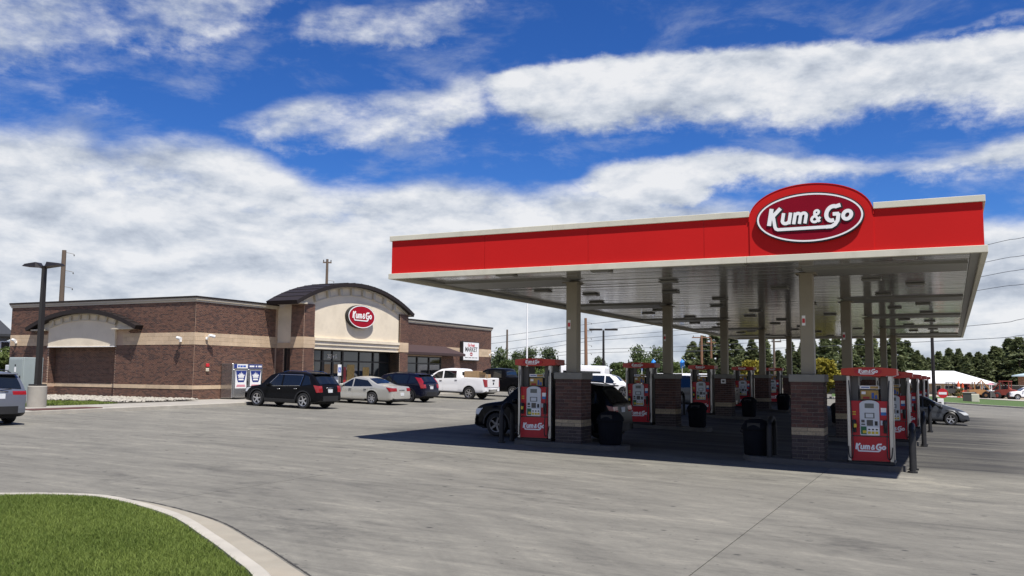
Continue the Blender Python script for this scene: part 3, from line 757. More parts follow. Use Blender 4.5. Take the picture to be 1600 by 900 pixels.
def trim_run(zs, ze, out, name, gaps=()):
    def seg(a, b, fx, axis, sg):
        n = max(1, round((b-a)/6.1)); w = (b-a)/n
        for i in range(n):
            p, q = a+i*w+0.003, a+(i+1)*w-0.003
            k = MB()
            if axis == 'x': k.bbox(p, q, *sorted((fx, fx+sg*(out+0.06))), zs, ze, 0.006)
            else: k.bbox(*sorted((fx, fx+sg*(out+0.06))), p, q, zs, ze, 0.006)
            k.build(name, M['cream_trim'], can)
    xa, xb = CX0-out+0.06, CX1+out-0.06
    runs = [(xa, xb)]
    for g0, g1 in gaps: runs = [(xa, g0), (g1, xb)]
    for a, b in runs: seg(a, b, CY0+0.06-out, 'x', 1)
    seg(xa, xb, CY1-0.06+out, 'x', -1)
    seg(CY0+0.12, CY1-0.12, CX0+0.06-out, 'y', 1); seg(CY0+0.12, CY1-0.12, CX1-0.06+out, 'y', -1)
trim_run(CZT-0.145, CZT, 0.055, 'top_trim', gaps=[(SX-1.40, SX+1.40)])
trim_run(CZB, CZB+0.155, 0.065, 'bottom_trim')
# roof deck behind the fascia
MB().box(CX0+0.12, CX1-0.12, CY0+0.12, CY1-0.12, 3.05, 3.2).build('roof_deck', M['soffit_beam'], can)
# soffit panels run across the canopy
pw = 0.4; n = int((CY1-CY0-0.3)/pw)
sp_ = MB()
w0, w1 = CX0+0.14, CX1-0.14
prof = [(0, 0.02), (0.012, 0), (pw-0.05, 0), (pw-0.045, 0.018), (pw-0.003, 0.018)]
for a, b in zip(prof, prof[1:]): sp_.add([(w0, a[0], a[1]), (w1, a[0], a[1]), (w1, b[0], b[1]), (w0, b[0], b[1])], [(0, 1, 2, 3)])
sp_.add([(w0, 0, 0.05), (w1, 0, 0.05), (w1, pw-0.003, 0.05), (w0, pw-0.003, 0.05)], [(0, 1, 2, 3)])
spm = sp_.mesh('soffit_panel', M['soffit'], recalc=False)
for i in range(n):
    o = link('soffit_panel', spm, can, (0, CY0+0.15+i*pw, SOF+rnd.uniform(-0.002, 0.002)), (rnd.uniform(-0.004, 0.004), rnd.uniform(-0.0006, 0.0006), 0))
COLX = (-10.31, -3.47); COLY = [25.36+10.146*i for i in range(5)]
for y in COLY:
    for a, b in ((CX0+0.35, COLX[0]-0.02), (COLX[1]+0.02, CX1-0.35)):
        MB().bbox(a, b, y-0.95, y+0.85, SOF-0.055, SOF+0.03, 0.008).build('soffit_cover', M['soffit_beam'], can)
for a, b in ((CX0+0.07, CX0+0.32), (CX1-0.32, CX1-0.07)):
    MB().bbox(a, b, CY0+0.08, CY1-0.08, SOF-0.035, SOF+0.04, 0.006).build('soffit_edging', M['soffit_beam'], can)
for a, b in ((CY0+0.07, CY0+0.25), (CY1-0.25, CY1-0.07)):
    MB().bbox(CX0+0.33, CX1-0.33, a, b, SOF-0.03, SOF+0.04, 0.006).build('soffit_edging', M['soffit_beam'], can)
# light fixtures on the soffit
lm = MB(); lm.bbox(-0.27, 0.27, -0.20, 0.20, -0.060, 0.0, 0.02); lm.mi = 1; lm.box(-0.20, 0.20, -0.13, 0.13, -0.066, -0.059)
M['lens'] = mat('frosted_lamp_lens', (0.30, 0.30, 0.29), 0.3)
lmm = lm.mesh('light_fixture', [M['soffit_beam'], M['lens']])
for i in range(14):
    y = 22.95+3.37*i
    if y > 68: break
    for x in ((-12.45, -7.6, -2.0) if i % 2 else (-11.4, -8.5, -4.9, -0.9)):
        if any(-1.2 < y-c < 1.1 for c in COLY) and not (-10.2 < x < -3.6): y2 = y+1.55
        else: y2 = y
        o = link('light_fixture', lmm, can, (x, y2, SOF-0.005))
# arched sign panel in the fascia
ap = []
hw = 1.395
for i in range(33):
    t = math.pi*i/32; ap.append((SX+hw*math.cos(t), 3.70+0.815*math.sin(t)**0.9))
poly = [(SX-hw, CZB+0.1), (SX+hw, CZB+0.1)] + ap
MB().prism(poly, CY0+0.035, CY0+0.28).build('sign_panel', M['red'], can)
cp = MB(); 
for (xa, za), (xb, zb) in zip(ap, ap[1:]):
    d = Vector((xb-xa, 0, zb-za)); nn = Vector((-d.z, 0, d.x)).normalized()*-0.018
    cp.add([(xa, CY0+0.025, za), (xb, CY0+0.025, zb), (xb, CY0+0.3, zb), (xa, CY0+0.3, za), (xa+nn.x, CY0+0.025, za+nn.z), (xb+nn.x, CY0+0.025, zb+nn.z), (xb+nn.x, CY0+0.3, zb+nn.z), (xa+nn.x, CY0+0.3, za+nn.z)],
           [(0, 1, 2, 3), (4, 7, 6, 5), (0, 4, 5, 1), (3, 2, 6, 7)])
cp.build('sign_panel_edge', M['red'], can)
# the oval sign
sg = empty('oval_sign', (SX, CY0+0.035, 3.70)); sg.rotation_euler = (0, 0, 0)
tag(sg, 'maroon oval logo sign with white ring on the arched panel of the red canopy', 'sign')
EA, EB = 1.222, 0.602
q = MB(); q.prism(ellipse(EA, EB), -0.09, 0.01); q.build('sign_case', M['black'], sg, smooth=40)
ell_ring(MB(), EA-0.030, EB-0.030, EA-0.070, EB-0.066, -0.100, -0.088).build('white_ring', M['white'], sg, smooth=40)
MB().prism(ellipse(EA-0.067, EB-0.063), -0.096, -0.089).build('sign_face', M['signdark'], sg)
link('lettering', LOGO_BIGB, sg, (0.022, -0.102, -0.010)); link('lettering', LOGO_BIG, sg, (0.0, -0.120, 0.0))

# columns on brick piers
def shaft_mesh():
    m = MB(); m.bbox(-0.175, 0.175, -0.175, 0.175, 0.037, SOF-0.02, 0.02)
    return m.mesh('shaft', M['column'])
SHM = shaft_mesh()
fl = MB(); fl.bbox(-0.27, 0.27, -0.27, 0.27, SOF-0.085, SOF-0.055, 0.005); FLM = fl.mesh('flange', M['column'])
cm = MB(); cm.bbox(-0.455, 0.455, -0.455, 0.455, -0.165, 0.037, 0.012); CAPM = cm.mesh('cap', M['capstone'])
def brick_box(l, d, h): 
    m = MB(); m.bbox(-l/2, l/2, -d/2, d/2, -h/2, h/2, 0.004); return m
BRM = {}
def pier_bricks():
    """Positions of the bricks of one pier: (kind, length, centre, turned)."""
    out = []; c = 0.1; W = 0.84
    z = -0.165; k = 0
    while z > -2.75:
        zone = 'pier_up' if k < 12 else ('pier_st' if k < 14 else 'pier_lo')
        zc = z-c/2
        a = 0.30
        for side in range(4):
            full = side in (0, 2)
            Lr = W if full else W-0.19
            if zone == 'pier_st': parts = [0.42, 0.42] if k % 2 == 0 else [0.21, 0.42, 0.21]
            else: parts = [0.28, 0.28, 0.28] if k % 2 == 0 else [0.14, 0.28, 0.28, 0.14]
            s = Lr/sum(parts); p = -Lr/2
            for l in parts:
                l *= s; q = p+l/2; p += l
                d = W/2-0.045
                pos = {0: (q, -d), 1: (d, q), 2: (-q, d), 3: (-d, -q)}[side]
                out.append((zone, round(l-0.012, 4), (pos[0], pos[1], zc), side in (1, 3), side))
        z -= c; k += 1
    return out
PB = pier_bricks()
def make_pier(x, y, single, label):
    g0 = gz(x, y)
    root = empty('canopy_column', (x, y, 0)); tag(root, label, 'column', 'columns holding up the fuel canopy')
    link('shaft', SHM, root); link('flange', FLM, root); link('cap', CAPM, root)
    core = MB(); core.box(-0.405, 0.405, -0.405, 0.405, g0-0.1, -0.15); core.build('pier_core', M['piermortar'], root)
    mass = {}
    nb = 0
    for zone, l, p, turned, side in PB:
        if p[2] < g0-0.06: continue
        if single:
            key = (zone, l)
            if key not in BRM: BRM[key] = brick_box(l, 0.09, 0.088).mesh('brick', M[zone])
            o = link('brick', BRM[key], root, (p[0]+rnd.uniform(-.002, .002), p[1]+rnd.uniform(-.002, .002), p[2]), (0, 0, math.pi/2 if turned else 0)); nb += 1
        else:
            m = mass.setdefault(zone, MB())
            lx, ly = (l/2, 0.045) if not turned else (0.045, l/2)
            m.box(p[0]-lx, p[0]+lx, p[1]-ly, p[1]+ly, p[2]-0.044, p[2]+0.044)
    for zone, m in mass.items():
        me = m.mesh('brick', M[zone+'_at'], recalc=False)
        a = me.attributes.new('tint', 'FLOAT', 'FACE'); a.data.foreach_set('value', np.repeat(nr.rand(len(m.f)//6), 6).astype(np.float32))
        o = link('brick', me, root); o['kind'] = 'stuff'
    return root
ROWN = ['front', 'second', 'third', 'fourth', 'rearmost']
for i, y in enumerate(COLY):
    for s, x in (('left', COLX[0]), ('right', COLX[1])):
        if i == 0:
            lab = ('beige canopy column on a brick pier between a red pump and the dark SUV' if s == 'left' else 'beige canopy column on a brick pier with tan band beside the near right red pump')
        else:
            lab = 'beige canopy column on a brick pier in the %s row, %s line of columns' % (ROWN[i], s)
        p = make_pier(x, y, i == 0, lab)
        # small notice on the shaft
        if i < 2:
            n_ = MB(); n_.box(-0.168+0.05, -0.168+0.14, -0.181, -0.176, 1.35, 1.62); n_.build('notice', M['white'], p)
            n_ = MB(); n_.box(-0.168+0.06, -0.168+0.13, -0.184, -0.181, 1.42, 1.54); n_.build('notice_mark', M['signr'], p)
        if i == 2 and s == 'left':
            MB().box(-0.10, 0.14, -0.436, -0.428, -0.42, -0.20).build('notice', M['white'], p); MB().box(-0.04, 0.08, -0.440, -0.436, -0.36, -0.27).build('notice_mark', M['darksteel'], p)

# fuel pumps
def make_pump():
    root = empty('fuel_pump')
    W = 1.09; D = 0.86
    q = MB(); q.bbox(-W/2-0.02, W/2+0.02, -D/2, D/2, 0, 0.07, 0.01); q.build('plinth', M['black'], root)
    q = MB(); q.box(-0.40, 0.40, -D/2+0.06, D/2-0.06, 0.07, 1.60); q.build('housing', M['darksteel'], root)
    for sx in (-1, 1):
        q = MB()
        for sy in (-1, 1):
            a, b = sorted((sx*0.455, sx*0.545)); c, d = sorted((sy*0.27, sy*0.40)); q.bbox(a, b, c, d, 0.07, 2.26, 0.012)
        q.build('upright', M['steel'], root, smooth=30)
        q = MB(); a, b = sorted((sx*0.44, sx*0.50)); q.bbox(a, b, -0.28, 0.28, 0.07, 2.24, 0.006); q.build('hose_tower', M['darksteel'], root)
        # inner dark leaf of the tower above the body, as on the photographed pumps
        q = MB(); a, b = sorted((sx*0.27, sx*0.45)); q.bbox(a, b, -0.24, 0.24, 1.60, 2.24, 0.006); q.build('tower_panel', M['darksteel'], root)
    for sy in (-1, 1):
        f = -D/2 if sy < 0 else D/2
        Y = lambda t: f+sy*t                                       # t metres out from the face
        bx = lambda mb_, x0, x1, t0, t1, z0, z1: mb_.box(*sorted((x0*-sy, x1*-sy)), *sorted((Y(t0), Y(t1))), z0, z1)
        q = MB(); bx(q, -0.445, 0.445, -0.05, 0.0, 0.09, 0.70); q.build('lower_panel', M['pumpred'], root)
        q = MB(); bx(q, -0.445, 0.445, -0.07, -0.02, 0.73, 1.61); q.build('upper_panel', M['pumpred'], root)
        # bezel with rounded head
        pts = [(-0.235, 0.76), (-0.215, 0.735), (0.215, 0.735), (0.235, 0.76), (0.235, 1.53)] + [(0.235*math.cos(R(a)), 1.53+0.10*math.sin(R(a))) for a in range(15, 180, 15)] + [(-0.235, 1.53)]
        q = MB(); q.prism(pts, Y(-0.02), Y(0.015)); bz = q.build('display_bezel', M['bezel'], root)
        for nm, mt, x0, x1, z0, z1 in (('price_screen', 'screen', -0.11, 0.11, 1.43, 1.55), ('amount_screen', 'screen', -0.12, 0.12, 1.17, 1.31), ('amount_glass', 'bezel', -0.09, 0.09, 1.19, 1.29), ('keypad', 'darksteel', -0.07, 0.08, 0.98, 1.13),
                                       ('card_reader', 'black', 0.12, 0.19, 0.99, 1.10), ('receipt_slot', 'black', -0.20, -0.11, 1.0, 1.03), ('receipt_slot', 'darksteel', -0.20, -0.12, 1.06, 1.13),
                                       ('grade_label', 'LBL', -0.215, -0.08, 0.76, 0.96), ('grade_panel', 'white', -0.06, 0.215, 0.76, 0.94)):
            q = MB(); t = 0.018 if nm != 'amount_glass' else 0.021
            bx(q, x0, x1, 0.012, t, z0, z1); q.build(nm, M['green'] if mt == 'LBL' else M[mt], bz)
        for k in range(3):
            q = MB(); bx(q, -0.05+k*0.09, 0.02+k*0.09, 0.017, 0.026, 0.775, 0.84); q.build('grade_button', M['yellow'], bz)
            q = MB(); bx(q, -0.04+k*0.09, 0.01+k*0.09, 0.017, 0.022, 0.87, 0.905); q.build('price_window', M['black'], bz)
        q = MB(); bx(q, -0.17, -0.08+0.0, 0.0175, 0.022, 0.79, 0.86); q.build('grade_mark', M['yellow'], bz)
        q = MB(); bx(q, 0.27, 0.40, -0.021, -0.014, 1.27, 1.44); q.build('sticker', M['white'], root)
        q = MB(); bx(q, 0.27, 0.40, -0.021, -0.012, 1.25, 1.33); q.build('sticker', M['blue'], root)
        q = MB(); bx(q, -0.41, -0.33, -0.021, -0.014, 1.25, 1.28); bx(q, -0.41, -0.33, -0.021, -0.014, 1.31, 1.34); q.build('sticker', M['yellow'], root)
        # picture topper
        q = MB(); bx(q, -0.235, 0.235, -0.20, -0.17, 1.63, 1.90); q.build('topper_frame', M['black'], root)
        q = MB(); bx(q, -0.215, 0.215, -0.172, -0.162, 1.65, 1.88); po = q.build('topper_poster', M['poster'], root)
        for mt, x0, x1, z0, z1 in (('posterblue', 0.05, 0.11, 1.67, 1.82), ('posterred', -0.16, 0.0, 1.66, 1.72), ('posterblue', 0.13, 0.19, 1.66, 1.76), ('white', -0.19, -0.09, 1.78, 1.85)):
            q = MB(); bx(q, x0, x1, -0.163, -0.157, z0, z1); q.build('poster_shape', M[mt], po)
        q = MB(); bx(q, -0.235, 0.235, -0.20, -0.18, 1.915, 2.0); tp = q.build('topper_strip', M['white'], root)
        q = MB(); bx(q, 0.02, 0.22, -0.182, -0.175, 1.925, 1.99); q.build('poster_shape', M['poster'], tp)
        q = MB(); bx(q, -0.20, 0.0, -0.182, -0.175, 1.945, 1.97); q.build('poster_shape', M['posterblue'], tp)
        # nozzles and hoses each side
        for sx in (-1, 1):
            X = sx*0.375
            q = MB(); q.bbox(X-0.05, X+0.05, *sorted((Y(-0.02), Y(0.035))), 0.80, 1.12, 0.012); bt = q.build('nozzle_boot', M['black'], root)
            q = MB(); q.tube([(X, Y(0.06), 1.13), (X+0.01, Y(0.085), 1.05), (X, Y(0.075), 0.93), (X, Y(0.05), 0.85)], [0.028, 0.034, 0.03, 0.016], 8); q.build('nozzle', M['black'], root, smooth=50)
            if sx*-sy < 0:
                q = MB(); q.tube([(X-0.03*sx, Y(0.085), 1.02), (X-0.03*sx, Y(0.10), 0.93)], [0.042, 0.035], 8); q.build('nozzle_guard', M['yellow'] if sy < 0 else M['green'], root, smooth=50)
            else:
                q = MB(); q.tube([(X-0.09*sx, Y(0.0), 1.12), (X-0.09*sx, Y(0.005), 1.0)], [0.03, 0.03], 8); q.build('nozzle_tag', M['bezel'], root, smooth=50)
            hp = [(sx*0.49, Y(-0.05), 2.16), (sx*0.47, Y(0.02), 1.9), (sx*0.43, Y(0.05), 1.3), (sx*0.41, Y(0.09), 0.72), (sx*0.405, Y(0.13), 0.34), (sx*0.43, Y(0.12), 0.16), (sx*0.50, Y(0.10), 0.20), (sx*0.53, Y(0.05), 0.45)]
            hs_ = smooth_line3(hp, 5)
            q = MB(); q.tube(hs_, 0.016, 6); q.build('hose', M['hose'], root, smooth=60)
        link('lettering', LOGO_PUMP, root, (0.0, Y(0.004) if sy < 0 else Y(0.004), 0.43), (0, 0, 0 if sy < 0 else math.pi))
        link('lettering', LOGO_VAL, root, (0.0, Y(0.135), 2.365), (0, 0, 0 if sy < 0 else math.pi))
        q = MB(); q.prism([(0.33*math.cos(2*math.pi*i/28), 2.36+0.09*math.sin(2*math.pi*i/28)) for i in range(28)], Y(0.12), Y(0.131)); q.build('logo_oval', M['pumpred'], root)
    # bowed valance on top
    vs = []; n = 10; fs = []
    for i in range(n+1):
        x = -0.67+1.34*i/n; b = 0.55-0.17*(2*i/n-1)**2; zt = 2.475-0.035*(2*i/n-1)**2; zb = 2.245+0.03*(2*i/n-1)**2
        vs += [(x, -b, zb), (x, -b, zt), (x, b, zt), (x, b, zb)]
    for i in range(n):
        for k in range(4): fs.append((i*4+k, i*4+(k+1) % 4, i*4+4+(k+1) % 4, i*4+4+k))
    fs += [(0, 1, 2, 3), (n*4+3, n*4+2, n*4+1, n*4)]
    q = MB(); q.add(vs, fs); q.build('valance', M['pumporange'], root)
    return root
def smooth_line3(pts, n):
    pts = [Vector(p) for p in pts]; out = []
    for i in range(len(pts)-1):
        p0, p1, p2, p3 = pts[max(i-1, 0)], pts[i], pts[i+1], pts[min(i+2, len(pts)-1)]
        for k in range(n):
            t = k/n; out.append(0.5*((2*p1) + (p2-p0)*t + (2*p0-5*p1+4*p2-p3)*t*t + (3*p1-p0-3*p2+p3)*t**3))
    out.append(pts[-1]); return out

PUMPX = (-11.42, -1.93)
pump0 = None
def make_hoop():
    root = empty('hoop_bollard')
    pts = [(0, -0.38, -0.1), (0, -0.38, 0.85)] + [(0, -0.38*math.cos(R(a)), 0.85+0.32*math.sin(R(a))) for a in range(20, 180, 20)] + [(0, 0.38, 0.85), (0, 0.38, -0.1)]
    q = MB(); q.tube(pts, 0.075, 10); q.build('hoop', M['blacksat'], root, smooth=60)
    for sy in (-1, 1):
        q = MB(); q.cyl(0, sy*0.38, 0, 0.04, 0.12, n=12); q.build('foot', M['blacksat'], root)
    return root
def make_trash():
    root = empty('trash_bin')
    q = MB(); q.lathe([(0.0, 0), (0.30, 0), (0.33, 0.06), (0.37, 0.92), (0.36, 0.95)], n=4+12, axis='z'); q.build('bin_body', M['trash'], root, smooth=40)
    q = MB(); q.lathe([(0.40, 0.93), (0.41, 0.99), (0.38, 1.10), (0.28, 1.26), (0.16, 1.32), (0.0, 1.33)], n=16, axis='z'); lid = q.build('lid', M['trash'], root, smooth=40)
    for sy in (-1, 1):
        q = MB(); q.bbox(-0.17, 0.17, *sorted((sy*0.30, sy*0.365)), 1.02, 1.19, 0.01); q.build('swing_door', M['blacksat'], lid)
    q = MB(); q.tube([(-0.34, 0, 0.80), (-0.43, 0, 0.84), (-0.40, 0, 0.92)], 0.015, 6); q.build('handle', M['blacksat'], root)
    return root
hoop0 = trash0 = None
for i, y in enumerate(COLY):
    for s, px_ in (('left', PUMPX[0]), ('right', PUMPX[1])):
        sg_ = -1 if s == 'left' else 1
        xa, xb = (px_-0.78, COLX[0]+1.75) if s == 'left' else (COLX[1]-1.75, px_+0.82)
        isl = MB(); n = 10
        # round-ended concrete island
        zc = gz((xa+xb)/2, y); poly = []
        for k in range(9): a = R(-90+180*k/8); poly.append((xb-0.42+0.42*math.cos(a), 0.58*math.sin(a)))
        for k in range(9): a = R(90+180*k/8); poly.append((xa+0.42+0.42*math.cos(a), 0.58*math.sin(a)))
        top = [(p[0], y+p[1], gz(p[0], y)+0.14) for p in poly]; bot = [(p[0], y+p[1]*1.02, gz(p[0], y)-0.1) for p in poly]; m_ = len(poly)
        isl.add(top+bot, [tuple(range(m_))]+[(k, m_+k, m_+(k+1) % m_, (k+1) % m_) for k in range(m_)])
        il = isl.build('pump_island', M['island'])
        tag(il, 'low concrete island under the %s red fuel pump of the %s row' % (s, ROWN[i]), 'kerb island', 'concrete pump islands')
        zp = gz(px_, y)+0.14
        if pump0 is None: pump0 = make_pump(); p = pump0
        else: p = copy_tree(pump0)
        p.location = (px_, y-0.02, zp)
        lab = {(0, 'left'): 'red fuel pump left of the brick pier, in front of the dark SUV', (0, 'right'): 'nearest red fuel pump, right of the tan banded brick pier'}.get((i, s), 'red fuel pump in the %s row of the %s line under the canopy' % (ROWN[i], s))
        tag(p, lab, 'fuel pump', 'fuel pumps under the canopy')
        # hoop guards at the outer end and the inner end
        for e, x in (('outer', px_+sg_*(1.12 if s == 'left' else 0.97)), ('inner', (COLX[0]+2.1) if s == 'left' else (COLX[1]-1.0))):
            if e == 'inner' and s == 'left': continue
            if hoop0 is None: hoop0 = make_hoop(); h = hoop0
            else: h = copy_tree(hoop0)
            h.location = (x, y, gz(x, y))
            if s == 'left': lab = 'black steel hoop bollard left of the %s row pump' % ROWN[i]
            elif e == 'outer': lab = 'black steel hoop bollard at the open right end of the %s pump island' % ROWN[i]
            else: lab = 'black steel hoop bollard between the bin and the right hand pier of the %s row' % ROWN[i]
            tag(h, lab, 'bollard', 'black hoop bollards guarding the pumps')
        x = COLX[0]+1.18 if s == 'left' else COLX[1]-1.42
        if trash0 is None: trash0 = make_trash(); t = trash0
        else: t = copy_tree(trash0)
        t.location = (x, y+0.0, gz(x, y)+(0.14 if s == 'left' else 0.14))
        t.scale = (1.0, 1.0, 0.74)
        tag(t, 'black plastic litter bin beside the %s brick pier of the %s row' % (s, ROWN[i]), 'litter bin', 'black bins on the pump islands')

# ------------------------------------------------------------------ the shop
SXc, SYc = -35.47, 34.82                       # the near corner of the shop
SXl, SYf = -50.2, 68.5                         # far left end, far right end
ZG = -1.56; ZT = 3.90; ZC = 3.60
B1, B0 = 1.99, 1.345                           # tan band
L1, L0 = -0.78, -0.985                         # lower belt
shop = empty('convenience_store', (0, 0, 0))
tag(shop, 'brown brick convenience store with tan bands and an arched entrance roof', 'shop')
def S(name, mb, m, smooth=None): return mb.build(name, m, shop, smooth)
# backing walls (their face is the mortar)
q = MB(); q.box(SXl, -46.75, SYc, SYc+0.3, ZG-0.4, ZC); q.box(-41.3, SXc, SYc, SYc+0.3, ZG-0.4, ZC); q.box(-46.75, -41.3, SYc, SYc+0.3, B0-0.1, ZC)
S('wall', q, M['brown'])
q = MB(); q.box(-46.95, -41.1, SYc+0.48, SYc+0.7, ZG-0.4, B0); q.box(-46.95, -46.755, SYc+0.05, SYc+0.47, ZG-0.4, B0-0.1); q.box(-41.295, -41.1, SYc+0.05, SYc+0.47, ZG-0.4, B0-0.1)
S('recess_wall', q, M['brown'])
TY0, TY1 = 40.95, 51.95                        # the entrance tower
q = MB(); q.box(SXc-0.3, SXc, SYc+0.3, TY0+0.3, ZG-0.4, ZC); S('wall', q, M['brown'])
q = MB(); q.box(SXc-0.3, SXc, TY1-0.3, 55.3, B0-0.15, ZC); q.box(SXc-0.3, SXc, 60.2, SYf, ZG-0.4, B0-0.15); q.box(SXc-0.3, SXc, 55.3, SYf, B0-0.15, ZC)
q.box(SXc-0.3, SXc, TY1-0.3, 60.2, ZG-0.4, ZG+0.25)
S('wall', q, M['brown'])
q = MB(); q.box(SXl, SXl+0.3, SYc+0.3, SYf, ZG-0.6, ZC); q.box(SXl+0.3, SXc-0.3, SYf-0.3, SYf, ZG-0.6, ZC); S('wall', q, M['brown'])
S('flat_roof', MB().box(SXl+0.3, SXc-0.3, SYc+0.3, SYf-0.3, 3.2, 3.4), M['greywall'])
# bricks
BRK = []                                       # centre, length, turned, normal
def brick_face(axis, fixed, u0, u1, z0, z1, holes=()):
    c = 0.0677; l = 0.2032; k = 0; z = z0
    nrow = int(round((z1-z0)/c)); c = (z1-z0)/max(1, nrow)
    for r in range(nrow):
        zc = z0+(r+0.5)*c; u = u0-(l/2 if r % 2 else 0)
        while u < u1-0.02:
            a, b = max(u, u0), min(u+l, u1); u += l
            if b-a < 0.05: continue
            m = (a+b)/2
            if any(h0 < m < h1 and g0 < zc < g1 for h0, h1, g0, g1 in holes): continue
            pos = (m, fixed, zc) if axis == 'x' else (fixed, m, zc)
            BRK.append((pos, b-a-0.016, c-0.015, axis == 'y', 1))
J1 = -39.6                                     # control joint
for z0, z1 in ((ZG-0.35, L0), (L1, B0), (B1, ZC)):
    hol = [(-46.75, -41.3, -3, B0-0.08)] + [(J1-0.02, J1+0.02, -3, 9)]
    if z0 == B1: hol = [(-46.9, -40.3, -3, 2.75), (J1-0.02, J1+0.02, -3, 9)]
    brick_face('x', SYc, SXl, SXc, z0, z1, hol)
    if z0 < B0-0.2: brick_face('x', SYc+0.48, -46.74, -41.31, z0, min(z1, B0-0.1))
    brick_face('y', SXc, SYc, TY0+0.1, z0, z1)
    if z0 > 1: brick_face('y', SXc, TY1, SYf, z0, z1)
    else: brick_face('y', SXc, 60.2, SYf, z0, z1)
    if z0 < B0-0.2:                            # reveals of the recess
        for xx, sg_ in ((-46.75, 1),): brick_face('y', xx, SYc+0.01, SYc+0.47, z0, min(z1, B0-0.1))
# pilasters of the tower
PX_ = -33.3
def pil(y0, y1):
    q = MB(); q.box(PX_-0.95, PX_, y0, y1, ZG-0.3, 3.92); S('pilaster', q, M['brown'])
    for z0, z1 in ((ZG-0.2, B0), (B1, 3.9)):
        brick_face('y', PX_, y0, y1, z0, z1); brick_face('x', y0, PX_-0.95, PX_, z0, z1)
        if y0 > 50: brick_face('x', y0, PX_-0.95, PX_, z0, z1)
    q = MB(); n = 3; h = (B1-B0)/n
    for k in range(n):
        s = MB(); s.bbox(PX_-0.93, PX_+0.03, y0-0.03, y1+0.03, B0+k*h+0.004, B0+(k+1)*h-0.004, 0.006); S('stone', s, M['stone'])
pil(TY0, TY0+0.95); pil(TY1-1.0, TY1)
# tan bands of cast stone, course by course
def band_stones(axis, fixed, u0, u1, z0, z1, rows, out=0.022, L=0.61):
    h = (z1-z0)/rows
    for r in range(rows):
        u = u0-(L/2 if r % 2 else 0)
        while u < u1-0.02:
            a, b = max(u, u0), min(u+L, u1); u += L
            s = MB(); g = 0.004
            if axis == 'x': s.bbox(a+g, b-g, fixed-out, fixed+0.05, z0+r*h+g, z0+(r+1)*h-g, 0.004)
            else: s.bbox(fixed-0.05, fixed+out, a+g, b-g, z0+r*h+g, z0+(r+1)*h-g, 0.004)
            STN.append(s)
STN = []
band_stones('x', SYc, SXl, -46.5, B0, B1, 3); band_stones('x', SYc, -40.75, SXc+0.02, B0, B1, 3)
band_stones('y', SXc, SYc+0.051, TY0+0.25, B0, B1, 3); band_stones('y', SXc, TY1, SYf, B0, B1, 3)
nb = len(STN)
band_stones('x', SYc, SXl, -46.75, L0, L1, 1, 0.03); band_stones('x', SYc, -41.3, SXc+0.02, L0, L1, 1, 0.03); band_stones('x', SYc+0.48, -46.74, -41.31, L0, L1, 1, 0.03); band_stones('y', SXc, SYc+0.051, TY0, L0, L1, 1, 0.03); band_stones('y', SXc, 60.2, SYf, L0, L1, 1, 0.03)
for s in STN: S('stone', s, M['stone'])
# parapet cornice and cap
def edge_run(z0, z1, out, inn, m, name):
    q = MB(); q.box(SXl-out, SXc+out, SYc-out, SYc+inn, z0, z1); q.box(SXc-inn, SXc+out, SYc+inn, TY0+0.2, z0, z1); q.box(SXc-inn, SXc+out, TY1-0.2, SYf+out, z0, z1)
    q.box(SXl-out, SXl+inn, SYc+inn, SYf+out, z0, z1); q.box(SXl+inn, SXc-inn, SYf-inn, SYf+out, z0, z1); S(name, q, m)
edge_run(ZC, ZC+0.10, 0.05, 0.3, M['cornice'], 'cornice'); edge_run(ZC+0.101, ZC+0.20, 0.10, 0.3, M['cornice'], 'cornice')
edge_run(ZC+0.201, ZT, 0.13, 0.33, M['roofmetal'], 'parapet_cap')
S('control_joint', MB().box(J1-0.012, J1+0.012, SYc-0.006, SYc+0.01, ZG-0.3, ZC), M['cornice'])
S('control_joint', MB().box(-45.6, -45.576, SYc+0.474, SYc+0.49, ZG-0.3, B0-0.1), M['cornice'])

# barrel roofs
def arc_pts(c, hw, rise, z0, n=36, shrink=0.0):
    r = (hw*hw+rise*rise)/(2*rise); zc = z0+rise-r; a = math.asin(min(1, hw/r)); r -= shrink
    return [(c+r*math.sin(-a+2*a*i/n), zc+r*math.cos(-a+2*a*i/n)) for i in range(n+1)]
def barrel(axis, c, hw, rise, z0, a, b, th, ribs):
    up = arc_pts(c, hw, rise, z0); lo = arc_pts(c, hw, rise, z0, shrink=th)
    poly = up+lo[::-1]
    q = MB(); q.prism(poly, a, b, axis); 
    # standing seams
    for i in range(0, 37, ribs):
        u, z = up[i]; u2, z2 = arc_pts(c, hw, rise, z0, shrink=-0.022)[i]; w = 0.010
        if axis == 'x': q.add([(a, u-w, z-0.01), (b, u-w, z-0.01), (b, u+w, z-0.01), (a, u+w, z-0.01), (a, u2-w, z2), (b, u2-w, z2), (b, u2+w, z2), (a, u2+w, z2)], [(4, 5, 6, 7), (0, 1, 5, 4), (2, 3, 7, 6), (0, 4, 7, 3), (1, 2, 6, 5)])
        else: q.add([(u-w, a, z-0.01), (u-w, b, z-0.01), (u+w, b, z-0.01), (u+w, a, z-0.01), (u2-w, a, z2), (u2-w, b, z2), (u2+w, b, z2), (u2+w, a, z2)], [(4, 5, 6, 7), (0, 1, 5, 4), (2, 3, 7, 6), (0, 4, 7, 3), (1, 2, 6, 5)])
    return q
RC, RHW, RR, RZ = 46.1, 6.2, 1.50, 3.99
S('entrance_roof', barrel('x', RC, RHW, RR, RZ, -35.25, -33.02, 0.23, 2), M['roofmetal'])
face = arc_pts(RC, RHW, RR, RZ, shrink=0.235)
pf = [(y, z) for y, z in face if TY0+0.02 < y < TY1-0.02]
XF = -33.42
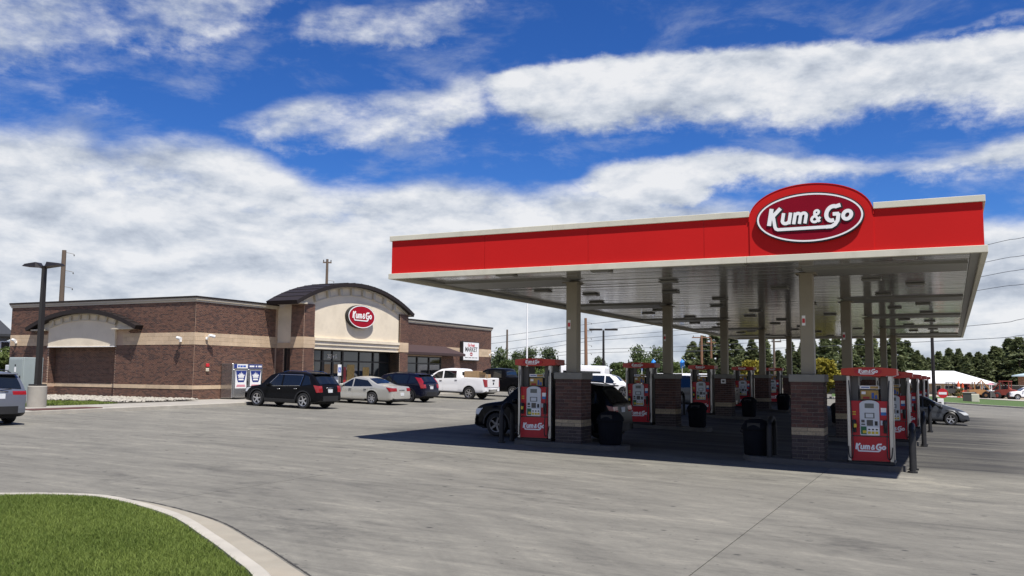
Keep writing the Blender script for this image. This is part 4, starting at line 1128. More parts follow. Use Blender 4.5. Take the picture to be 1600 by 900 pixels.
def zarc(y):
    for (a, za), (b, zb) in zip(face, face[1:]):
        if a <= y <= b: return za+(zb-za)*(y-a)/(b-a)
    return 3.9
poly = [(TY0+0.02, 3.93), (TY0+0.96, 3.93), (TY0+0.96, B0+0.02), (TY1-1.01, B0+0.02), (TY1-1.01, 3.93), (TY1-0.02, 3.93), (TY1-0.02, zarc(TY1-0.02))]+pf[::-1]+[(TY0+0.02, zarc(TY0+0.02))]
q = MB(); q.prism(poly, XF-0.25, XF, 'x'); S('stucco_panel', q, M['stucco'])
# eaves boxes closing the roof ends
for a, b in ((RC-RHW+0.25, TY0+0.01), (TY1-0.01, RC+RHW-0.25)):
    q = MB(); zz = zarc(min(max((a+b)/2, face[1][0]), face[-2][0])); q.box(-35.2, -33.1, a, b, 3.86, 3.95); S('eave_soffit', q, M['cornice'])
    q = MB(); q.box(XF-0.2, XF, a+0.25, b, 3.95, zz-0.02); S('eave_infill', q, M['stucco'])
q = MB(); q.box(SXc-0.4, PX_-0.96, TY0+0.28, TY1-0.28, B1-0.35, 4.3); S('tower_side', q, M['stucco'])
q = MB(); q.box(SXc-0.05, PX_-0.955, TY0+0.2, TY0+0.27, B0, B1-0.34); q.box(SXc-0.05, PX_-0.955, TY1-0.27, TY1-0.2, B0, B1-0.34); S('tower_band', q, M['stone'])
q = MB(); q.box(-36.1, -35.9, RC-RHW+1.2, RC+RHW-1.2, 3.6, 4.2); S('tower_back', q, M['roofmetal'])
q = MB(); q.box(SXc-0.02, PX_-0.96, TY0+0.32, TY0+0.36, ZG, B0); S('side_glass', q, M['glass'])
q = MB(); q.box(SXc-0.02, SXc+0.55, TY0+0.22, TY0+0.31, ZG-0.2, B0); S('side_pier', q, M['brown']); brick_face('x', TY0+0.22, SXc, SXc+0.55, ZG, B0)
q = MB(); q.box(SXc+0.56, SXc+0.64, TY0+0.27, TY0+0.315, ZG, B0); q.box(PX_-1.06, PX_-0.96, TY0+0.27, TY0+0.315, ZG, B0); S('mullion', q, M['bronze'])
# arched trim with brackets under the roof
def arch_band(c, hw, rise, z0, s0, s1, a, b, axis, lim):
    up = [p for p in arc_pts(c, hw, rise, z0, 60, s0) if lim[0] < p[0] < lim[1]]; lo = [p for p in arc_pts(c, hw, rise, z0, 60, s1) if lim[0] < p[0] < lim[1]]
    q = MB(); n = min(len(up), len(lo)); q.prism(up[:n]+lo[:n][::-1], a, b, axis); return q
S('arch_trim', arch_band(RC, RHW, RR, RZ, 0.24, 0.32, XF, XF+0.14, 'x', (TY0+0.05, TY1-0.05)), M['cornice'])
S('arch_trim', arch_band(RC, RHW, RR, RZ, 0.72, 0.77, XF, XF+0.05, 'x', (TY0+1.0, TY1-1.05)), M['cornice'])
def brackets(c, hw, rise, z0, axis, a, b, us, s0, s1, w=0.12):
    r = (hw*hw+rise*rise)/(2*rise); zc = z0+rise-r
    for u in us:
        th = math.asin((u-c)/r); d = Vector((math.sin(th), math.cos(th))); t = Vector((d.y, -d.x))
        p = [Vector((c, zc))+d*(r-s0)+t*-w, Vector((c, zc))+d*(r-s0)+t*w, Vector((c, zc))+d*(r-s1)+t*w, Vector((c, zc))+d*(r-s1)+t*-w]
        q = MB(); q.prism([(v.x, v.y) for v in p], a, b, axis); S('bracket', q, M['cornice'])
brackets(RC, RHW, RR, RZ, 'x', XF, XF+0.16, [RC-4.3+i*1.23 for i in range(8)], 0.325, 0.72)
def bmesh_one(l, h):
    m = MB(); x, y, z = l/2, 0.012, h/2
    m.add([(-x, -y, -z), (x, -y, -z), (x, -y, z), (-x, -y, z), (-x, 0.02, -z), (x, 0.02, -z), (x, 0.02, z), (-x, 0.02, z)], [(0, 1, 2, 3), (0, 4, 5, 1), (1, 5, 6, 2), (2, 6, 7, 3), (3, 7, 4, 0)])
    return m
def seen(b):
    p = Vector(b[0]); d = p.length; nrm = Vector((1, 0, 0)) if b[3] else Vector((0, -1, 0))
    return b[1]*b[2]*max(0, -(p/d).dot(nrm))/d/d
order = sorted(range(len(BRK)), key=lambda i: -seen(BRK[i])); single = set(order[:300])
SBM = {}
mass = MB()
for i, (p, l, h, turned, _) in enumerate(BRK):
    if i in single:
        key = (round(l, 3), round(h, 4))
        if key not in SBM: SBM[key] = bmesh_one(*key).mesh('brick', M['brick'], recalc=False)
        link('brick', SBM[key], shop, p, (0, 0, math.pi/2 if turned else 0))
    else:
        x, y, z = l/2, 0.012, h/2
        vs = [(-x, -y, -z), (x, -y, -z), (x, -y, z), (-x, -y, z), (-x, 0.02, -z), (x, 0.02, -z), (x, 0.02, z), (-x, 0.02, z)]
        if turned: vs = [(-b, a, c) for a, b, c in vs]
        mass.add([(a+p[0], b+p[1], c+p[2]) for a, b, c in vs], [(0, 1, 2, 3), (0, 4, 5, 1), (1, 5, 6, 2), (2, 6, 7, 3), (3, 7, 4, 0)])
me = mass.mesh('brick', M['brick_at'], recalc=False)
a_ = me.attributes.new('tint', 'FLOAT', 'FACE'); a_.data.foreach_set('value', np.repeat(nr.rand(len(mass.f)//5), 5).astype(np.float32))
o = link('brick', me, shop); o['kind'] = 'stuff'
# stepped sill bands under the stucco
for z0, z1, o_ in ((B0-0.02, B0+0.20, 0.20), (B0+0.23, B0+0.43, 0.26), (B0+0.46, B0+0.64, 0.32)):
    q = MB(); q.box(XF-0.3, XF+o_-0.18, TY0+0.96, TY1-1.01, z0, z1); S('sill_band', q, M['stucco'])
# shop front glazing under the tower
GX = -34.15
q = MB(); q.box(GX-0.3, GX-0.12, TY0+0.9, TY1-0.9, ZG-0.2, B0+0.05); S('dark_interior', q, M['under'])
q = MB(); q.box(XF-0.8, XF-0.24, TY0+0.96, TY1-1.01, B0-0.02, B0+0.06); S('porch_soffit', q, M['bronze'])
mul = [atX(px, 570, GX).y for px in (487, 502.5, 518, 534, 560, 582, 606)]
mul = [max(TY0+1.0, min(TY1-1.05, v)) for v in mul]; mul[0] = TY0+0.97; mul.append(TY1-1.03)
wd = [0.07, 0.16, 0.05, 0.16, 0.06, 0.14, 0.06, 0.06]
for m_, w in zip(mul, wd):
    q = MB(); q.box(GX-0.05, GX+0.07, m_-w/2, m_+w/2, ZG, B0); S('mullion', q, M['bronze'])
for z, w in ((ZG+0.08, 0.16), (0.64, 0.09), (B0-0.05, 0.1)):
    for a, b, wa, wb in zip(mul, mul[1:], wd, wd[1:]):
        q = MB(); q.box(GX-0.045, GX+0.06, a+wa/2, b-wb/2, z-w/2, z+w/2); S('transom', q, M['bronze'])
for i, (a, b) in enumerate(zip(mul, mul[1:])):
    for z0, z1 in ((ZG+0.16, 0.595), (0.685, B0-0.1)):
        q = MB(); q.box(GX-0.012, GX+0.012, a+wd[i]/2, b-wd[i+1]/2, z0, z1); pn = S('window_pane', q, M['glass'])
    if i in (1, 2):                                              # the pair of doors
        d = S('door', MB().box(GX+0.013, GX+0.055, a+wd[i]/2+0.02, a+wd[i]/2+0.11, ZG+0.17, 0.58), M['bronze'])
        h = MB(); h.tube([(GX+0.09, b-wd[i+1]/2-0.16, -0.85), (GX+0.09, b-wd[i+1]/2-0.16, -0.35)], 0.02, 6); h.build('handle', M['steel'], d)
# posters behind the glass
for i, a, b, z0, z1, m_ in ((0, .15, .6, -.45, .35, 'poster'), (1, .2, .85, -.1, .45, 'card'), (2, .2, .8, -.1, .45, 'card'), (3, .3, .75, -1.0, .45, 'poster'), (4, .3, .75, -1.0, .3, 'poster'), (2, .3, .7, -.9, -.3, 'bezel'), (3, .1, .25, -.9, .3, 'posterred')):
    y0 = mul[i]+(mul[i+1]-mul[i])*a; y1 = mul[i]+(mul[i+1]-mul[i])*b
    q = MB(); q.box(GX+0.0125, GX+0.017, y0, y1, z0, z1); S('window_poster', q, M[m_])
dm = text_mesh('street_number', '2234 S.', 0.34, M['white'], 0.003, 0.006)
link('street_number', dm, shop, (GX+0.02, (mul[1]+mul[3])/2, 0.92), (math.pi/2, 0, math.pi/2))
# wing windows and brown awning
WY0, WY1 = TY1+0.02, 60.2
wm = [WY0+0.05]+[atX(px, 560, SXc-0.1).y for px in (651, 669.5, 690)]+[WY1-0.04]
S('dark_interior', MB().box(SXc-0.32, SXc-0.2, WY0, WY1, ZG+0.1, B0), M['under'])
for v in wm:
    S('mullion', MB().box(SXc-0.16, SXc-0.02, v-0.07, v+0.07, ZG+0.25, B0-0.15), M['bronze'])
for a, b in zip(wm, wm[1:]):
    for z in (ZG+0.29, 0.66, B0-0.2): S('transom', MB().box(SXc-0.15, SXc-0.03, a+0.07, b-0.07, z-0.04, z+0.04), M['bronze'])
    for z0, z1 in ((ZG+0.33, 0.62), (0.70, B0-0.24)): S('window_pane', MB().box(SXc-0.11, SXc-0.08, a+0.07, b-0.07, z0, z1), M['glass'])
S('window_poster', MB().box(SXc-0.079, SXc-0.074, wm[0]+0.3, wm[0]+0.95, -1.0, 0.1), M['blue'])
AW = MB(); ya, yb = TY1+0.05, 61.9; xo = SXc+1.15
AW.add([(SXc+0.03, ya, 2.02), (SXc+0.03, yb-1.25, 2.02), (xo, yb, 1.46), (xo, ya, 1.46), (xo, ya, 1.28), (xo, yb, 1.28), (SXc+0.03, yb, 1.46), (SXc+0.03, yb, 1.28), (SXc+0.03, ya, 1.28)],
       [(0, 1, 2, 3), (3, 2, 5, 4), (1, 6, 2), (2, 6, 7, 5), (4, 5, 7, 8), (0, 3, 4, 8), (0, 8, 7, 6, 1)])
S('awning', AW, M['awning'])

# barrel awning over the bricked-up bay of the left wall
AC, AHW, AR_, AZ = -43.75, 4.50, 0.98, 2.38
S('bay_roof', barrel('y', AC, AHW, AR_, AZ, 34.30, SYc+0.02, 0.22, 2), M['roofmetal'])
af = arc_pts(AC, AHW, AR_, AZ, shrink=0.225)
def zarc2(x):
    for (a, za), (b, zb) in zip(af, af[1:]):
        if a <= x <= b: return za+(zb-za)*(x-a)/(b-a)
    return AZ
pa, pb = -46.70, -41.25; YP = 34.70
mid = [p for p in af if pa < p[0] < pb]
q = MB(); q.prism([(pa, B0-0.05), (pb, B0-0.05), (pb, zarc2(pb)-0.01)]+[(x, z-0.01) for x, z in mid[::-1]]+[(pa, zarc2(pa)-0.01)], YP, SYc-0.002); S('bay_panel', q, M['stucco'])
for a, b in ((AC-AHW+0.35, pa-0.002), (pb+0.002, AC+AHW-0.35)):
    lo = [(a, 2.20), (b, 2.20)]; up = [(x, z-0.01) for x, z in af if a < x < b]
    q = MB(); q.prism(lo+[(b, zarc2(b)-0.01)]+up[::-1]+[(a, zarc2(a)-0.012)], YP+0.04, SYc-0.002); S('bay_return', q, M['stucco'])
    q = MB(); q.box(min(a, b)+(0.0), max(a, b), 34.42, YP+0.018, 2.20, 2.28); S('eave_soffit', q, M['cornice'])
S('arch_trim', arch_band(AC, AHW, AR_, AZ, 0.56, 0.62, YP-0.04, YP, 'y', (pa+0.02, pb-0.02)), M['cornice'])
S('arch_trim', arch_band(AC, AHW, AR_, AZ, 0.225, 0.29, YP-0.10, YP, 'y', (pa+0.02, pb-0.02)), M['cornice'])
brackets(AC, AHW, AR_, AZ, 'y', YP-0.12, YP, [AC-2.6+i*0.75 for i in range(8)], 0.295, 0.56, 0.07)
q = MB(); q.prism([(pa-0.02, B0-0.09), (pb+0.02, B0-0.09), (pb+0.02, B0-0.05), (pa-0.02, B0-0.05)], YP-0.03, SYc-0.002); S('panel_sill', q, M['white'])

# signs and fittings on the shop
ss = empty('oval_sign', (XF+0.17, 46.35, 3.44), math.pi/2); tag(ss, 'red oval logo sign with white ring on the cream front above the shop doors', 'sign')
MB().prism(ellipse(1.42, 0.73), -0.09, 0.17).build('sign_case', M['black'], ss, smooth=40)
ell_ring(MB(), 1.40, 0.71, 1.345, 0.655, -0.105, -0.088).build('white_ring', M['white'], ss, smooth=40)
MB().prism(ellipse(1.348, 0.658), -0.10, -0.089).build('sign_face', M['signred'], ss); link('lettering', LOGO_STORE, ss, (0, -0.121, 0.03))
ms = empty('market_sign', (SXc+0.02, 64.35, 1.75), math.pi/2); tag(ms, 'square white market sign in a black frame on the right part of the shop', 'sign')
MB().bbox(-1.38, 1.38, -0.30, -0.0, -0.78, 0.78, 0.02).build('sign_case', M['black'], ms); MB().box(-1.30, 1.30, -0.312, -0.301, -0.71, 0.71).build('sign_face', M['white'], ms)
for s_, size, z, m_, w in (('Go Fresh', 0.34, 0.48, 'signr', 1.15), ('MARKET', 0.52, 0.13, 'darksteel', 2.05)):
    link('lettering', text_mesh('lettering', s_, size, M[m_], 0.003, 0.008, 0, w), ms, (0, -0.316, z), (math.pi/2, 0, 0))
MB().prism([(0.24*math.cos(2*math.pi*i/24), -0.24+0.15*math.sin(2*math.pi*i/24)) for i in range(24)], -0.318, -0.311).build('logo_oval', M['signred'], ms); link('lettering', LOGO_DOT, ms, (0, -0.323, -0.24))
q = MB()
for k in range(22):
    x = -1.02+k*0.097
    if k % 6 == 5: continue
    q.box(x-0.033, x+0.033, -0.317, -0.311, -0.56, -0.49)
q.build('small_print', M['darksteel'], ms)
def camera_thing(p, face, label):
    r = empty('security_camera', p, face); tag(r, label, 'camera', 'white cameras on the shop walls')
    MB().bbox(-0.07, 0.07, -0.10, 0.0, -0.07, 0.07, 0.015).build('wall_box', M['white'], r)
    q = MB(); q.tube([(0, -0.08, 0.03), (0, -0.22, 0.10), (0.05, -0.25, 0.12)], 0.03, 8); q.build('arm', M['white'], r)
    q = MB(); q.tube([(-0.05, -0.24, 0.15), (0.28, -0.30, 0.10)], [0.075, 0.085], 10); q.build('camera_body', M['white'], r, smooth=50); return r
camera_thing((-49.6, SYc-0.025, 1.56), 0, 'white security camera left of the arched bay on the shop side wall'); camera_thing((-36.4, SYc-0.025, 1.55), 0, 'white security camera on the tan band just left of the shop corner'); camera_thing((SXc+0.025, 35.6, 1.70), math.pi/2, 'white security camera on the tan band just right of the shop corner'); camera_thing((SXc+0.025, 68.1, 1.55), math.pi/2, 'white security camera at the far right end of the shop')
def alarm(p, label):
    al = empty('fire_alarm', p, math.pi/2); tag(al, label, 'fire alarm')
    MB().bbox(-0.10, 0.10, -0.09, 0, -0.06, 0.12, 0.02).build('strobe', M['signr'], al); MB().bbox(-0.10, 0.10, -0.08, 0, -0.30, -0.12, 0.02).build('bell_box', M['cornice'], al)
alarm((SXc+0.01, 35.75, 0.25), 'red fire alarm strobe on the brick wall near the shop corner'); alarm((SXc+0.01, 67.2, 0.05), 'red fire alarm strobe above the pickup bed at the shop end')

# ------------------------------------------------------------------ pavement, kerb, verge by the shop
front = [(-31.0, 13.0), (-31.0, 22.0), (-31.0, 28.5), (-31.1, 33.0), (-31.5, 35.5), (-32.15, 37.0), (-32.3, 40), (-32.3, 69)]
fl_ = smooth_line(front, 6)
KHT = 0.15
o = ribbon('kerb', fl_, offset(fl_, 0.16), lambda x, y: gz(x, y)+KHT, lambda x, y: gz(x, y)+KHT, M['kerb']).build('kerb', M['kerb'], smooth=25); o['kind'] = 'structure'
def walk_z(x, y):
    t = sm((y-30)/6); return (gz(x, y)+KHT)*(1-t)+t*max(ZG, min(ZG+0.04, gz(x, y)+KHT))
inner = offset(fl_, 0.165)
n = len(fl_); back = [(-33.7, y) if y < 33.6 else (SXc+0.004, y) for x, y in fl_]
mb = MB(); vs = []
for (a, b) in zip(inner, back):
    for k in range(5): x, y = a[0]+(b[0]-a[0])*k/4, a[1]+(b[1]-a[1])*k/4; vs.append((x, y, (gz(x, y)+KHT-0.004) if k == 0 else walk_z(x, y)))
mb.add(vs, [(i*5+k, i*5+k+1, i*5+6+k, i*5+5+k) for i in range(n-1) for k in range(4)])
o = mb.build('sidewalk', M['concrete'], recalc=False)
for p in o.data.polygons:
    if p.normal.z < 0: p.flip()
o['kind'] = 'structure'
q = MB(); q.add([(x, y, gz(x, y)+0.13) for x, y in ((-33.7, 12), (-33.7, 33.95), (SXc, 33.95), (SXc, 36.0), (-58, 36.0), (-58, 12))], [(0, 1, 2, 3, 4, 5)])
o = q.build('verge', M['soil'])
for p in o.data.polygons:
    if p.normal.z < 0: p.flip()
o['kind'] = 'structure'
nG = 110000; X = -58+25*nr.rand(nG); Y = 20+14*nr.rand(nG)
VP = [Gp(40, 636, .13), Gp(60, 634.5, .13), Gp(120, 633.2, .13), Gp(186, 631.2, .13), Gp(150, 628.2, .13), Gp(60, 627.0, .13), Gp(0, 626.5, .13), Gp(-60, 628, .13), Gp(-60, 638, .13)]
kk = inside(VP, X, Y)
blades('verge_grass', X[kk], Y[kk], gz_np(X[kk], Y[kk])+0.12, 0.085, 0.011, M['grass'], 0.7)
# pale river rocks along the foot of the wall
def rock_mesh(seed):
    r2 = random.Random(seed); bm = bmesh.new(); bmesh.ops.create_icosphere(bm, subdivisions=1, radius=1)
    for v in bm.verts: v.co *= 0.8+0.4*r2.random(); v.co.z *= 0.6
    me = bpy.data.meshes.new('rock'); bm.to_mesh(me); bm.free(); return [tuple(v.co) for v in me.vertices], [tuple(p.vertices) for p in me.polygons]
RK = [rock_mesh(i) for i in range(5)]
q = MB()
RP = [Gp(60, 625.6, .13), Gp(150, 626.8, .13), Gp(190, 628.8, .13), Gp(250, 627.6, .13), Gp(296, 625.8, .13), (-34.9, 34.8), (-50, 34.8), (-52, 33.0)]
for i in range(9000):
    x = rnd.uniform(-50.0, -33.75); y = rnd.uniform(26, 34.85)
    if not inside(RP, np.array([x]), np.array([y]))[0]: continue
    s_ = rnd.uniform(0.045, 0.11); a = rnd.uniform(0, 6.28); vs, fs = RK[i % 5]; c, t = math.cos(a), math.sin(a); z = max(gz(x, y)+0.15, ZG-0.02)+rnd.uniform(0, 0.05)
    q.add([(x+(vx*c-vy*t)*s_, y+(vx*t+vy*c)*s_, z+vz*s_) for vx, vy, vz in vs], fs)
o = q.build('river_rocks', M['rock'], smooth=60, recalc=False); o['kind'] = 'stuff'
# storm drain in the kerb
dr = empty('storm_drain', (-31.06, 24.6, gz(-31, 24.6))); tag(dr, 'rusty iron storm drain lid over a dark inlet in the kerb by the lamp post', 'drain')
MB().bbox(-1.0, 0.02, -2.0, 1.1, 0.150, 0.185, 0.01).build('lid', M['rust'], dr); MB().box(-0.02, 0.035, 0.25, 1.05, 0.005, 0.135).build('inlet', M['under'], dr)
# handicapped parking sign
hx, hy = -32.75, 43.6
hp = empty('parking_sign', (hx, hy, ZG)); tag(hp, 'blue and white disabled parking sign on a post behind the parked cars', 'sign')
q = MB(); q.cyl(0, 0, 0, 2.0, 0.03, n=8); q.build('post', M['steel'], hp); MB().bbox(0.032, 0.045, -0.17, 0.17, 1.32, 1.98, 0.004).build('plate', M['white'], hp); MB().box(0.0455, 0.05, -0.13, 0.13, 1.52, 1.82).build('blue_field', M['signblue'], hp)
q = MB(); q.tube([(0.053, 0.0, 1.78), (0.053, 0.0, 1.66), (0.053, -0.06, 1.62)], 0.012, 6); q.tube([(0.053, 0.05*math.cos(R(a)), 1.62+0.05*math.sin(R(a))) for a in range(0, 361, 45)], 0.009, 6); q.build('wheelchair_symbol', M['white'], hp)
# two-door ice freezer
fx0, fx1, fy0 = SXc+0.06, SXc+0.86, 36.75
ic = empty('ice_freezer', ((fx0+fx1)/2, fy0, ZG+0.02), math.pi/2); tag(ic, 'steel two-door ice freezer with blue and white ice posters against the brick wall', 'ice freezer')
w = 2.34; d = fx1-fx0; h = 1.93
MB().bbox(0, w, -d/2, d/2, 0.08, h, 0.02).build('cabinet', M['freezer'], ic); MB().box(0.05, w-0.05, -d/2+0.05, d/2-0.05, 0, 0.08).build('plinth', M['black'], ic)
for k in range(2):
    a = 0.05+k*1.13; b = a+1.10
    dd = MB().bbox(a, b, -d/2-0.05, -d/2-0.002, 0.12, 1.62, 0.015).build('door', M['freezer'], ic)
    MB().box(a+0.13, b-0.13, -d/2-0.057, -d/2-0.051, 0.60, 1.56).build('poster', M['white'], dd)
    cx = (a+b)/2
    q = MB(); q.prism([(a+0.14, 1.55), (b-0.14, 1.55), (b-0.26, 1.06), (cx+0.22, 0.93), (cx-0.22, 0.93), (a+0.26, 1.06)], -d/2-0.0605, -d/2-0.0575); q.build('poster_field', M['iceblue'], dd)
    q = MB()
    for t in (-0.2, -0.1, 0, 0.1, 0.2): q.prism([(cx+t-0.07, 1.26), (cx+t+0.07, 1.26), (cx+t*1.05+0.0, 1.50-abs(t)*0.7)], -d/2-0.064-abs(t)*0.005, -d/2-0.061)
    q.prism([(cx-0.22, 1.17), (cx+0.22, 1.17), (cx+0.2, 1.25), (cx-0.2, 1.25)], -d/2-0.063, -d/2-0.061); q.prism([(cx-0.2, 1.03), (cx+0.2, 1.03), (cx+0.18, 1.12), (cx-0.18, 1.12)], -d/2-0.063, -d/2-0.061); q.build('ice_emblem', M['white'], dd)
    q = MB(); q.prism([(a+0.2, 0.68), (b-0.2, 0.68), (b-0.25, 0.80), (a+0.25, 0.80)], -d/2-0.062, -d/2-0.0575); q.build('poster_strip', M['icepink'], dd)
    MB().bbox(b-0.09, b-0.05, -d/2-0.10, -d/2-0.05, 0.80, 1.02, 0.01).build('handle', M['black'], dd)
    hd = MB().box(a+0.02, b-0.02, -d/2-0.02, -d/2-0.002, 1.68, 1.90).build('header', M['white'] if k == 0 else M['iceblue'], ic)
    q = MB()
    for t in ((0.30, 0.42), (0.46, 0.62), (0.66, 0.84)) if k == 0 else ((0.08, 0.42), (0.52, 0.62), (0.70, 0.95)):
        q.box(a+t[0]*1.1, a+t[1]*1.1, -d/2-0.027, -d/2-0.021, 1.745, 1.835)
    q.build('header_print', M['signblue'] if k == 0 else M['white'], hd)
    if k == 0: MB().box(a+0.02, a+0.26, -d/2-0.025, -d/2-0.0205, 1.68, 1.90).build('header_field', M['iceblue'], hd)
# electrical cabinets
e1 = empty('electrical_cabinet', (-37.1, 26.6, gz(-37, 26.6)+0.13), R(4)); tag(e1, 'tall grey green electrical cabinet between the silver SUV and the lamp post', 'cabinet', )
MB().box(-0.55, 0.55, -0.55, 0.55, 0, 0.12).build('pad', M['concrete'], e1); MB().bbox(-0.46, 0.46, -0.55, 0.45, 0.12, 2.05, 0.02).build('cabinet_body', M['cabinet'], e1); dd = MB().bbox(-0.42, 0.42, -0.585, -0.552, 0.2, 1.98, 0.01).build('door', M['cabinet'], e1)
MB().box(-0.06, 0.04, -0.592, -0.586, 1.40, 1.62).build('notice', M['white'], dd); MB().box(-0.12, 0.10, -0.591, -0.586, 1.22, 1.30).build('warning_label', M['icepink'], dd); MB().bbox(0.28, 0.33, -0.62, -0.586, 1.05, 1.25, 0.008).build('handle', M['black'], dd); MB().box(-0.05, 0.02, -0.592, -0.586, 1.66, 1.74).build('warning_mark', M['black'], dd)
e2 = empty('meter_box', (-39.3, 27.6, gz(-39, 27)+0.13), R(4)); tag(e2, 'small pale meter box left of the tall grey green cabinet', 'meter box')
MB().box(-0.06, 0.06, -0.06, 0.06, 0, 1.0).build('post', M['steel'], e2); MB().bbox(-0.42, 0.42, -0.22, 0.2, 0.95, 1.72, 0.02).build('cabinet_body', M['bezel'], e2); MB().bbox(-0.2, 0.12, -0.26, -0.222, 1.25, 1.5, 0.01).build('meter_window', M['screen'], e2)

# lamp posts
def lamp_post(p, h, base_h, r_base, heads, label, group=None, w=0.10):
    r = empty('lamp_post', p); tag(r, label, 'lamp post', group)
    if base_h:
        q = MB(); q.cyl(0, 0, -0.1, base_h-0.03, r_base, n=24); q.cyl(0, 0, base_h-0.03, base_h, r_base, r_base-0.03, n=24); q.build('concrete_base', M['concrete'], r, smooth=35)
        MB().bbox(-0.24, 0.24, -0.24, 0.24, base_h, base_h+0.07, 0.01).build('base_plate', M['bronze'], r)
    q = MB(); q.add([(-w, -w, base_h), (w, -w, base_h), (w, w, base_h), (-w, w, base_h), (-w*.7, -w*.7, h), (w*.7, -w*.7, h), (w*.7, w*.7, h), (-w*.7, w*.7, h)], [(0, 3, 2, 1), (4, 5, 6, 7), (0, 1, 5, 4), (1, 2, 6, 5), (2, 3, 7, 6), (3, 0, 4, 7)]); q.build('pole', M['bronze'], r)
    for a in heads:
        a = R(a); ca, sa = math.cos(a), math.sin(a); q = MB()
        P = lambda u, v, z: (0.85*(u*ca-v*sa), 0.85*(u*sa+v*ca), z)
        q.add([P(0.10, -0.05, h-0.12), P(0.10, 0.05, h-0.12), P(0.30, 0.28, h-0.06), P(0.30, -0.28, h-0.06), P(1.05, 0.26, h-0.02), P(1.05, -0.26, h-0.02), P(0.35, 0.22, h+0.14), P(0.35, -0.22, h+0.14), P(0.95, 0.2, h+0.08), P(0.95, -0.2, h+0.08), P(0.1, 0.05, h-0.02), P(0.1, -0.05, h-0.02)],
              [(0, 1, 2, 3), (3, 2, 4, 5), (6, 7, 9, 8), (2, 6, 8, 4), (7, 3, 5, 9), (4, 8, 9, 5), (0, 3, 7, 11), (1, 10, 6, 2), (10, 11, 7, 6), (0, 11, 10, 1)])
        q.build('lamp_head', M['bronze'], r)
    return r
lamp_post((-33.25, 24.35, gz(-33, 24.3)+0.14), 5.75, 0.86, 0.36, (195, 5), 'near dark lamp post with two heads on a round concrete base')

# ------------------------------------------------------------------ vehicles
def paint(name, c, rough=0.28, metal=0.0, coat=0.4): return mat(name, c, rough, metal, coat=coat, spec=0.4)
P_BLACK = mat('black_car_paint', (0.004, 0.004, 0.005), 0.30, spec=0.14); P_NAVY = paint('navy_car_paint', (0.004, 0.005, 0.014), 0.2, 0.0, 0.0); P_WHITE = paint('white_car_paint', (0.78, 0.78, 0.78), 0.35)
P_CHAMP = paint('champagne_car_paint', (0.50, 0.485, 0.43), 0.30, 0.45); P_SILV = paint('silver_blue_car_paint', (0.20, 0.215, 0.245), 0.32, 0.6); P_GREY = paint('dark_grey_car_paint', (0.055, 0.060, 0.070), 0.30, 0.4)
P_SILVER = paint('silver_car_paint', (0.45, 0.46, 0.48), 0.30, 0.6)

def lerp_tab(tab, x):
    return float(np.interp(x, [p[0] for p in tab], [p[1] for p in tab]))
def soft_tab(tab, x, r=0.10):
    return sum(lerp_tab(tab, x+d*r) for d in (-1, -0.5, 0, 0.5, 1))/5

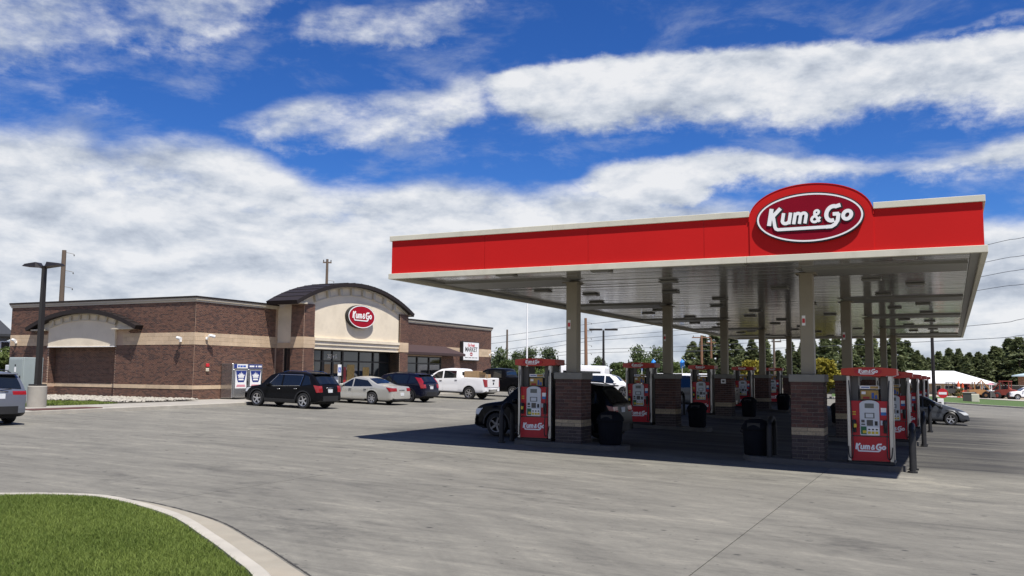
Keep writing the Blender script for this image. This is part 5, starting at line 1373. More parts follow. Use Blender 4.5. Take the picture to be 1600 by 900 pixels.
class Car:
    """A lofted body. x runs forward, y to the left, z up; the origin is on the ground in the middle."""
    def __init__(s, L, W, top, belt, axles, wr, sill=0.27, tumble=0.30, taper=0.10, bed=None, nose=0.9, tail=0.5):
        s.L, s.W, s.top, s.belt, s.ax, s.wr, s.sill, s.tum, s.taper, s.bed = L, W, top, belt, axles, wr, sill, tumble, taper, bed
        s.nose, s.tail = nose, tail; s.soft = 0.0 if bed else 0.22
    def hw(s, x):
        f = s.L/2; a = 1.0
        if x > f-s.nose: t = (x-(f-s.nose))/s.nose; a -= s.taper*1.6*t*t*t
        if x < -f+s.tail: t = (-f+s.tail-x)/s.tail; a -= s.taper*t*t*t
        return s.W/2*a
    def topz(s, x):
        f = s.L/2; e = min(f-abs(x), 1.0); return soft_tab(s.top, x, 0.04+s.soft*max(0.0, e-0.25))
    def beltz(s, x): return min(soft_tab(s.belt, x, 0.1), s.topz(x)-0.03)
    def side(s, x, z):                                    # outside half width at a height
        b = s.beltz(x); w = s.hw(x)
        if z <= b:
            t = (z-s.sill)/max(0.05, b-s.sill)
            return w*(1.0-0.035*max(0, t)**2-0.02*max(0, 1-t)**2*1.2)
        return w*0.965-(z-b)*s.tum
    def botz(s, x):
        z = s.sill-0.06
        f = s.L/2
        if x > f-0.5: z += (x-(f-0.5))**2*0.35
        if x < -f+0.6: z += (-f+0.6-x)**2*0.45
        for a in s.ax:
            R_ = s.wr+0.075; d = abs(x-a)
            if d < R_: z = max(z, s.wr+math.sqrt(R_*R_-d*d)*0.98)
        return z
    def section(s, x):
        zb = s.botz(x); zt = s.topz(x); b = s.beltz(x); w = s.hw(x)
        pts = [(0, zb), (s.side(x, zb)*0.80, zb), (s.side(x, zb+0.02)*0.965, zb+0.005)]
        z3 = max(zb+0.03, s.sill+0.02); pts.append((s.side(x, z3), z3))
        for t in (0.25, 0.55, 0.82): z = z3+(b-z3)*t; pts.append((s.side(x, z)+0.010*math.sin(t*9), z))
        pts.append((s.side(x, b), b))
        if s.bed and s.bed[0] <= x <= s.bed[1]:
            y = s.side(x, b); pts += [(y-0.005, zt), (y-0.03, zt+0.012), (y-0.10, zt+0.01), (y-0.11, s.bed[2]), (y*0.5, s.bed[2]), (0, s.bed[2])]
        else:
            h = zt-b; r = min(0.09, h*0.45)
            y1 = s.side(x, b+(h-r)*0.5); y2 = s.side(x, zt-r); y3 = s.side(x, zt)-r*0.75
            cr = 0.035 if h > 0.3 else 0.03
            pts += [(y1, b+(h-r)*0.5), (y2, zt-r), (y2-r*0.28, zt-r*0.32), (y3, zt), (y3*0.55, zt+cr*0.7), (0, zt+cr)]
        return pts
    def stations(s):
        f = s.L/2; X = set(np.round(np.linspace(-f, f, 44), 4).tolist())
        for a in s.ax:
            R_ = s.wr+0.075
            for t in np.linspace(0, math.pi, 13): X.add(round(a+R_*math.cos(t), 4))
        for x, _ in s.top: X.add(round(max(-f, min(f, x)), 4))
        X |= {round(-f+0.03, 4), round(-f+0.1, 4), round(f-0.03, 4), round(f-0.1, 4)}
        if s.bed:
            for e in (s.bed[0]-0.012, s.bed[0], s.bed[1], s.bed[1]+0.012): X.add(round(e, 4))
        X = sorted(X); out = [X[0]]
        for x in X[1:]:
            if x-out[-1] > 0.008: out.append(x)
        return out
    def body(s, m, root):
        xs = s.stations(); vs = []; n = None
        for x in xs:
            p = s.section(x); n = len(p); vs += [(x, y, z) for y, z in p]+[(x, -y, z) for y, z in p[1:-1][::-1]]
        k = 2*n-2; q = MB()
        n0 = 0; q.v = vs
        for i in range(len(xs)-1):
            for j in range(k):
                q.f.append((i*k+j, i*k+(j+1) % k, (i+1)*k+(j+1) % k, (i+1)*k+j))
                q.m.append(1 if (j < 3 or j >= k-3) else 0)
        q.f += [tuple(range(k)), tuple((len(xs)-1)*k+j for j in range(k-1, -1, -1))]; q.m += [0, 0]
        return q.build('body', [m, M['cartrim']], root, smooth=38)
    def patch(s, poly, sgn, out=0.006, n=None, m=None, thick=0.004):
        """A panel on the flank: poly is a convex outline in (x, z)."""
        q = MB(); v = [(x, sgn*(s.side(x, z)+out), z) for x, z in poly]; w = [(x, sgn*(s.side(x, z)-0.01), z) for x, z in poly]; n = len(poly)
        q.add(v+w, [tuple(range(n))]+[(i, n+i, n+(i+1) % n, (i+1) % n) for i in range(n)]); return q
    def grid_patch(s, x0, x1, z0, z1, sgn, out=0.006, cut=None):
        nx, nz = 8, 5; q = MB(); vs = []
        for i in range(nx+1):
            for j in range(nz+1):
                x = x0+(x1-x0)*i/nx; zt = z1(x) if callable(z1) else z1; zl = z0(x) if callable(z0) else z0
                z = zl+(zt-zl)*j/nz; vs.append((x, sgn*(s.side(x, z)+out+0.010*math.sin(max(0, min(1, (z-s.sill-0.02)/max(0.1, s.beltz(x)-s.sill)))*9)*(1 if z < s.beltz(x)-0.02 else 0)), z))
        q.add(vs, [(i*(nz+1)+j, (i+1)*(nz+1)+j, (i+1)*(nz+1)+j+1, i*(nz+1)+j+1) for i in range(nx) for j in range(nz)]); return q
    def top_patch(s, x0, x1, inset, lift=0.008, n=10, f0=1.0, f1=1.0):
        """Glass on the sloping top between two stations (windscreen, rear window)."""
        q = MB(); vs = []
        for i in range(n+1):
            x = x0+(x1-x0)*i/n; zt = s.topz(x); w = s.side(x, zt)-inset; w *= f0+(f1-f0)*i/n
            d = s.topz(x+0.02)-s.topz(x-0.02); nx, nz = -d, 0.04; l = math.hypot(nx, nz); nx, nz = nx/l*lift, nz/l*lift
            for j in range(9):
                t = -1+2*j/8; crown = 0.035*(1-abs(t)**1.6); vs.append((x+nx, w*t, zt+nz+crown+0.002))
        q.add(vs, [(i*9+j, i*9+j+1, (i+1)*9+j+1, (i+1)*9+j) for i in range(n) for j in range(8)]); return q

def make_wheel(r, w, rim, spokes, name='wheel'):
    """One wheel about the y axis, outside towards +y."""
    t = MB(); t.lathe([(r*0.66, -w/2), (r*0.93, -w/2), (r, -w*0.32), (r, w*0.32), (r*0.93, w/2), (r*0.66, w/2)], n=28)
    tm = t.mesh('tyre', M['tyre'], 40)
    q = MB(); q.lathe([(r*0.66, -w*0.4), (r*0.66, w*0.46), (r*0.60, w*0.44), (r*0.585, w*0.1)], n=28); rm_ = r*0.60
    for k in range(spokes):
        a = 2*math.pi*k/spokes; c, t_ = math.cos(a), math.sin(a); w1, w2 = r*0.10, r*0.075
        P = lambda u, v, y: (u*c-v*t_, y, u*t_+v*c)
        q.add([P(r*0.08, -w1, w*0.40), P(rm_, -w2, w*0.44), P(rm_, w2, w*0.44), P(r*0.08, w1, w*0.40), P(r*0.08, -w1, w*0.25), P(rm_, -w2, w*0.30), P(rm_, w2, w*0.30), P(r*0.08, w1, w*0.25)],
              [(0, 1, 2, 3), (0, 4, 5, 1), (3, 2, 6, 7)])
    q.lathe([(0, w*0.44), (r*0.13, w*0.43), (r*0.15, w*0.25)], n=12)
    rm = q.mesh('rim', rim, 35)
    b = MB(); b.lathe([(0, w*0.02), (r*0.62, w*0.02)], n=20); bk = b.mesh('brake_disc', M['under'])
    return tm, rm, bk
def fit_wheels(car, root, rim, spokes=5, w=0.23):
    tm, rm, bk = make_wheel(car.wr, w, rim, spokes)
    for a in car.ax:
        for sgn in (1, -1):
            e = link('wheel', tm, root, (a, sgn*(car.W/2-w/2-0.015), car.wr), (0, rnd.uniform(0, 6), 0 if sgn > 0 else math.pi))
            link('rim', rm, e); link('brake_disc', bk, e)
def bits(car, root, m, spec):
    """Glass, lamps, doors, plates, mirrors, bumpers."""
    f = car.L/2
    q = MB(); q.box(-f+0.25, f-0.25, -car.W/2+0.30, car.W/2-0.30, car.sill-0.08, car.sill+0.30); q.build('underbody', M['under'], root)
    for sgn in (1, -1):
        for i, (x0, x1) in enumerate(spec['doors']):
            lo = car.sill+0.07
            d = car.grid_patch(x0+0.012, x1-0.012, lo, lambda x: car.beltz(x)-0.005, sgn, 0.007).build('door', m, root, smooth=40)
            hx_ = x0+0.16; hz = car.beltz(hx_)-0.12; yy = sgn*(car.side(hx_, hz)+0.016)
            h = MB(); h.bbox(hx_-0.09, hx_+0.09, *sorted((yy, yy+sgn*0.022)), hz-0.018, hz+0.018, 0.006); h.build('handle', spec.get('handle', m), d)
        for poly in spec['windows']:
            car.patch(poly, sgn, 0.006).build('side_window', M['carglass'], root)
        if spec.get('winline'):
            for (xa, za), (xb, zb) in zip(spec['winline'], spec['winline'][1:]):
                q = MB(); q.tube([(xa, sgn*(car.side(xa, za)+0.008), za), (xb, sgn*(car.side(xb, zb)+0.008), zb)], 0.012, 5); q.build('window_trim', M['chrome'], root)
        # mirrors
        mx, mz = spec['mirror']; y = sgn*(car.side(mx, mz)+0.02); q = MB(); q.bbox(mx-0.06, mx+0.09, *sorted((y, y+sgn*0.20)), mz-0.06, mz+0.09, 0.025); q.build('mirror', m, root, smooth=50)
        # arch and sill cladding
        if spec.get('clad'):
            q = car.grid_patch(car.ax[0]+car.wr+0.08, car.ax[1]-car.wr-0.08, car.sill+0.0, car.sill+0.13, sgn, 0.014); q.build('sill_cladding', M['cartrim'], root, smooth=40)
            for a in car.ax:
                q = MB(); R0, R1 = car.wr+0.072, car.wr+0.125; vs = []; k = 14
                for i in range(k+1):
                    t = math.pi*(i/k)*1.0; 
                    for rr in (R0, R1):
                        x = a+rr*math.cos(t); z = max(car.sill, car.wr+rr*math.sin(t)*0.98); x_ = max(-f+0.02, min(f-0.02, x)); vs.append((x_, sgn*(car.side(x_, z)+0.016), z))
                q.add(vs, [(2*i, 2*i+1, 2*i+3, 2*i+2) for i in range(k)]); q.build('arch_cladding', M['cartrim'], root)
    if 'screen' in spec: car.top_patch(*spec['screen']).build('windscreen', M['carglass'], root, smooth=60)
    if 'rear' in spec: car.top_patch(*spec['rear']).build('rear_window', M['carglass'], root, smooth=60)
    wrap_lamp(car, root, spec['tail'], M['tail'], 'tail_lamp', -1); wrap_lamp(car, root, spec['headl'], M['head'], 'head_lamp', 1)
    pz = spec.get('platez', 0.9); px0 = rear_x(car, pz); q = MB(); q.box(px0-0.03, px0+0.05, -0.16, 0.16, pz-0.08, pz+0.08); q.build('licence_plate', M['plate'], root)
    if spec.get('badge'):
        bz_ = spec['badge']; xx = rear_x(car, bz_); q = MB(); q.bbox(xx-0.03, xx+0.05, -0.26, 0.26, bz_-0.022, bz_+0.022, 0.008); q.build('tailgate_strip', M['chrome'], root)
    rz = spec.get('bumper', (0.38, 0.62)); mt = spec.get('bumperm', M['cartrim'])
    for sgn, nm in ((-1, 'rear_bumper'), (1, 'front_bumper')):
        q = MB(); vs = []; n = 12
        for i in range(n+1):
            y = -1+2*i/n
            for z in (rz[0], rz[1]):
                ex = f if sgn > 0 else rear_x(car, 0.5*(rz[0]+rz[1]))*-1
                yy = y*car.W*0.46; x = sgn*(ex+0.045-0.16*abs(y)**3.2); vs.append((x, yy, z))
        for i in range(n+1):
            y = -1+2*i/n
            for z in (rz[0]+0.03, rz[1]+0.005): vs.append((sgn*(f-0.30), y*car.W*0.46, z))
        m_ = 2*(n+1)
        fs = [(2*i, 2*i+2, 2*i+3, 2*i+1) for i in range(n)]+[(2*i+1, 2*i+3, m_+2*i+3, m_+2*i+1) for i in range(n)]+[(2*i, m_+2*i, m_+2*i+2, 2*i+2) for i in range(n)]
        q.add(vs, fs); q.build(nm, mt, root, smooth=40)
    gz0, gz1 = spec.get('grille', (0.55, 0.75)); q = MB(); xg = front_x(car, (gz0+gz1)/2); q.bbox(xg-0.06, xg+0.012, -0.42, 0.42, gz0, gz1, 0.02); q.build('grille', spec.get('grillem', M['cartrim']), root)
    if spec.get('rails'):
        x0, x1 = spec['rails']
        for sgn in (1, -1):
            pts = [(x, sgn*(car.side(x, car.topz(x))-0.10), car.topz(x)+(0.055 if 0 < i < 6 else 0.0)) for i, x in enumerate(np.linspace(x0, x1, 7))]; q = MB(); q.tube(pts, 0.017, 6); q.build('roof_rail', spec.get('railm', M['cartrim']), root, smooth=60)
    if spec.get('spoiler'):
        x0 = spec['spoiler']; z = car.topz(x0); w = car.side(x0, z)-0.06; q = MB(); q.bbox(x0-0.20, x0+0.14, -w, w, z+0.0, z+0.045, 0.015); q.build('roof_spoiler', m, root)
    if spec.get('wiper'):
        zz = spec['wiper']; q = MB(); xa = rear_x(car, zz)-0.02; xb = rear_x(car, zz+0.06)-0.025; q.tube([(xa, 0.05, zz), (xb, -0.38, zz+0.05)], 0.012, 5); q.build('rear_wiper', M['cartrim'], root)
def rear_x(car, z):
    x = -car.L/2
    while x < 0 and car.topz(x) < z: x += 0.01
    return x
def front_x(car, z):
    x = car.L/2
    while x > 0 and car.topz(x) < z: x -= 0.01
    return x
def wrap_lamp(car, root, lamp, m, name, end):
    """Lamp wrapped round a body corner: (z0, z1, how far in across the end, how far along the flank)."""
    z0, z1, inn, along = lamp
    for sgn in (1, -1):
        def ex(z): return (rear_x(car, z)-0.014) if end < 0 else (front_x(car, z)+0.014)
        K = 4; vs = []
        for k in range(4):
            z = z0+(z1-z0)*k/3; x0 = ex(z); row = []
            for j in range(K+1): row.append((x0, sgn*(car.side(x0+end*-0.02, z)-inn*(1-j/K)), z))
            row[-1] = (x0-end*0.004, sgn*(car.side(x0-end*0.02, z)+0.014), z)
            la = along*(0.55+0.45*k/3)
            for j in range(1, K+1): x = x0-end*la*j/K; row.append((x, sgn*(car.side(x, z)+0.016), z+0.05*(j/K)*(k/3-0.3)))
            vs += row
        n = 2*K+1; q = MB(); q.add(vs, [(r_*n+c, r_*n+c+1, (r_+1)*n+c+1, (r_+1)*n+c) for r_ in range(3) for c in range(n-1)])
        q.build(name, m, root, smooth=50)

def car_root(name, label, cat, x, y, head, group=None):
    z = gz(x, y); root = empty(name, (x, y, z), head)
    # the ground slopes: sit the car on it
    e = 1.2; gx = (gz(x+e, y)-gz(x-e, y))/(2*e); gy = (gz(x, y+e)-gz(x, y-e))/(2*e)
    fx, fy = math.cos(head), math.sin(head); pitch = -math.atan(gx*fx+gy*fy); roll = math.atan(-gx*fy+gy*fx)
    root.rotation_euler = (roll, pitch, head); tag(root, label, cat, group); return root

def suv_shape(L, W, H, wb, wr, fo=0.92, rear_rake=0.42, belt0=0.98, belt1=1.10, hood=1.05):
    f = L/2; xf = f-fo; xr = xf-wb
    top = [(-f, 0.50), (-f+0.03, 0.72), (-f+0.07, belt1-0.06), (-f+0.10, belt1+0.02), (-f+rear_rake, H-0.09), (-f+rear_rake+0.22, H-0.03), (-f+1.5, H), (0.0, H-0.005), (0.45, H-0.07), (f-1.75+0.35, H-0.22), (f-1.30, hood+0.10), (f-1.10, hood), (f-0.45, hood-0.09), (f-0.12, hood-0.22), (f-0.03, hood-0.42), (f, 0.45)]
    belt = [(-f, belt1-0.12), (-f+0.3, belt1), (-f+1.2, belt1-0.04), (f-1.6, belt0), (f, belt0-0.15)]
    return Car(L, W, top, belt, (xr, xf), wr, sill=0.30, tumble=0.27, taper=0.13)
def suv(name, label, x, y, head, m, L=4.77, W=1.84, H=1.70, wb=2.86, wr=0.365, rim='rim', spokes=5, clad=True, chrome=False, rails=True, tail=(0.80, 1.12, 0.24, 0.14), cat='suv', platez=0.86, wiper=None, group=None, **kw):
    c = suv_shape(L, W, H, wb, wr, **kw); f = L/2; r = car_root(name, label, cat, x, y, head, group)
    c.body(m, r); xr, xf = c.ax; b = lambda x: c.beltz(x)+0.02; t = lambda x, k=0.10: c.topz(x)-k
    mid = 0.5*(xr+xf)-0.10
    a0, a1 = f-1.50, f-2.10
    w1 = [(mid+0.05, b(mid+0.05)), (a0, b(a0)+0.01), (a1, t(a1, 0.09)), (mid+0.05, t(mid+0.05))]
    w2 = [(xr+0.22, b(xr+0.22)), (mid-0.05, b(mid-0.05)), (mid-0.05, t(mid-0.05)), (xr+0.12, t(xr+0.12))]
    w3 = [(-f+0.52, b(-f+0.52)+0.05), (xr+0.10, b(xr+0.10)), (xr+0.02, t(xr+0.02)), (-f+0.72, t(-f+0.72, 0.14))]
    spec = dict(doors=[(xr+0.30, mid), (mid, xf-0.46)], windows=[w1, w2, w3], mirror=(a0-0.16, b(a0)+0.07), screen=(f-1.24, f-1.98, 0.10), rear=(-f+0.135, -f+c_rr(kw)-0.03, 0.12), tail=tail, headl=(0.70, 0.88, 0.34, 0.30), clad=clad, platez=platez, badge=platez+0.15, rails=(-f+0.75, f-2.3) if rails else None, spoiler=-f+c_rr(kw)+0.06, handle=M['chrome'] if chrome else m, wiper=wiper)
    if chrome:
        spec['winline'] = [w2[0], w1[1], w1[2], w2[3], w2[0]]; spec['railm'] = M['chrome']
    bits(c, r, m, spec); fit_wheels(c, r, M[rim], spokes); return r
def c_rr(kw): return kw.get('rear_rake', 0.42)

def sedan(name, label, x, y, head, m, L=5.0, W=1.86, H=1.47, wb=2.75, wr=0.335, cat='car', rim='rim', hatch=False, fo=0.95, spokes=7, group=None, screen_x=None):
    f = L/2; xf = f-fo; xr = xf-wb
    if hatch:
        top = [(-f, 0.45), (-f+0.04, 0.75), (-f+0.10, 0.98), (-f+0.55, H-0.14), (-f+0.85, H-0.03), (-0.25, H), (0.25, H-0.06), (f-1.75, H-0.28), (f-1.05, 0.99), (f-0.85, 0.94), (f-0.35, 0.80), (f-0.10, 0.66), (f-0.02, 0.52), (f, 0.36)]
    else:
        top = [(-f, 0.42), (-f+0.03, 0.70), (-f+0.07, 0.94), (-f+0.12, 0.985), (-f+0.85, 1.02), (-f+1.15, 1.10), (-f+1.75, H-0.08), (-f+2.1, H-0.01), (-0.05, H), (0.35, H-0.06), (f-1.95, H-0.22), (f-1.38, 1.00), (f-1.2, 0.96), (f-0.4, 0.83), (f-0.10, 0.70), (f-0.02, 0.54), (f, 0.36)]
    belt = [(-f, 0.86), (-f+0.5, 0.94), (f-1.6, 0.90), (f-0.3, 0.74), (f, 0.62)]
    c = Car(L, W, top, belt, (xr, xf), wr, sill=0.24, tumble=0.36, taper=0.14); r = car_root(name, label, cat, x, y, head, group); c.body(m, r)
    b = lambda x: c.beltz(x)+0.02; t = lambda x, k=0.085: c.topz(x)-k; mid = 0.5*(xr+xf)-0.05
    a0 = f-1.50 if not hatch else f-1.28; a1 = f-2.12 if not hatch else f-2.0
    w1 = [(mid+0.04, b(mid+0.04)), (a0, b(a0)), (a1, t(a1)), (mid+0.04, t(mid+0.04))]
    xb = xr+0.05; w2 = [(xb-0.08, b(xb)+0.03), (mid-0.04, b(mid-0.04)), (mid-0.04, t(mid-0.04)), (xb+0.32, t(xb+0.32, 0.09))]
    spec = dict(doors=[(xr+0.28, mid), (mid, xf-0.42)], windows=[w1, w2], mirror=(a0-0.12, b(a0)+0.06), screen=(f-1.34, f-2.0, 0.09) if not hatch else (f-1.02, f-1.75, 0.09), rear=(-f+1.13, -f+1.72, 0.09) if not hatch else (-f+0.13, -f+0.52, 0.10), tail=(0.74, 0.92, 0.34, 0.40) if not hatch else (0.75, 1.02, 0.2, 0.15), headl=(0.58, 0.72, 0.36, 0.40), platez=0.58, bumper=(0.26, 0.34), grille=(0.42, 0.60), badge=0.80 if not hatch else None, handle=M['cartrim'])
    bits(c, r, m, spec); fit_wheels(c, r, M[rim], spokes, 0.21); return r

def pickup(name, label, x, y, head, m, L=5.85, W=2.02, H=1.95, wb=3.65, wr=0.40, rim='rim', group=None):
    f = L/2; xf = f-0.95; xr = xf-wb; xb0, xb1 = -f+0.07, -f+1.80; rail = 1.40
    top = [(-f, 0.62), (-f+0.02, rail-0.01), (xb1+0.02, rail), (xb1+0.06, rail+0.02), (xb1+0.14, H-0.12), (xb1+0.30, H-0.02), (0.0, H), (0.55, H-0.06), (f-2.02, H-0.24), (f-1.36, 1.30), (f-1.2, 1.22), (f-0.5, 1.18), (f-0.12, 1.08), (f-0.02, 0.80), (f, 0.52)]
    belt = [(-f, rail-0.04), (xb1, rail-0.05), (f-1.5, 1.22), (f, 1.0)]
    c = Car(L, W, top, belt, (xr, xf), wr, sill=0.44, tumble=0.24, taper=0.08, bed=(xb0, xb1, 0.88)); r = car_root(name, label, 'pickup', x, y, head, group); c.body(m, r)
    b = lambda x: c.beltz(x)+0.03; t = lambda x, k=0.12: c.topz(x)-k; mid = 0.30
    w1 = [(mid+0.05, b(mid+0.05)), (f-1.58, b(f-1.58)), (f-2.18, t(f-2.18, 0.09)), (mid+0.05, t(mid+0.05))]
    w2 = [(xb1+0.42, b(xb1+0.42)), (mid-0.05, b(mid-0.05)), (mid-0.05, t(mid-0.05)), (xb1+0.46, t(xb1+0.46))]
    spec = dict(doors=[(xb1+0.28, mid), (mid, f-1.55)], windows=[w1, w2], mirror=(f-1.72, b(f-1.7)+0.08), screen=(f-1.32, f-1.98, 0.09), rear=(xb1+0.075, xb1+0.13, 0.14), tail=(0.84, 1.30, 0.17, 0.22), headl=(0.78, 0.98, 0.34, 0.28), platez=0.62, bumper=(0.48, 0.68), bumperm=M['chrome'], grille=(0.70, 1.02), grillem=M['chrome'], badge=None, handle=M['cartrim'])
    bits(c, r, m, spec); fit_wheels(c, r, M[rim], 6, 0.27)
    q = MB(); q.bbox(-f-0.02, -f+0.03, -0.78, 0.78, 0.80, rail-0.02, 0.015); tg = q.build('tailgate', m, r)
    q = MB(); q.bbox(-f-0.045, -f-0.02, -0.16, 0.16, 1.22, 1.29, 0.01); q.build('handle', M['cartrim'], tg)
    q = MB(); q.bbox(-f-0.035, -f-0.02, -0.08, 0.08, 0.98, 1.12, 0.01); q.build('badge', M['cartrim'], tg)
    return r
WEST = math.pi
# along the shop kerb
suv('parked_suv', 'silver blue SUV cut by the left edge of the picture, seen from behind', -29.45, 18.95, R(172), P_SILV, L=4.6, W=1.84, H=1.70, wb=2.66, wr=0.36, tail=(0.98, 1.10, 0.42, 0.34), platez=0.94, wiper=1.12, spokes=5, rear_rake=0.50)
suv('parked_suv', 'black SUV with chrome window trim parked nose-in by the ice freezer', -29.05, 34.95, WEST, P_BLACK, L=4.68, W=1.84, H=1.71, wb=2.82, wr=0.375, chrome=True, tail=(0.80, 1.10, 0.24, 0.26), rear_rake=0.55)
sedan('parked_sedan', 'champagne sedan with red tail lamps parked between two dark SUVs', -29.15, 41.15, WEST, P_CHAMP, L=4.95, wb=2.62, fo=0.95)
suv('parked_suv', 'navy blue SUV with tall red tail lamps between the sedan and the white pickup', -29.55, 45.2, WEST, P_NAVY, L=4.58, W=1.85, H=1.67, wb=2.66, wr=0.36, rim='rimdark', tail=(0.84, 1.42, 0.22, 0.34), rear_rake=0.50)
pk = pickup('pickup_truck', 'white pickup truck carrying cardboard boxes in its bed', -29.85, 52.3, WEST, P_WHITE)
pickup('pickup_truck', 'black pickup truck parked beyond the white pickup at the shop end', -29.6, 58.3, WEST, P_BLACK, L=5.9, H=2.0)
# boxes in the bed of the white pickup
for i, (dx, dy, w, d, h, rz) in enumerate(((-30.05+1.85, 52.0, 0.95, 0.8, 0.92, 0.05), (-27.7, 52.55, 0.55, 0.7, 0.72, -0.2), (-27.35, 51.75, 0.42, 0.5, 0.75, 0.3))):
    g = gz(dx, dy)+0.905
    bx = empty('cardboard_box', (dx, dy, g), rz); tag(bx, ['large upright cardboard box behind the cab of the white pickup', 'middle sized cardboard box in the white pickup bed', 'small open cardboard box near the white pickup tailgate'][i], 'box', 'boxes in the white pickup bed')
    MB().bbox(-w/2, w/2, -d/2, d/2, 0, h, 0.01).build('carton', M['card'], bx)
    if i == 2:
        q = MB(); q.add([(-w/2, -d/2, h), (w/2, -d/2, h), (w/2+0.02, -d/2-0.16, h+0.1), (-w/2, -d/2-0.16, h+0.12)], [(0, 1, 2, 3)]); q.build('flap', M['card'], bx)
    q = MB(); q.box(-w/2-0.002, w/2+0.002, -0.03, 0.03, h*0.0+0.01, h+0.003); q.build('tape', M['gutter'], bx)
# under the canopy
suv('large_suv', 'large black SUV standing at the front pumps in the canopy shade', -12.15, 28.0, WEST, P_BLACK, L=5.1, W=2.0, H=1.86, rim='rimdark', wb=3.0, wr=0.39, chrome=False, tail=(0.98, 1.16, 0.40, 0.20), platez=1.05, rear_rake=0.62, belt0=1.10, belt1=1.20, hood=1.16)
pickup('pickup_truck', 'dark grey pickup truck in the shade behind the third row pump', atY(1070, 620, 51.2).x, 51.2, WEST, P_GREY, L=5.9, H=1.98, rim='rimdark')
sedan('hatchback', 'dark grey hatchback facing right at the far edge of the canopy', -1.45, 54.6, R(4), P_GREY, L=4.36, W=1.82, H=1.47, wb=2.65, wr=0.325, hatch=True, fo=0.90, spokes=5)
# beyond the canopy
def place(px, dist): v = px_dir(px, 588); k = dist/math.hypot(v.x, v.y); return v.x*k, v.y*k
x, y = place(950, 73); suv('parked_car', 'white car far behind the left brick pier', x, y, R(8), P_WHITE, L=4.7, H=1.72, cat='car', rails=False, rim='rimdark', clad=False)
x, y = place(1592, 150); pickup('pickup_truck', 'white pickup truck at the right edge beside the red machines', x+1.3, y, R(195), P_WHITE)
def van(name, label, x, y, head, m, L=5.9, W=2.05, H=2.35):
    f = L/2; wr = 0.36; top = [(-f, 0.5), (-f+0.03, 1.2), (-f+0.08, H-0.12), (-f+0.25, H), (f-2.0, H), (f-1.6, H-0.18), (f-0.85, 1.28), (f-0.7, 1.2), (f-0.1, 0.95), (f, 0.45)]; belt = [(-f, 1.2), (f-1, 1.15), (f, 0.9)]
    c = Car(L, W, top, belt, (-f+1.2, f-1.0), wr, sill=0.32, tumble=0.10, taper=0.06); r = car_root(name, label, 'van', x, y, head); c.body(m, r); b = lambda x: c.beltz(x)+0.03
    spec = dict(doors=[(f-2.1, f-1.15)], windows=[[(f-2.0, b(f-2.0)), (f-1.15, b(f-1.15)), (f-1.55, H-0.42), (f-2.0, H-0.32)], [(-f+0.4, 1.3), (f-2.2, 1.3), (f-2.2, 1.9), (-f+0.4, 1.9)]], mirror=(f-1.2, 1.35), screen=(f-0.88, f-1.55, 0.08), tail=(0.9, 1.4, 0.1, 0.08), headl=(0.75, 0.95, 0.3, 0.3), platez=0.8)
    bits(c, r, m, spec); fit_wheels(c, r, M['rim'], 5); return r
x, y = place(897, 78); van('white_van', 'white van roof showing behind the left brick pier', x, y, R(186), P_WHITE)

# ------------------------------------------------------------------ trees
def leaves_mesh(P, size, m, seed, flat=0.5):
    """Leaf clumps: one bent quad at each point."""
    r2 = np.random.RandomState(seed); P = np.asarray(P); n = len(P); a = r2.rand(n)*2*np.pi; el_ = (r2.rand(n)-0.5)*np.pi*flat
    u = np.stack([np.cos(a)*np.cos(el_), np.sin(a)*np.cos(el_), np.sin(el_)], 1); b = r2.rand(n)*2*np.pi
    t = np.cross(u, np.stack([np.cos(b), np.sin(b), 0.6*np.ones(n)], 1)); t /= np.linalg.norm(t, axis=1)[:, None]+1e-9
    s = (size*(0.6+0.8*r2.rand(n)))[:, None]; V = np.empty((n, 4, 3)); V[:, 0] = P-u*s; V[:, 1] = P-t*s*0.45; V[:, 2] = P+u*s; V[:, 3] = P+t*s*0.45
    me = bpy.data.meshes.new('crown'); me.vertices.add(n*4); me.vertices.foreach_set('co', V.ravel()); me.loops.add(n*4); me.loops.foreach_set('vertex_index', np.arange(n*4, dtype=np.int32))
    me.polygons.add(n); me.polygons.foreach_set('loop_start', np.arange(n, dtype=np.int32)*4); me.update(calc_edges=True)
    at_ = me.attributes.new('tint', 'FLOAT', 'FACE'); return me, at_, r2
def conifer(seed, n_br=170, per=20, R_=0.20, jit=1.0):
    """A pine one unit tall: whorls of drooping boughs with gaps between."""
    r2 = np.random.RandomState(seed); P = []; T = []
    for k in range(n_br):
        t = 0.10+0.90*(k/n_br)**0.92; a = r2.rand()*6.283; Rm = R_*(1-t)**0.72*(0.55+0.6*r2.rand())*(1.0 if t > 0.2 else 0.8)+0.012; tint = r2.rand()
        for j in range(per):
            f = 0.25+0.75*math.sqrt(r2.rand()); d = Rm*f; z = t+0.02*(1-f)-0.05*f*f*(1-t)+0.05*f*(t)+(r2.rand()-0.5)*0.035; sp = (r2.rand()-0.5)*0.8*(0.3+0.5*f)
            P.append((d*math.cos(a+sp), d*math.sin(a+sp), z)); T.append(min(1, max(0, 0.55*tint+0.45*r2.rand())))
    me, at_, _ = leaves_mesh(np.array(P), 0.030, M['pine'], seed, 0.7); at_.data.foreach_set('value', np.array(T, np.float32)); me.materials.append(M['pine']); return me
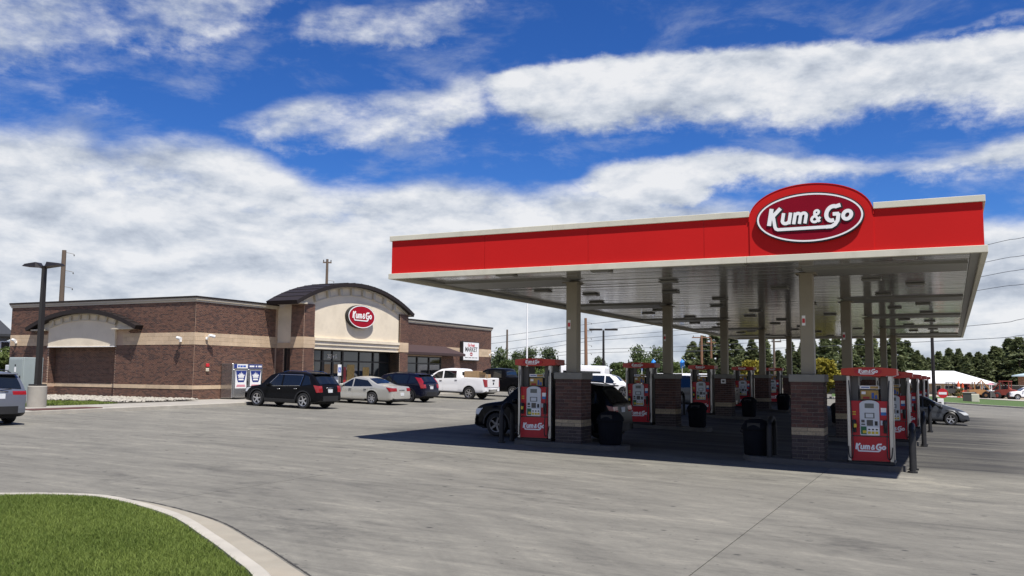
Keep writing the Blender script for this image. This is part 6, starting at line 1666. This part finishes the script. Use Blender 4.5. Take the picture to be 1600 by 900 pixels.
def broad(seed, m, lobes=11, per=260, size=0.034, wide=0.36, spiky=0.0):
    r2 = np.random.RandomState(seed); P = []; T = []
    for k in range(lobes):
        a = r2.rand()*6.283; t = r2.rand(); c = np.array([wide*0.62*math.sqrt(r2.rand())*math.cos(a)*(1.15-t*0.7), wide*0.62*math.sqrt(r2.rand())*math.sin(a)*(1.15-t*0.7), 0.30+0.55*t]); rr = (0.11+0.10*r2.rand())*(1.15-0.4*t)
        tl = r2.rand()
        for j in range(per):
            v = r2.randn(3); v /= np.linalg.norm(v); q = rr*(0.45+0.6*r2.rand()**0.6)*(1+spiky*(r2.rand()-0.4)); P.append(c+v*q*np.array([1.15, 1.15, 0.85])); T.append(min(1, max(0, 0.5*tl+0.5*r2.rand())))
    P = np.array(P); P[:, 2] *= 1.0/max(1e-6, P[:, 2].max())
    me, at_, _ = leaves_mesh(P, size, m, seed, 0.9); at_.data.foreach_set('value', np.array(T, np.float32)); me.materials.append(m); return me
def trunk_mesh(h, r, limbs, seed):
    r2 = random.Random(seed); q = MB(); q.tube([(0, 0, -0.05), (0.006, 0.0, h*0.35), (-0.004, 0.004, h*0.7), (0, 0, h)], [r, r*0.8, r*0.55, r*0.15], 7)
    for k in range(limbs):
        z = h*(0.28+0.5*k/max(1, limbs)); a = r2.uniform(0, 6.28); l = 0.22*(1.1-0.5*k/max(1, limbs)); q.tube([(0, 0, z), (l*0.5*math.cos(a), l*0.5*math.sin(a), z+l*0.45), (l*math.cos(a), l*math.sin(a), z+l*0.8)], [r*0.45, r*0.3, r*0.12], 5)
    return q.mesh('trunk', M['bark'], 60)
PINES = [conifer(100+i, R_=0.19+0.02*i) for i in range(5)]; PTR = trunk_mesh(0.95, 0.016, 0, 1)
BROAD = [broad(200+i, M['leaf']) for i in range(3)]; BDARK = [broad(230+i, M['leafdark'], 8, 240, 0.036, 0.34, 0.8) for i in range(3)]; BYEL = [broad(260+i, M['leafyellow'], 12, 260, 0.05, 0.46) for i in range(2)]; BTR = trunk_mesh(0.75, 0.022, 6, 2)
def tree(name, px, top, depth, kind, label, group, wide=1.0):
    v = px_dir(px, 588); k = depth/math.hypot(v.x, v.y); x, y = v.x*k, v.y*k; g = gz(x, y)-0.05
    pt = px_dir(px, top); z = pt.z*depth/math.hypot(pt.x, pt.y); h = z-g
    me = {'pine': PINES, 'broad': BROAD, 'dark': BDARK, 'yellow': BYEL}[kind]; me = me[rnd.randrange(len(me))]
    r = empty(name, (x, y, g), rnd.uniform(0, 6.28)); r.scale = (h*wide, h*wide, h); tag(r, label, 'tree', group)
    link('trunk', PTR if kind == 'pine' else BTR, r); link('crown', me, r); return r
i = 0
for px, top, d in ((1083,540,150),(1100,528,140),(1121,522,152),(1140,527,138),(1158,541,150),(1176,537,140),(1196,534,150),(1216,545,140),(1236,534,152),(1254,541,140),(1272,538,150),(1290,536,142),(1308,528,152),(1327,534,140),(1346,530,150),(1364,526,140),(1383,532,152),(1400,530,140),(1418,537,150),(1434,546,142),(1451,556,155),(1468,553,150),(1484,547,156),(1499,549,148),(1515,552,156),(1530,556,150),(1546,543,156),(1562,533,146),(1578,529,150),(1594,527,144),(1612,534,152),(1636,528,146),(1664,540,152)):
    d = d*1.30 if px > 1300 else d; top += 9 if px > 1540 else 0
    tree('pine_tree', px, top+rnd.uniform(-7, 6), d, 'pine', *(('dark green pine in the dense row seen between the canopy columns', 'pines seen between the canopy columns') if px < 1430 else ('dark green pine behind the white roofed building right of the canopy', 'pines behind the white roofed building') if px < 1552 else ('tall dark pine behind the tan brick building at the right edge', 'pines behind the tan brick building')), rnd.uniform(1.25, 1.9))
for px, top, d, w, kind, lab in ((778,543,112,1.0,'dark','dark loose tree rising just right of the shop end wall'), (806,547,118,0.9,'dark','dark tree between two poles left of the front pump'), (829,541,122,0.8,'dark','narrow dark tree behind the white flagpole'), (854,541,116,0.9,'dark','spiky topped tree above the front left pump'),
        (842,560,104,1.2,'broad','low green tree over the valance of the front left pump'), (874,563,112,1.0,'broad','rounded green tree left of the front left canopy column'), (912,570,110,1.2,'broad','low green tree right of the front left canopy column'), (936,556,120,1.0,'dark','dark tree beside the far double lamp post'), (958,566,118,1.1,'broad','small green tree right of the far double lamp post'),
        (1000,539,124,0.95,'dark','taller dark tree above the second row pump'), (1026,540,122,0.9,'dark','dark tree left of the second row column'), (1012,560,110,1.2,'broad','pale green tree behind the bright blue banners'), (1056,565,112,1.2,'broad','low green tree right of the second row column'), (1070,572,118,1.1,'broad','small green tree left of the pine row'),
        (1178,563,92,1.25,'yellow','yellow green tree between the middle canopy columns'), (1290,560,88,1.3,'yellow','bright yellow green tree beside the front right canopy column'), (8,541,70,1.1,'broad','green tree at the left edge beside the shop end wall'), (-14,552,72,1.1,'broad','green tree cut by the left edge of the picture'), (760,560,116,1.0,'broad','green tree showing behind the shop end wall'), (792,562,108,1.5,'broad','low green tree left of the front left pump valance'), (818,564,112,1.4,'broad','low green tree behind the flagpole foot'), (890,566,106,1.5,'broad','low green tree behind the front left canopy column'), (930,568,112,1.5,'broad','low green tree under the far double lamp'), (975,566,116,1.4,'broad','low green tree left of the second row pump top'), (1040,562,114,1.4,'dark','dark tree behind the second row column')):
    tree('broadleaf_tree' if kind != 'yellow' else 'yellow_tree', px, top, d, kind, lab, None, w)
for px, top, d in ((1090,563,128),(1112,560,134),(1134,556,128),(1153,562,132),(1199,558,130),(1222,560,134),(1246,556,130),(1262,562,126),(1318,558,132),(1340,562,126),(1362,556,134),(1388,560,130),(1408,558,134)):
    tree('pine_tree', px, top+rnd.uniform(-5, 5), d, 'pine', 'lower green pine in front of the dense row behind the canopy', 'lower pines before the dense row', rnd.uniform(1.5, 2.0))
for px, top, d in ((1441,562,186),(1460,559,190),(1477,560,184),(1493,557,190),(1509,561,186),(1524,562,192),(1541,557,186),(1556,548,190)):
    tree('pine_tree', px, top+rnd.uniform(-4, 4), d, 'pine', 'lower pine filling the row behind the white roofed building', 'lower pines behind the white roofed building', rnd.uniform(1.6, 2.1))
def shrub(px, py, depth, h, label):
    p = at(px, py, depth); g = gz(p.x, p.y); r = empty('dry_shrub', (p.x, p.y, g), rnd.uniform(0, 6)); r.scale = (h*1.5, h*1.5, h); tag(r, label, 'shrub'); me = SHM_[0]; link('foliage', me, r); link('stem', BTR, r)
SHM_ = [broad(300, M['scrub'], 8, 90, 0.07, 0.5)]
shrub(1500, 622, 128, 1.49, 'dry shrub left of the dark green box on the far verge'); shrub(1551, 620, 138, 1.72, 'wide dry shrub before the machines of the far yard'); shrub(1568, 621, 141, 1.38, 'dry shrub beside the red machine in the far yard'); shrub(1478, 621, 130, 1.15, 'dry shrub under the no entry sign')

# ------------------------------------------------------------------ the far side
def strip(name, lo, hi, dz, m):
    a = [Gp(*p) for p in lo]; b = [Gp(*p) for p in hi]; vs = []; n = len(a); K = 6
    for p, q in zip(a, b):
        for k in range(K+1): x, y = p[0]+(q[0]-p[0])*k/K, p[1]+(q[1]-p[1])*k/K; vs.append((x, y, gz(x, y)+dz))
    q = MB(); q.add(vs, [(i*(K+1)+k, i*(K+1)+k+1, (i+1)*(K+1)+k+1, (i+1)*(K+1)+k) for i in range(n-1) for k in range(K)]); o = q.build(name, m, recalc=False)
    for p in o.data.polygons:
        if p.normal.z < 0: p.flip()
    o['kind'] = 'structure'; return o
strip('far_verge', [(1300, 622), (1400, 624), (1445, 627.5), (1520, 633), (1600, 638), (1700, 645)], [(1300, 615), (1400, 616.5), (1450, 620), (1520, 623.5), (1600, 628), (1700, 633.5)], 0.06, M['turf'])
strip('far_path', [(1300, 614.8), (1400, 616.2), (1450, 619.7), (1520, 623.1), (1600, 627.6), (1700, 633)], [(1300, 614), (1400, 615.2), (1450, 618.2), (1520, 621.3), (1600, 625.4), (1700, 630)], 0.07, M['kerb'])
kp_ = [Gp(*p) for p in ((1300, 622.3), (1400, 624.3), (1445, 627.8), (1520, 633.3), (1600, 638.3), (1700, 645.3))]; kp_ = smooth_line(kp_, 4)
o = ribbon('far_kerb', kp_, offset(kp_, 0.25), lambda x, y: gz(x, y)+0.14, lambda x, y: gz(x, y)+0.14, M['kerb']).build('far_kerb', M['kerb']); o['kind'] = 'structure'
def polar(px, d): v = px_dir(px, 588); k = d/math.hypot(v.x, v.y); return v.x*k, v.y*k
def zpx(px, py, d): v = px_dir(px, py); return v.z*d/math.hypot(v.x, v.y)
def facing(px): v = px_dir(px, 588); return math.atan2(v.y, v.x)-math.pi/2    # rz that turns local -y towards the viewer
# long low building with a white metal roof
def hip_building(name, label, cat, px0, px1, d, ridge, eave, floor, roof_m, wall_m, depth, hip=3.0, over=0.6, openings=(), porch=None):
    pm = (px0+px1)/2; x, y = polar(pm, d); r = empty(name, (x, y, 0), facing(pm)); tag(r, label, cat)
    a0 = (math.atan((px0-800)/F_PX)-math.atan((pm-800)/F_PX)); w0 = math.tan(a0)*d; w1 = math.tan(math.atan((px1-800)/F_PX)-math.atan((pm-800)/F_PX))*d
    zr, ze, zf = zpx(pm, ridge, d), zpx(pm, eave, d), zpx(pm, floor, d)-0.6
    MB().box(w0+over, w1-over, 0.0, depth, zf, ze).build('wall', wall_m, r)
    q = MB(); A = (w0, -over, ze); B = (w1, -over, ze); Cc = (w1, depth+over, ze); D_ = (w0, depth+over, ze); m_ = depth/2
    q.add([A, B, Cc, D_, (w0+hip, m_, zr), (w1-hip, m_, zr), (w0, -over, ze-0.18), (w1, -over, ze-0.18), (w1, depth+over, ze-0.18), (w0, depth+over, ze-0.18)], [(0, 1, 5, 4), (1, 2, 5), (2, 3, 4, 5), (3, 0, 4), (0, 6, 7, 1), (1, 7, 8, 2), (2, 8, 9, 3), (3, 9, 6, 0), (6, 9, 8, 7)]); q.build('roof', roof_m, r)
    for i, (u0, u1, t0, t1, kind) in enumerate(openings):
        U0, U1 = w0+(w1-w0)*u0, w0+(w1-w0)*u1; Z0, Z1 = zf+0.6+(ze-zf-0.6)*t0, zf+0.6+(ze-zf-0.6)*t1
        f = MB().box(U0-0.08, U1+0.08, -0.05, -0.002, Z0-0.08, Z1+0.08).build('window' if kind == 'w' else 'doorway', M['white'] if kind == 'w' else wall_m, r); MB().box(U0, U1, -0.07, -0.052, Z0, Z1).build('pane' if kind == 'w' else 'opening', M['glass'] if kind == 'w' else M['under'], f)
    return r
hip_building('rental_shop', 'low tan building under a wide white metal roof behind the hatchback', 'building', 1330, 1556, 166, 579, 597.5, 621, M['whiteroof'], M['tanwall'], 11, 6.0, 1.0, [(0.0, 0.02, 0, 1, 'd'), (0.35, 0.55, 0.0, 0.95, 'd'), (0.60, 0.63, 0.35, 0.8, 'w'), (0.66, 0.695, 0.35, 0.8, 'w'), (0.72, 0.82, 0.0, 0.95, 'd'), (0.85, 0.88, 0.35, 0.8, 'w'), (0.90, 0.93, 0.35, 0.8, 'w')])
hip_building('brick_building', 'tan brick building with a pale blue roof cut by the right edge', 'building', 1581, 1700, 170, 575, 587, 622, M['blueroof'], M['brickwall'], 12, 6, 0.9, [(0.35, 0.42, 0.3, 0.7, 'w')])
hip_building('white_shed', 'long white shed seen between the pumps of the left line', 'building', 1008, 1125, 100, 583.5, 588, 618, M['whiteroof'], M['white'], 7, 1.2, 0.3, [(0.05, 0.25, 0.0, 0.75, 'd'), (0.4, 0.6, 0.0, 0.75, 'd'), (0.75, 0.95, 0.0, 0.75, 'd')])
hip_building('house', 'small house with a dark grey hip roof behind the white car', 'house', 918, 956, 112, 580, 590, 620, M['shingle'], M['tanwall'], 8, 3.0, 0.5, [(0.3, 0.5, 0.2, 0.7, 'w')])
hip_building('house', 'low house with a tan roof left of the second row pump', 'house', 944, 990, 120, 586.5, 594, 622, M['brickwall'], M['tanwall'], 8, 0.5, 0.5, [(0.4, 0.6, 0.2, 0.7, 'w')])
hip_building('white_shed', 'white building showing past the front right brick pier', 'building', 1270, 1330, 104, 590, 596, 622, M['whiteroof'], M['white'], 7, 1.2, 0.3, [(0.3, 0.6, 0.0, 0.75, 'd')])
hb = hip_building('apartment_house', 'grey house with dark shingle roof at the left edge behind the shop', 'house', -160, 19, 78, 490, 520, 600, M['shingle'], M['greywall'], 10, 1.0, 0.5, [(0.88, 0.955, 0.675, 0.84, 'w'), (0.6, 0.7, 0.675, 0.84, 'w'), (0.88, 0.955, 0.25, 0.42, 'w')])

def pole(name, px, top, d, r0, m, label, arms=(), lean=0.0, cat='utility pole', steps=False, base=None):
    v_ = px_dir(px, top); k_ = d/math.hypot(v_.x, v_.y); x, y = v_.x*k_, v_.y*k_; zt = v_.z*k_; g = gz(x, y); r = empty(name, (x, y, g), facing(px)); tag(r, label, cat); h = zt-g
    q = MB(); q.tube([(-lean*h, 0, -0.2), (-lean*h*0.4, 0, h*0.6), (0, 0, h)], [r0, r0*0.85, r0*0.7], 10); q.build('pole', m, r, smooth=60)
    for dz, w, off in arms:
        a = MB(); a.bbox(off-w/2, off+w/2, -0.06, 0.06, h-dz-0.07, h-dz+0.07, 0.01); am = a.build('crossarm', m, r)
        for e in (-0.85, 0.85):
            a = MB(); a.lathe([(0.0, 0), (0.06, 0.02), (0.045, 0.12), (0.07, 0.16), (0.0, 0.24)], off+e*w/2, 0, h-dz+0.07, 8, 'z'); a.build('insulator', M['darksteel'], am)
    if steps:
        for dz in steps:
            a = MB(); a.tube([(0, 0, h-dz), (0.35, 0, h-dz-0.05), (0.75, 0, h-dz-0.13)], 0.022, 6); a.lathe([(0.0, 0), (0.05, 0.04), (0.035, 0.12), (0.0, 0.18)], 0.73, 0, h-dz-0.30, 8, 'z'); a.build('insulator_arm', M['darksteel'], r)
    return r
pole('utility_pole', 100.5, 391, 80, 0.24, M['wood'], 'brown wooden utility pole rising behind the left part of the shop', lean=0.0, steps=(0.15, 1.6, 2.9, 4.2))
pole('utility_pole', 511.5, 405, 96, 0.19, M['wood'], 'wooden utility pole rising behind the arched entrance roof', ((0.35, 0.9, 0.0),), steps=(2.2,))
pole('utility_pole', 792.5, 515, 118, 0.17, M['wood'], 'slim wooden utility pole just right of the shop end wall')
pole('utility_pole', 915, 497, 112, 0.24, M['redwood'], 'wooden utility pole right of the front left canopy column', lean=-0.01, steps=(0.5, 1.5, 2.4, 3.3, 4.3))
pole('utility_pole', 1096, 524, 128, 0.22, M['redwood'], 'reddish utility pole with a crossarm left of the pine row', ((0.3, 2.6, 0.0),), steps=(1.2,))
pole('utility_pole', 1111, 529, 138, 0.20, M['redwood'], 'shorter reddish utility pole against the first pines', ((0.6, 1.4, 0.0),))
pole('utility_pole', 1209, 524, 118, 0.17, M['wood'], 'grey utility pole between the third and fourth row columns', ((0.8, 1.2, 0.3),))
pole('tall_pole', 1455.5, 505, 84, 0.17, M['bronze'], 'tall dark pole rising past the right rear corner of the canopy', lean=0.0, cat='pole')
fp = pole('flagpole', 824, 474, 96, 0.10, M['white'], 'white flagpole with a dark upper part behind the front left pump', cat='flagpole')
x, y = polar(824, 95.6); MB
x, y = polar(943, 92); lamp_post((x, y, gz(x, y)), zpx(943, 516, 92)-gz(x, y), 0, 0, (), 'far dark double lamp post between the two left canopy columns', None, 0.11)
lp = [o for o in bpy.data.objects if o.name.startswith('lamp_post')][-1]
hh = zpx(943, 516, 92)-gz(x, y)
for s_ in (-1, 1):
    q = MB(); rr = facing(943); q.bbox(*sorted((s_*0.12, s_*1.45)), -0.3, 0.3, hh-0.02, hh+0.16, 0.03); q.build('lamp_head', M['bronze'], lp, rot=(0, 0, rr))
# cables
def cable(pts, r, label):
    c = [px_dir(px, py)*d for px, py, d in pts]; c = smooth_line3(c, 5); q = MB(); q.tube(c, r, 5, False); o = q.build('power_line', M['wire'], None, smooth=60); tag(o, label, 'cable', 'power lines crossing the sky')
for i, (yl, ym, y1, y2) in enumerate(((524, 507, 382, 371), (534, 517.5, 408.5, 399), (546, 528.5, 430, 420.5), (556, 534, 451, 444), (560, 547, 506.5, 498), (566, 552, 529, 523.5))):
    q = [(700, yl+10, 132), (792, yl, 119), (915, ym, 112), (1090, ym-(ym-y1)*0.16, 104), (1300, ym-(ym-y1)*0.50, 94), (1545, y1, 82), (1600, y2, 79), (1760, y2-(y1-y2)*3.2, 70)]
    cable(q, 0.024, ['topmost power line of the bundle leaving the canopy at the right', 'second power line from the top right of the canopy', 'third power line from the top right of the canopy', 'fourth power line from the top right of the canopy', 'fifth power line, just above the rear canopy corner', 'lowest power line passing under the rear canopy corner'][i])
# small things of the far side
def signpost(px, py, d): x, y = polar(px, d); return x, y, gz(x, y), zpx(px, py, d)
x, y, g, zc = signpost(1472, 614.5, 84)
ne = empty('no_entry_sign', (x, y, g), facing(1472)); tag(ne, 'round red no entry sign with a white bar beyond the hatchback', 'road sign'); zc -= g
q = MB(); q.tube([(0, 0.03, 0), (0, 0.03, zc+0.1)], 0.03, 6); q.build('post', M['steel'], ne); MB().prism([(0.40*math.cos(2*math.pi*i/28), zc+0.40*math.sin(2*math.pi*i/28)) for i in range(28)], -0.02, 0.0).build('disc', M['signr'], ne); MB().box(-0.30, 0.30, -0.03, -0.021, zc-0.10, zc+0.10).build('white_bar', M['white'], ne)
x, y, g, zc = signpost(1467, 627, 80); u = empty('white_pillar', (x, y, g), facing(1467)); tag(u, 'small white pillar under the no entry sign behind the hatchback', 'pillar'); MB().bbox(-0.28, 0.28, -0.2, 0.2, 0, 0.95, 0.02).build('body', M['white'], u); MB().box(-0.12, 0.12, -0.21, -0.201, 0.45, 0.7).build('hatch', M['darksteel'], u)
x, y, g, zc = signpost(1514, 625, 122); u = empty('utility_box', (x, y, g), facing(1514)); tag(u, 'dark green utility box on the far grass verge', 'utility box'); MB().bbox(-0.75, 0.5, -0.4, 0.4, 0, 1.05, 0.03).build('body', M['darksteel'], u); MB().bbox(-0.8, 0.55, -0.45, 0.45, 1.05, 1.15, 0.02).build('lid', M['concrete'], u)
x, y, g, zc = signpost(1522.5, 627, 120); u = empty('utility_box', (x, y, g), facing(1522)); tag(u, 'cream utility box beside the dark green one on the far verge', 'utility box'); MB().bbox(-0.42, 0.42, -0.3, 0.3, 0, 1.0, 0.03).build('body', M['cream_trim'], u); MB().bbox(-0.36, 0.36, -0.32, -0.301, 0.1, 0.9, 0.005).build('door', M['cream_trim'], u)
def machine(px, d, m, h, label, boom=1.0, cab=True, flip=1):
    x, y = polar(px, d); r = empty('yard_machine', (x, y, gz(x, y)), facing(px)+0.3*flip); tag(r, label, 'machine'); k = h/1.9; r.scale = (k*flip, k, k)
    q = MB(); q.prism([(-1.0, 0.45), (0.9, 0.45), (1.0, 0.8), (0.55, 1.0), (-0.4, 1.05), (-1.05, 0.95)], -0.5, 0.5); q.build('body', m, r)
    if cab:
        c = MB()
        for sx, sy in ((-0.45, -0.42), (0.4, -0.42), (-0.45, 0.42), (0.4, 0.42)): c.box(sx-0.04, sx+0.04, sy-0.04, sy+0.04, 1.0, 1.82)
        c.bbox(-0.55, 0.5, -0.5, 0.5, 1.82, 1.9, 0.02); c.build('cab_frame', m, r); MB().bbox(-0.2, 0.2, -0.22, 0.22, 1.05, 1.4, 0.04).build('seat', M['black'], r)
    for sx in (-0.62, 0.62):
        for sy in (-0.55, 0.55):
            w = MB(); w.lathe([(0.0, -0.12), (0.30, -0.12), (0.38, -0.06), (0.38, 0.06), (0.30, 0.12), (0.0, 0.12)], sx, sy, 0.38, 14); wl = w.build('wheel', M['tyre'], r, smooth=40); w = MB(); w.lathe([(0.0, -0.14), (0.17, -0.13), (0.17, 0.13), (0.0, 0.14)], sx, sy, 0.38, 12); w.build('hub', m, wl)
    q = MB(); q.tube([(-0.5, 0.3, 1.0), (0.5, 0.3, 1.0+0.9*boom), (1.35, 0.3, 0.6+0.35*boom)], 0.08, 6); q.build('boom', m, r); q = MB(); q.prism([(1.2, 0.2), (1.75, 0.15), (1.6, 0.7), (1.25, 0.8)], -0.5, 0.5); q.build('bucket', M['darksteel'], r); return r
machine(1508, 154, M['redequip'], 2.07, 'red machine left of the tan orange loader in the far yard', 0.6, True); machine(1527, 149, M['tanequip'], 2.44, 'tan orange loader standing in the far yard', 1.2, True); machine(1541, 152, M['white'], 2.20, 'white machine right of the tan orange loader', 0.5, True, -1); machine(1555, 157, M['darksteel'], 2.32, 'grey machine between the white and the red machines', 0.8, True); machine(1570, 150, M['redequip'], 2.68, 'large red machine left of the white pickup in the far yard', 0.9, True, -1); machine(1485, 157, M['darksteel'], 2.20, 'dark machine in front of the windows of the white roofed building', 0.5, True)
for i, (px, h, lab) in enumerate(((1497, 2.0, 'upright orange barrier left of the other one in the far yard'), (1503.5, 1.8, 'upright orange barrier right of the other one in the far yard'), (1459, 1.5, 'slim orange post behind the hatchback'))):
    h *= 1.25; x, y = polar(px, 146); r = empty('orange_barrier', (x, y, gz(x, y)), facing(px)); tag(r, lab, 'barrier'); k = (0.22, 0.17, 0.11)[i]
    q = MB(); q.lathe([(0, 0), (k*1.25, 0.0), (k*1.25, 0.12), (k, 0.16), (k*0.92, h*0.8), (k*0.55, h*0.88), (0.05, h)], n=12, axis='z'); q.build('body', M['orange'], r, smooth=40); q = MB(); q.lathe([(k*1.03, h*0.55), (k*1.02, h*0.65)], n=12, axis='z'); q.build('band', M['white'], r)
x, y = polar(1547, 148); r = empty('parasol', (x, y, gz(x, y))); tag(r, 'faded red parasol over the far yard', 'parasol'); q = MB(); q.tube([(0, 0, 0), (0, 0, 2.2)], 0.03, 6); q.build('pole', M['steel'], r); q = MB(); q.lathe([(0, 2.30), (0.3, 2.22), (0.5, 2.08)], n=10, axis='z'); q.build('canopy', M['icepink'], r)
# yard fence
x0, y0 = polar(1545, 160); x1, y1 = polar(1640, 162); fe = empty('yard_fence', (x0, y0, gz(x0, y0))); tag(fe, 'dark mesh fence on posts between the far yard and the brick building', 'fence')
for k in range(7):
    t = k/6; q = MB(); q.cyl((x1-x0)*t, (y1-y0)*t, 0, 2.0, 0.05, n=6); q.build('post', M['darksteel'], fe)
for k in range(6):
    q = MB(); a = Vector(((x1-x0)*k/6, (y1-y0)*k/6, 0)); b = Vector(((x1-x0)*(k+1)/6, (y1-y0)*(k+1)/6, 0))
    for j in range(20):
        p = a+(b-a)*(j+0.5)/20; q.cyl(p.x, p.y, 0.1, 1.9, 0.03, n=4, cap=False)
    q.tube([a+Vector((0, 0, 1.9)), b+Vector((0, 0, 1.9))], 0.04, 5); q.build('mesh_panel', M['darksteel'], fe)
# bright blue banners
for px, lab in ((1003, 'small bright blue banner left of the second row pump top'), (1021, 'bright blue banner above the second row pump'), (1066, 'bright blue banner right of the second row column')):
    x, y = polar(px, 88); zt = zpx(px, 561 if px != 1003 else 566, 88)-gz(x, y); r = empty('blue_banner', (x, y, gz(x, y)), facing(px)); tag(r, lab, 'banner', 'blue banners behind the second row')
    q = MB(); q.tube([(0, 0, 0), (0, 0, zt)], 0.03, 6); q.build('pole', M['white'], r)
    w = 0.24 if px != 1003 else 0.10; q = MB(); q.add([(0, -0.05, zt), (w, -0.25, zt-0.25), (w*0.8, 0.1, zt-0.95), (w*0.25, -0.15, zt-0.55), (-w*0.5, 0.15, zt-1.0), (-w*0.9, -0.1, zt-0.3), (0, -0.3, zt-0.35)], [(0, 1, 6), (1, 2, 3), (1, 3, 6), (6, 3, 4), (6, 4, 5), (0, 6, 5)]); q.build('cloth', M['bluecloth'], r)
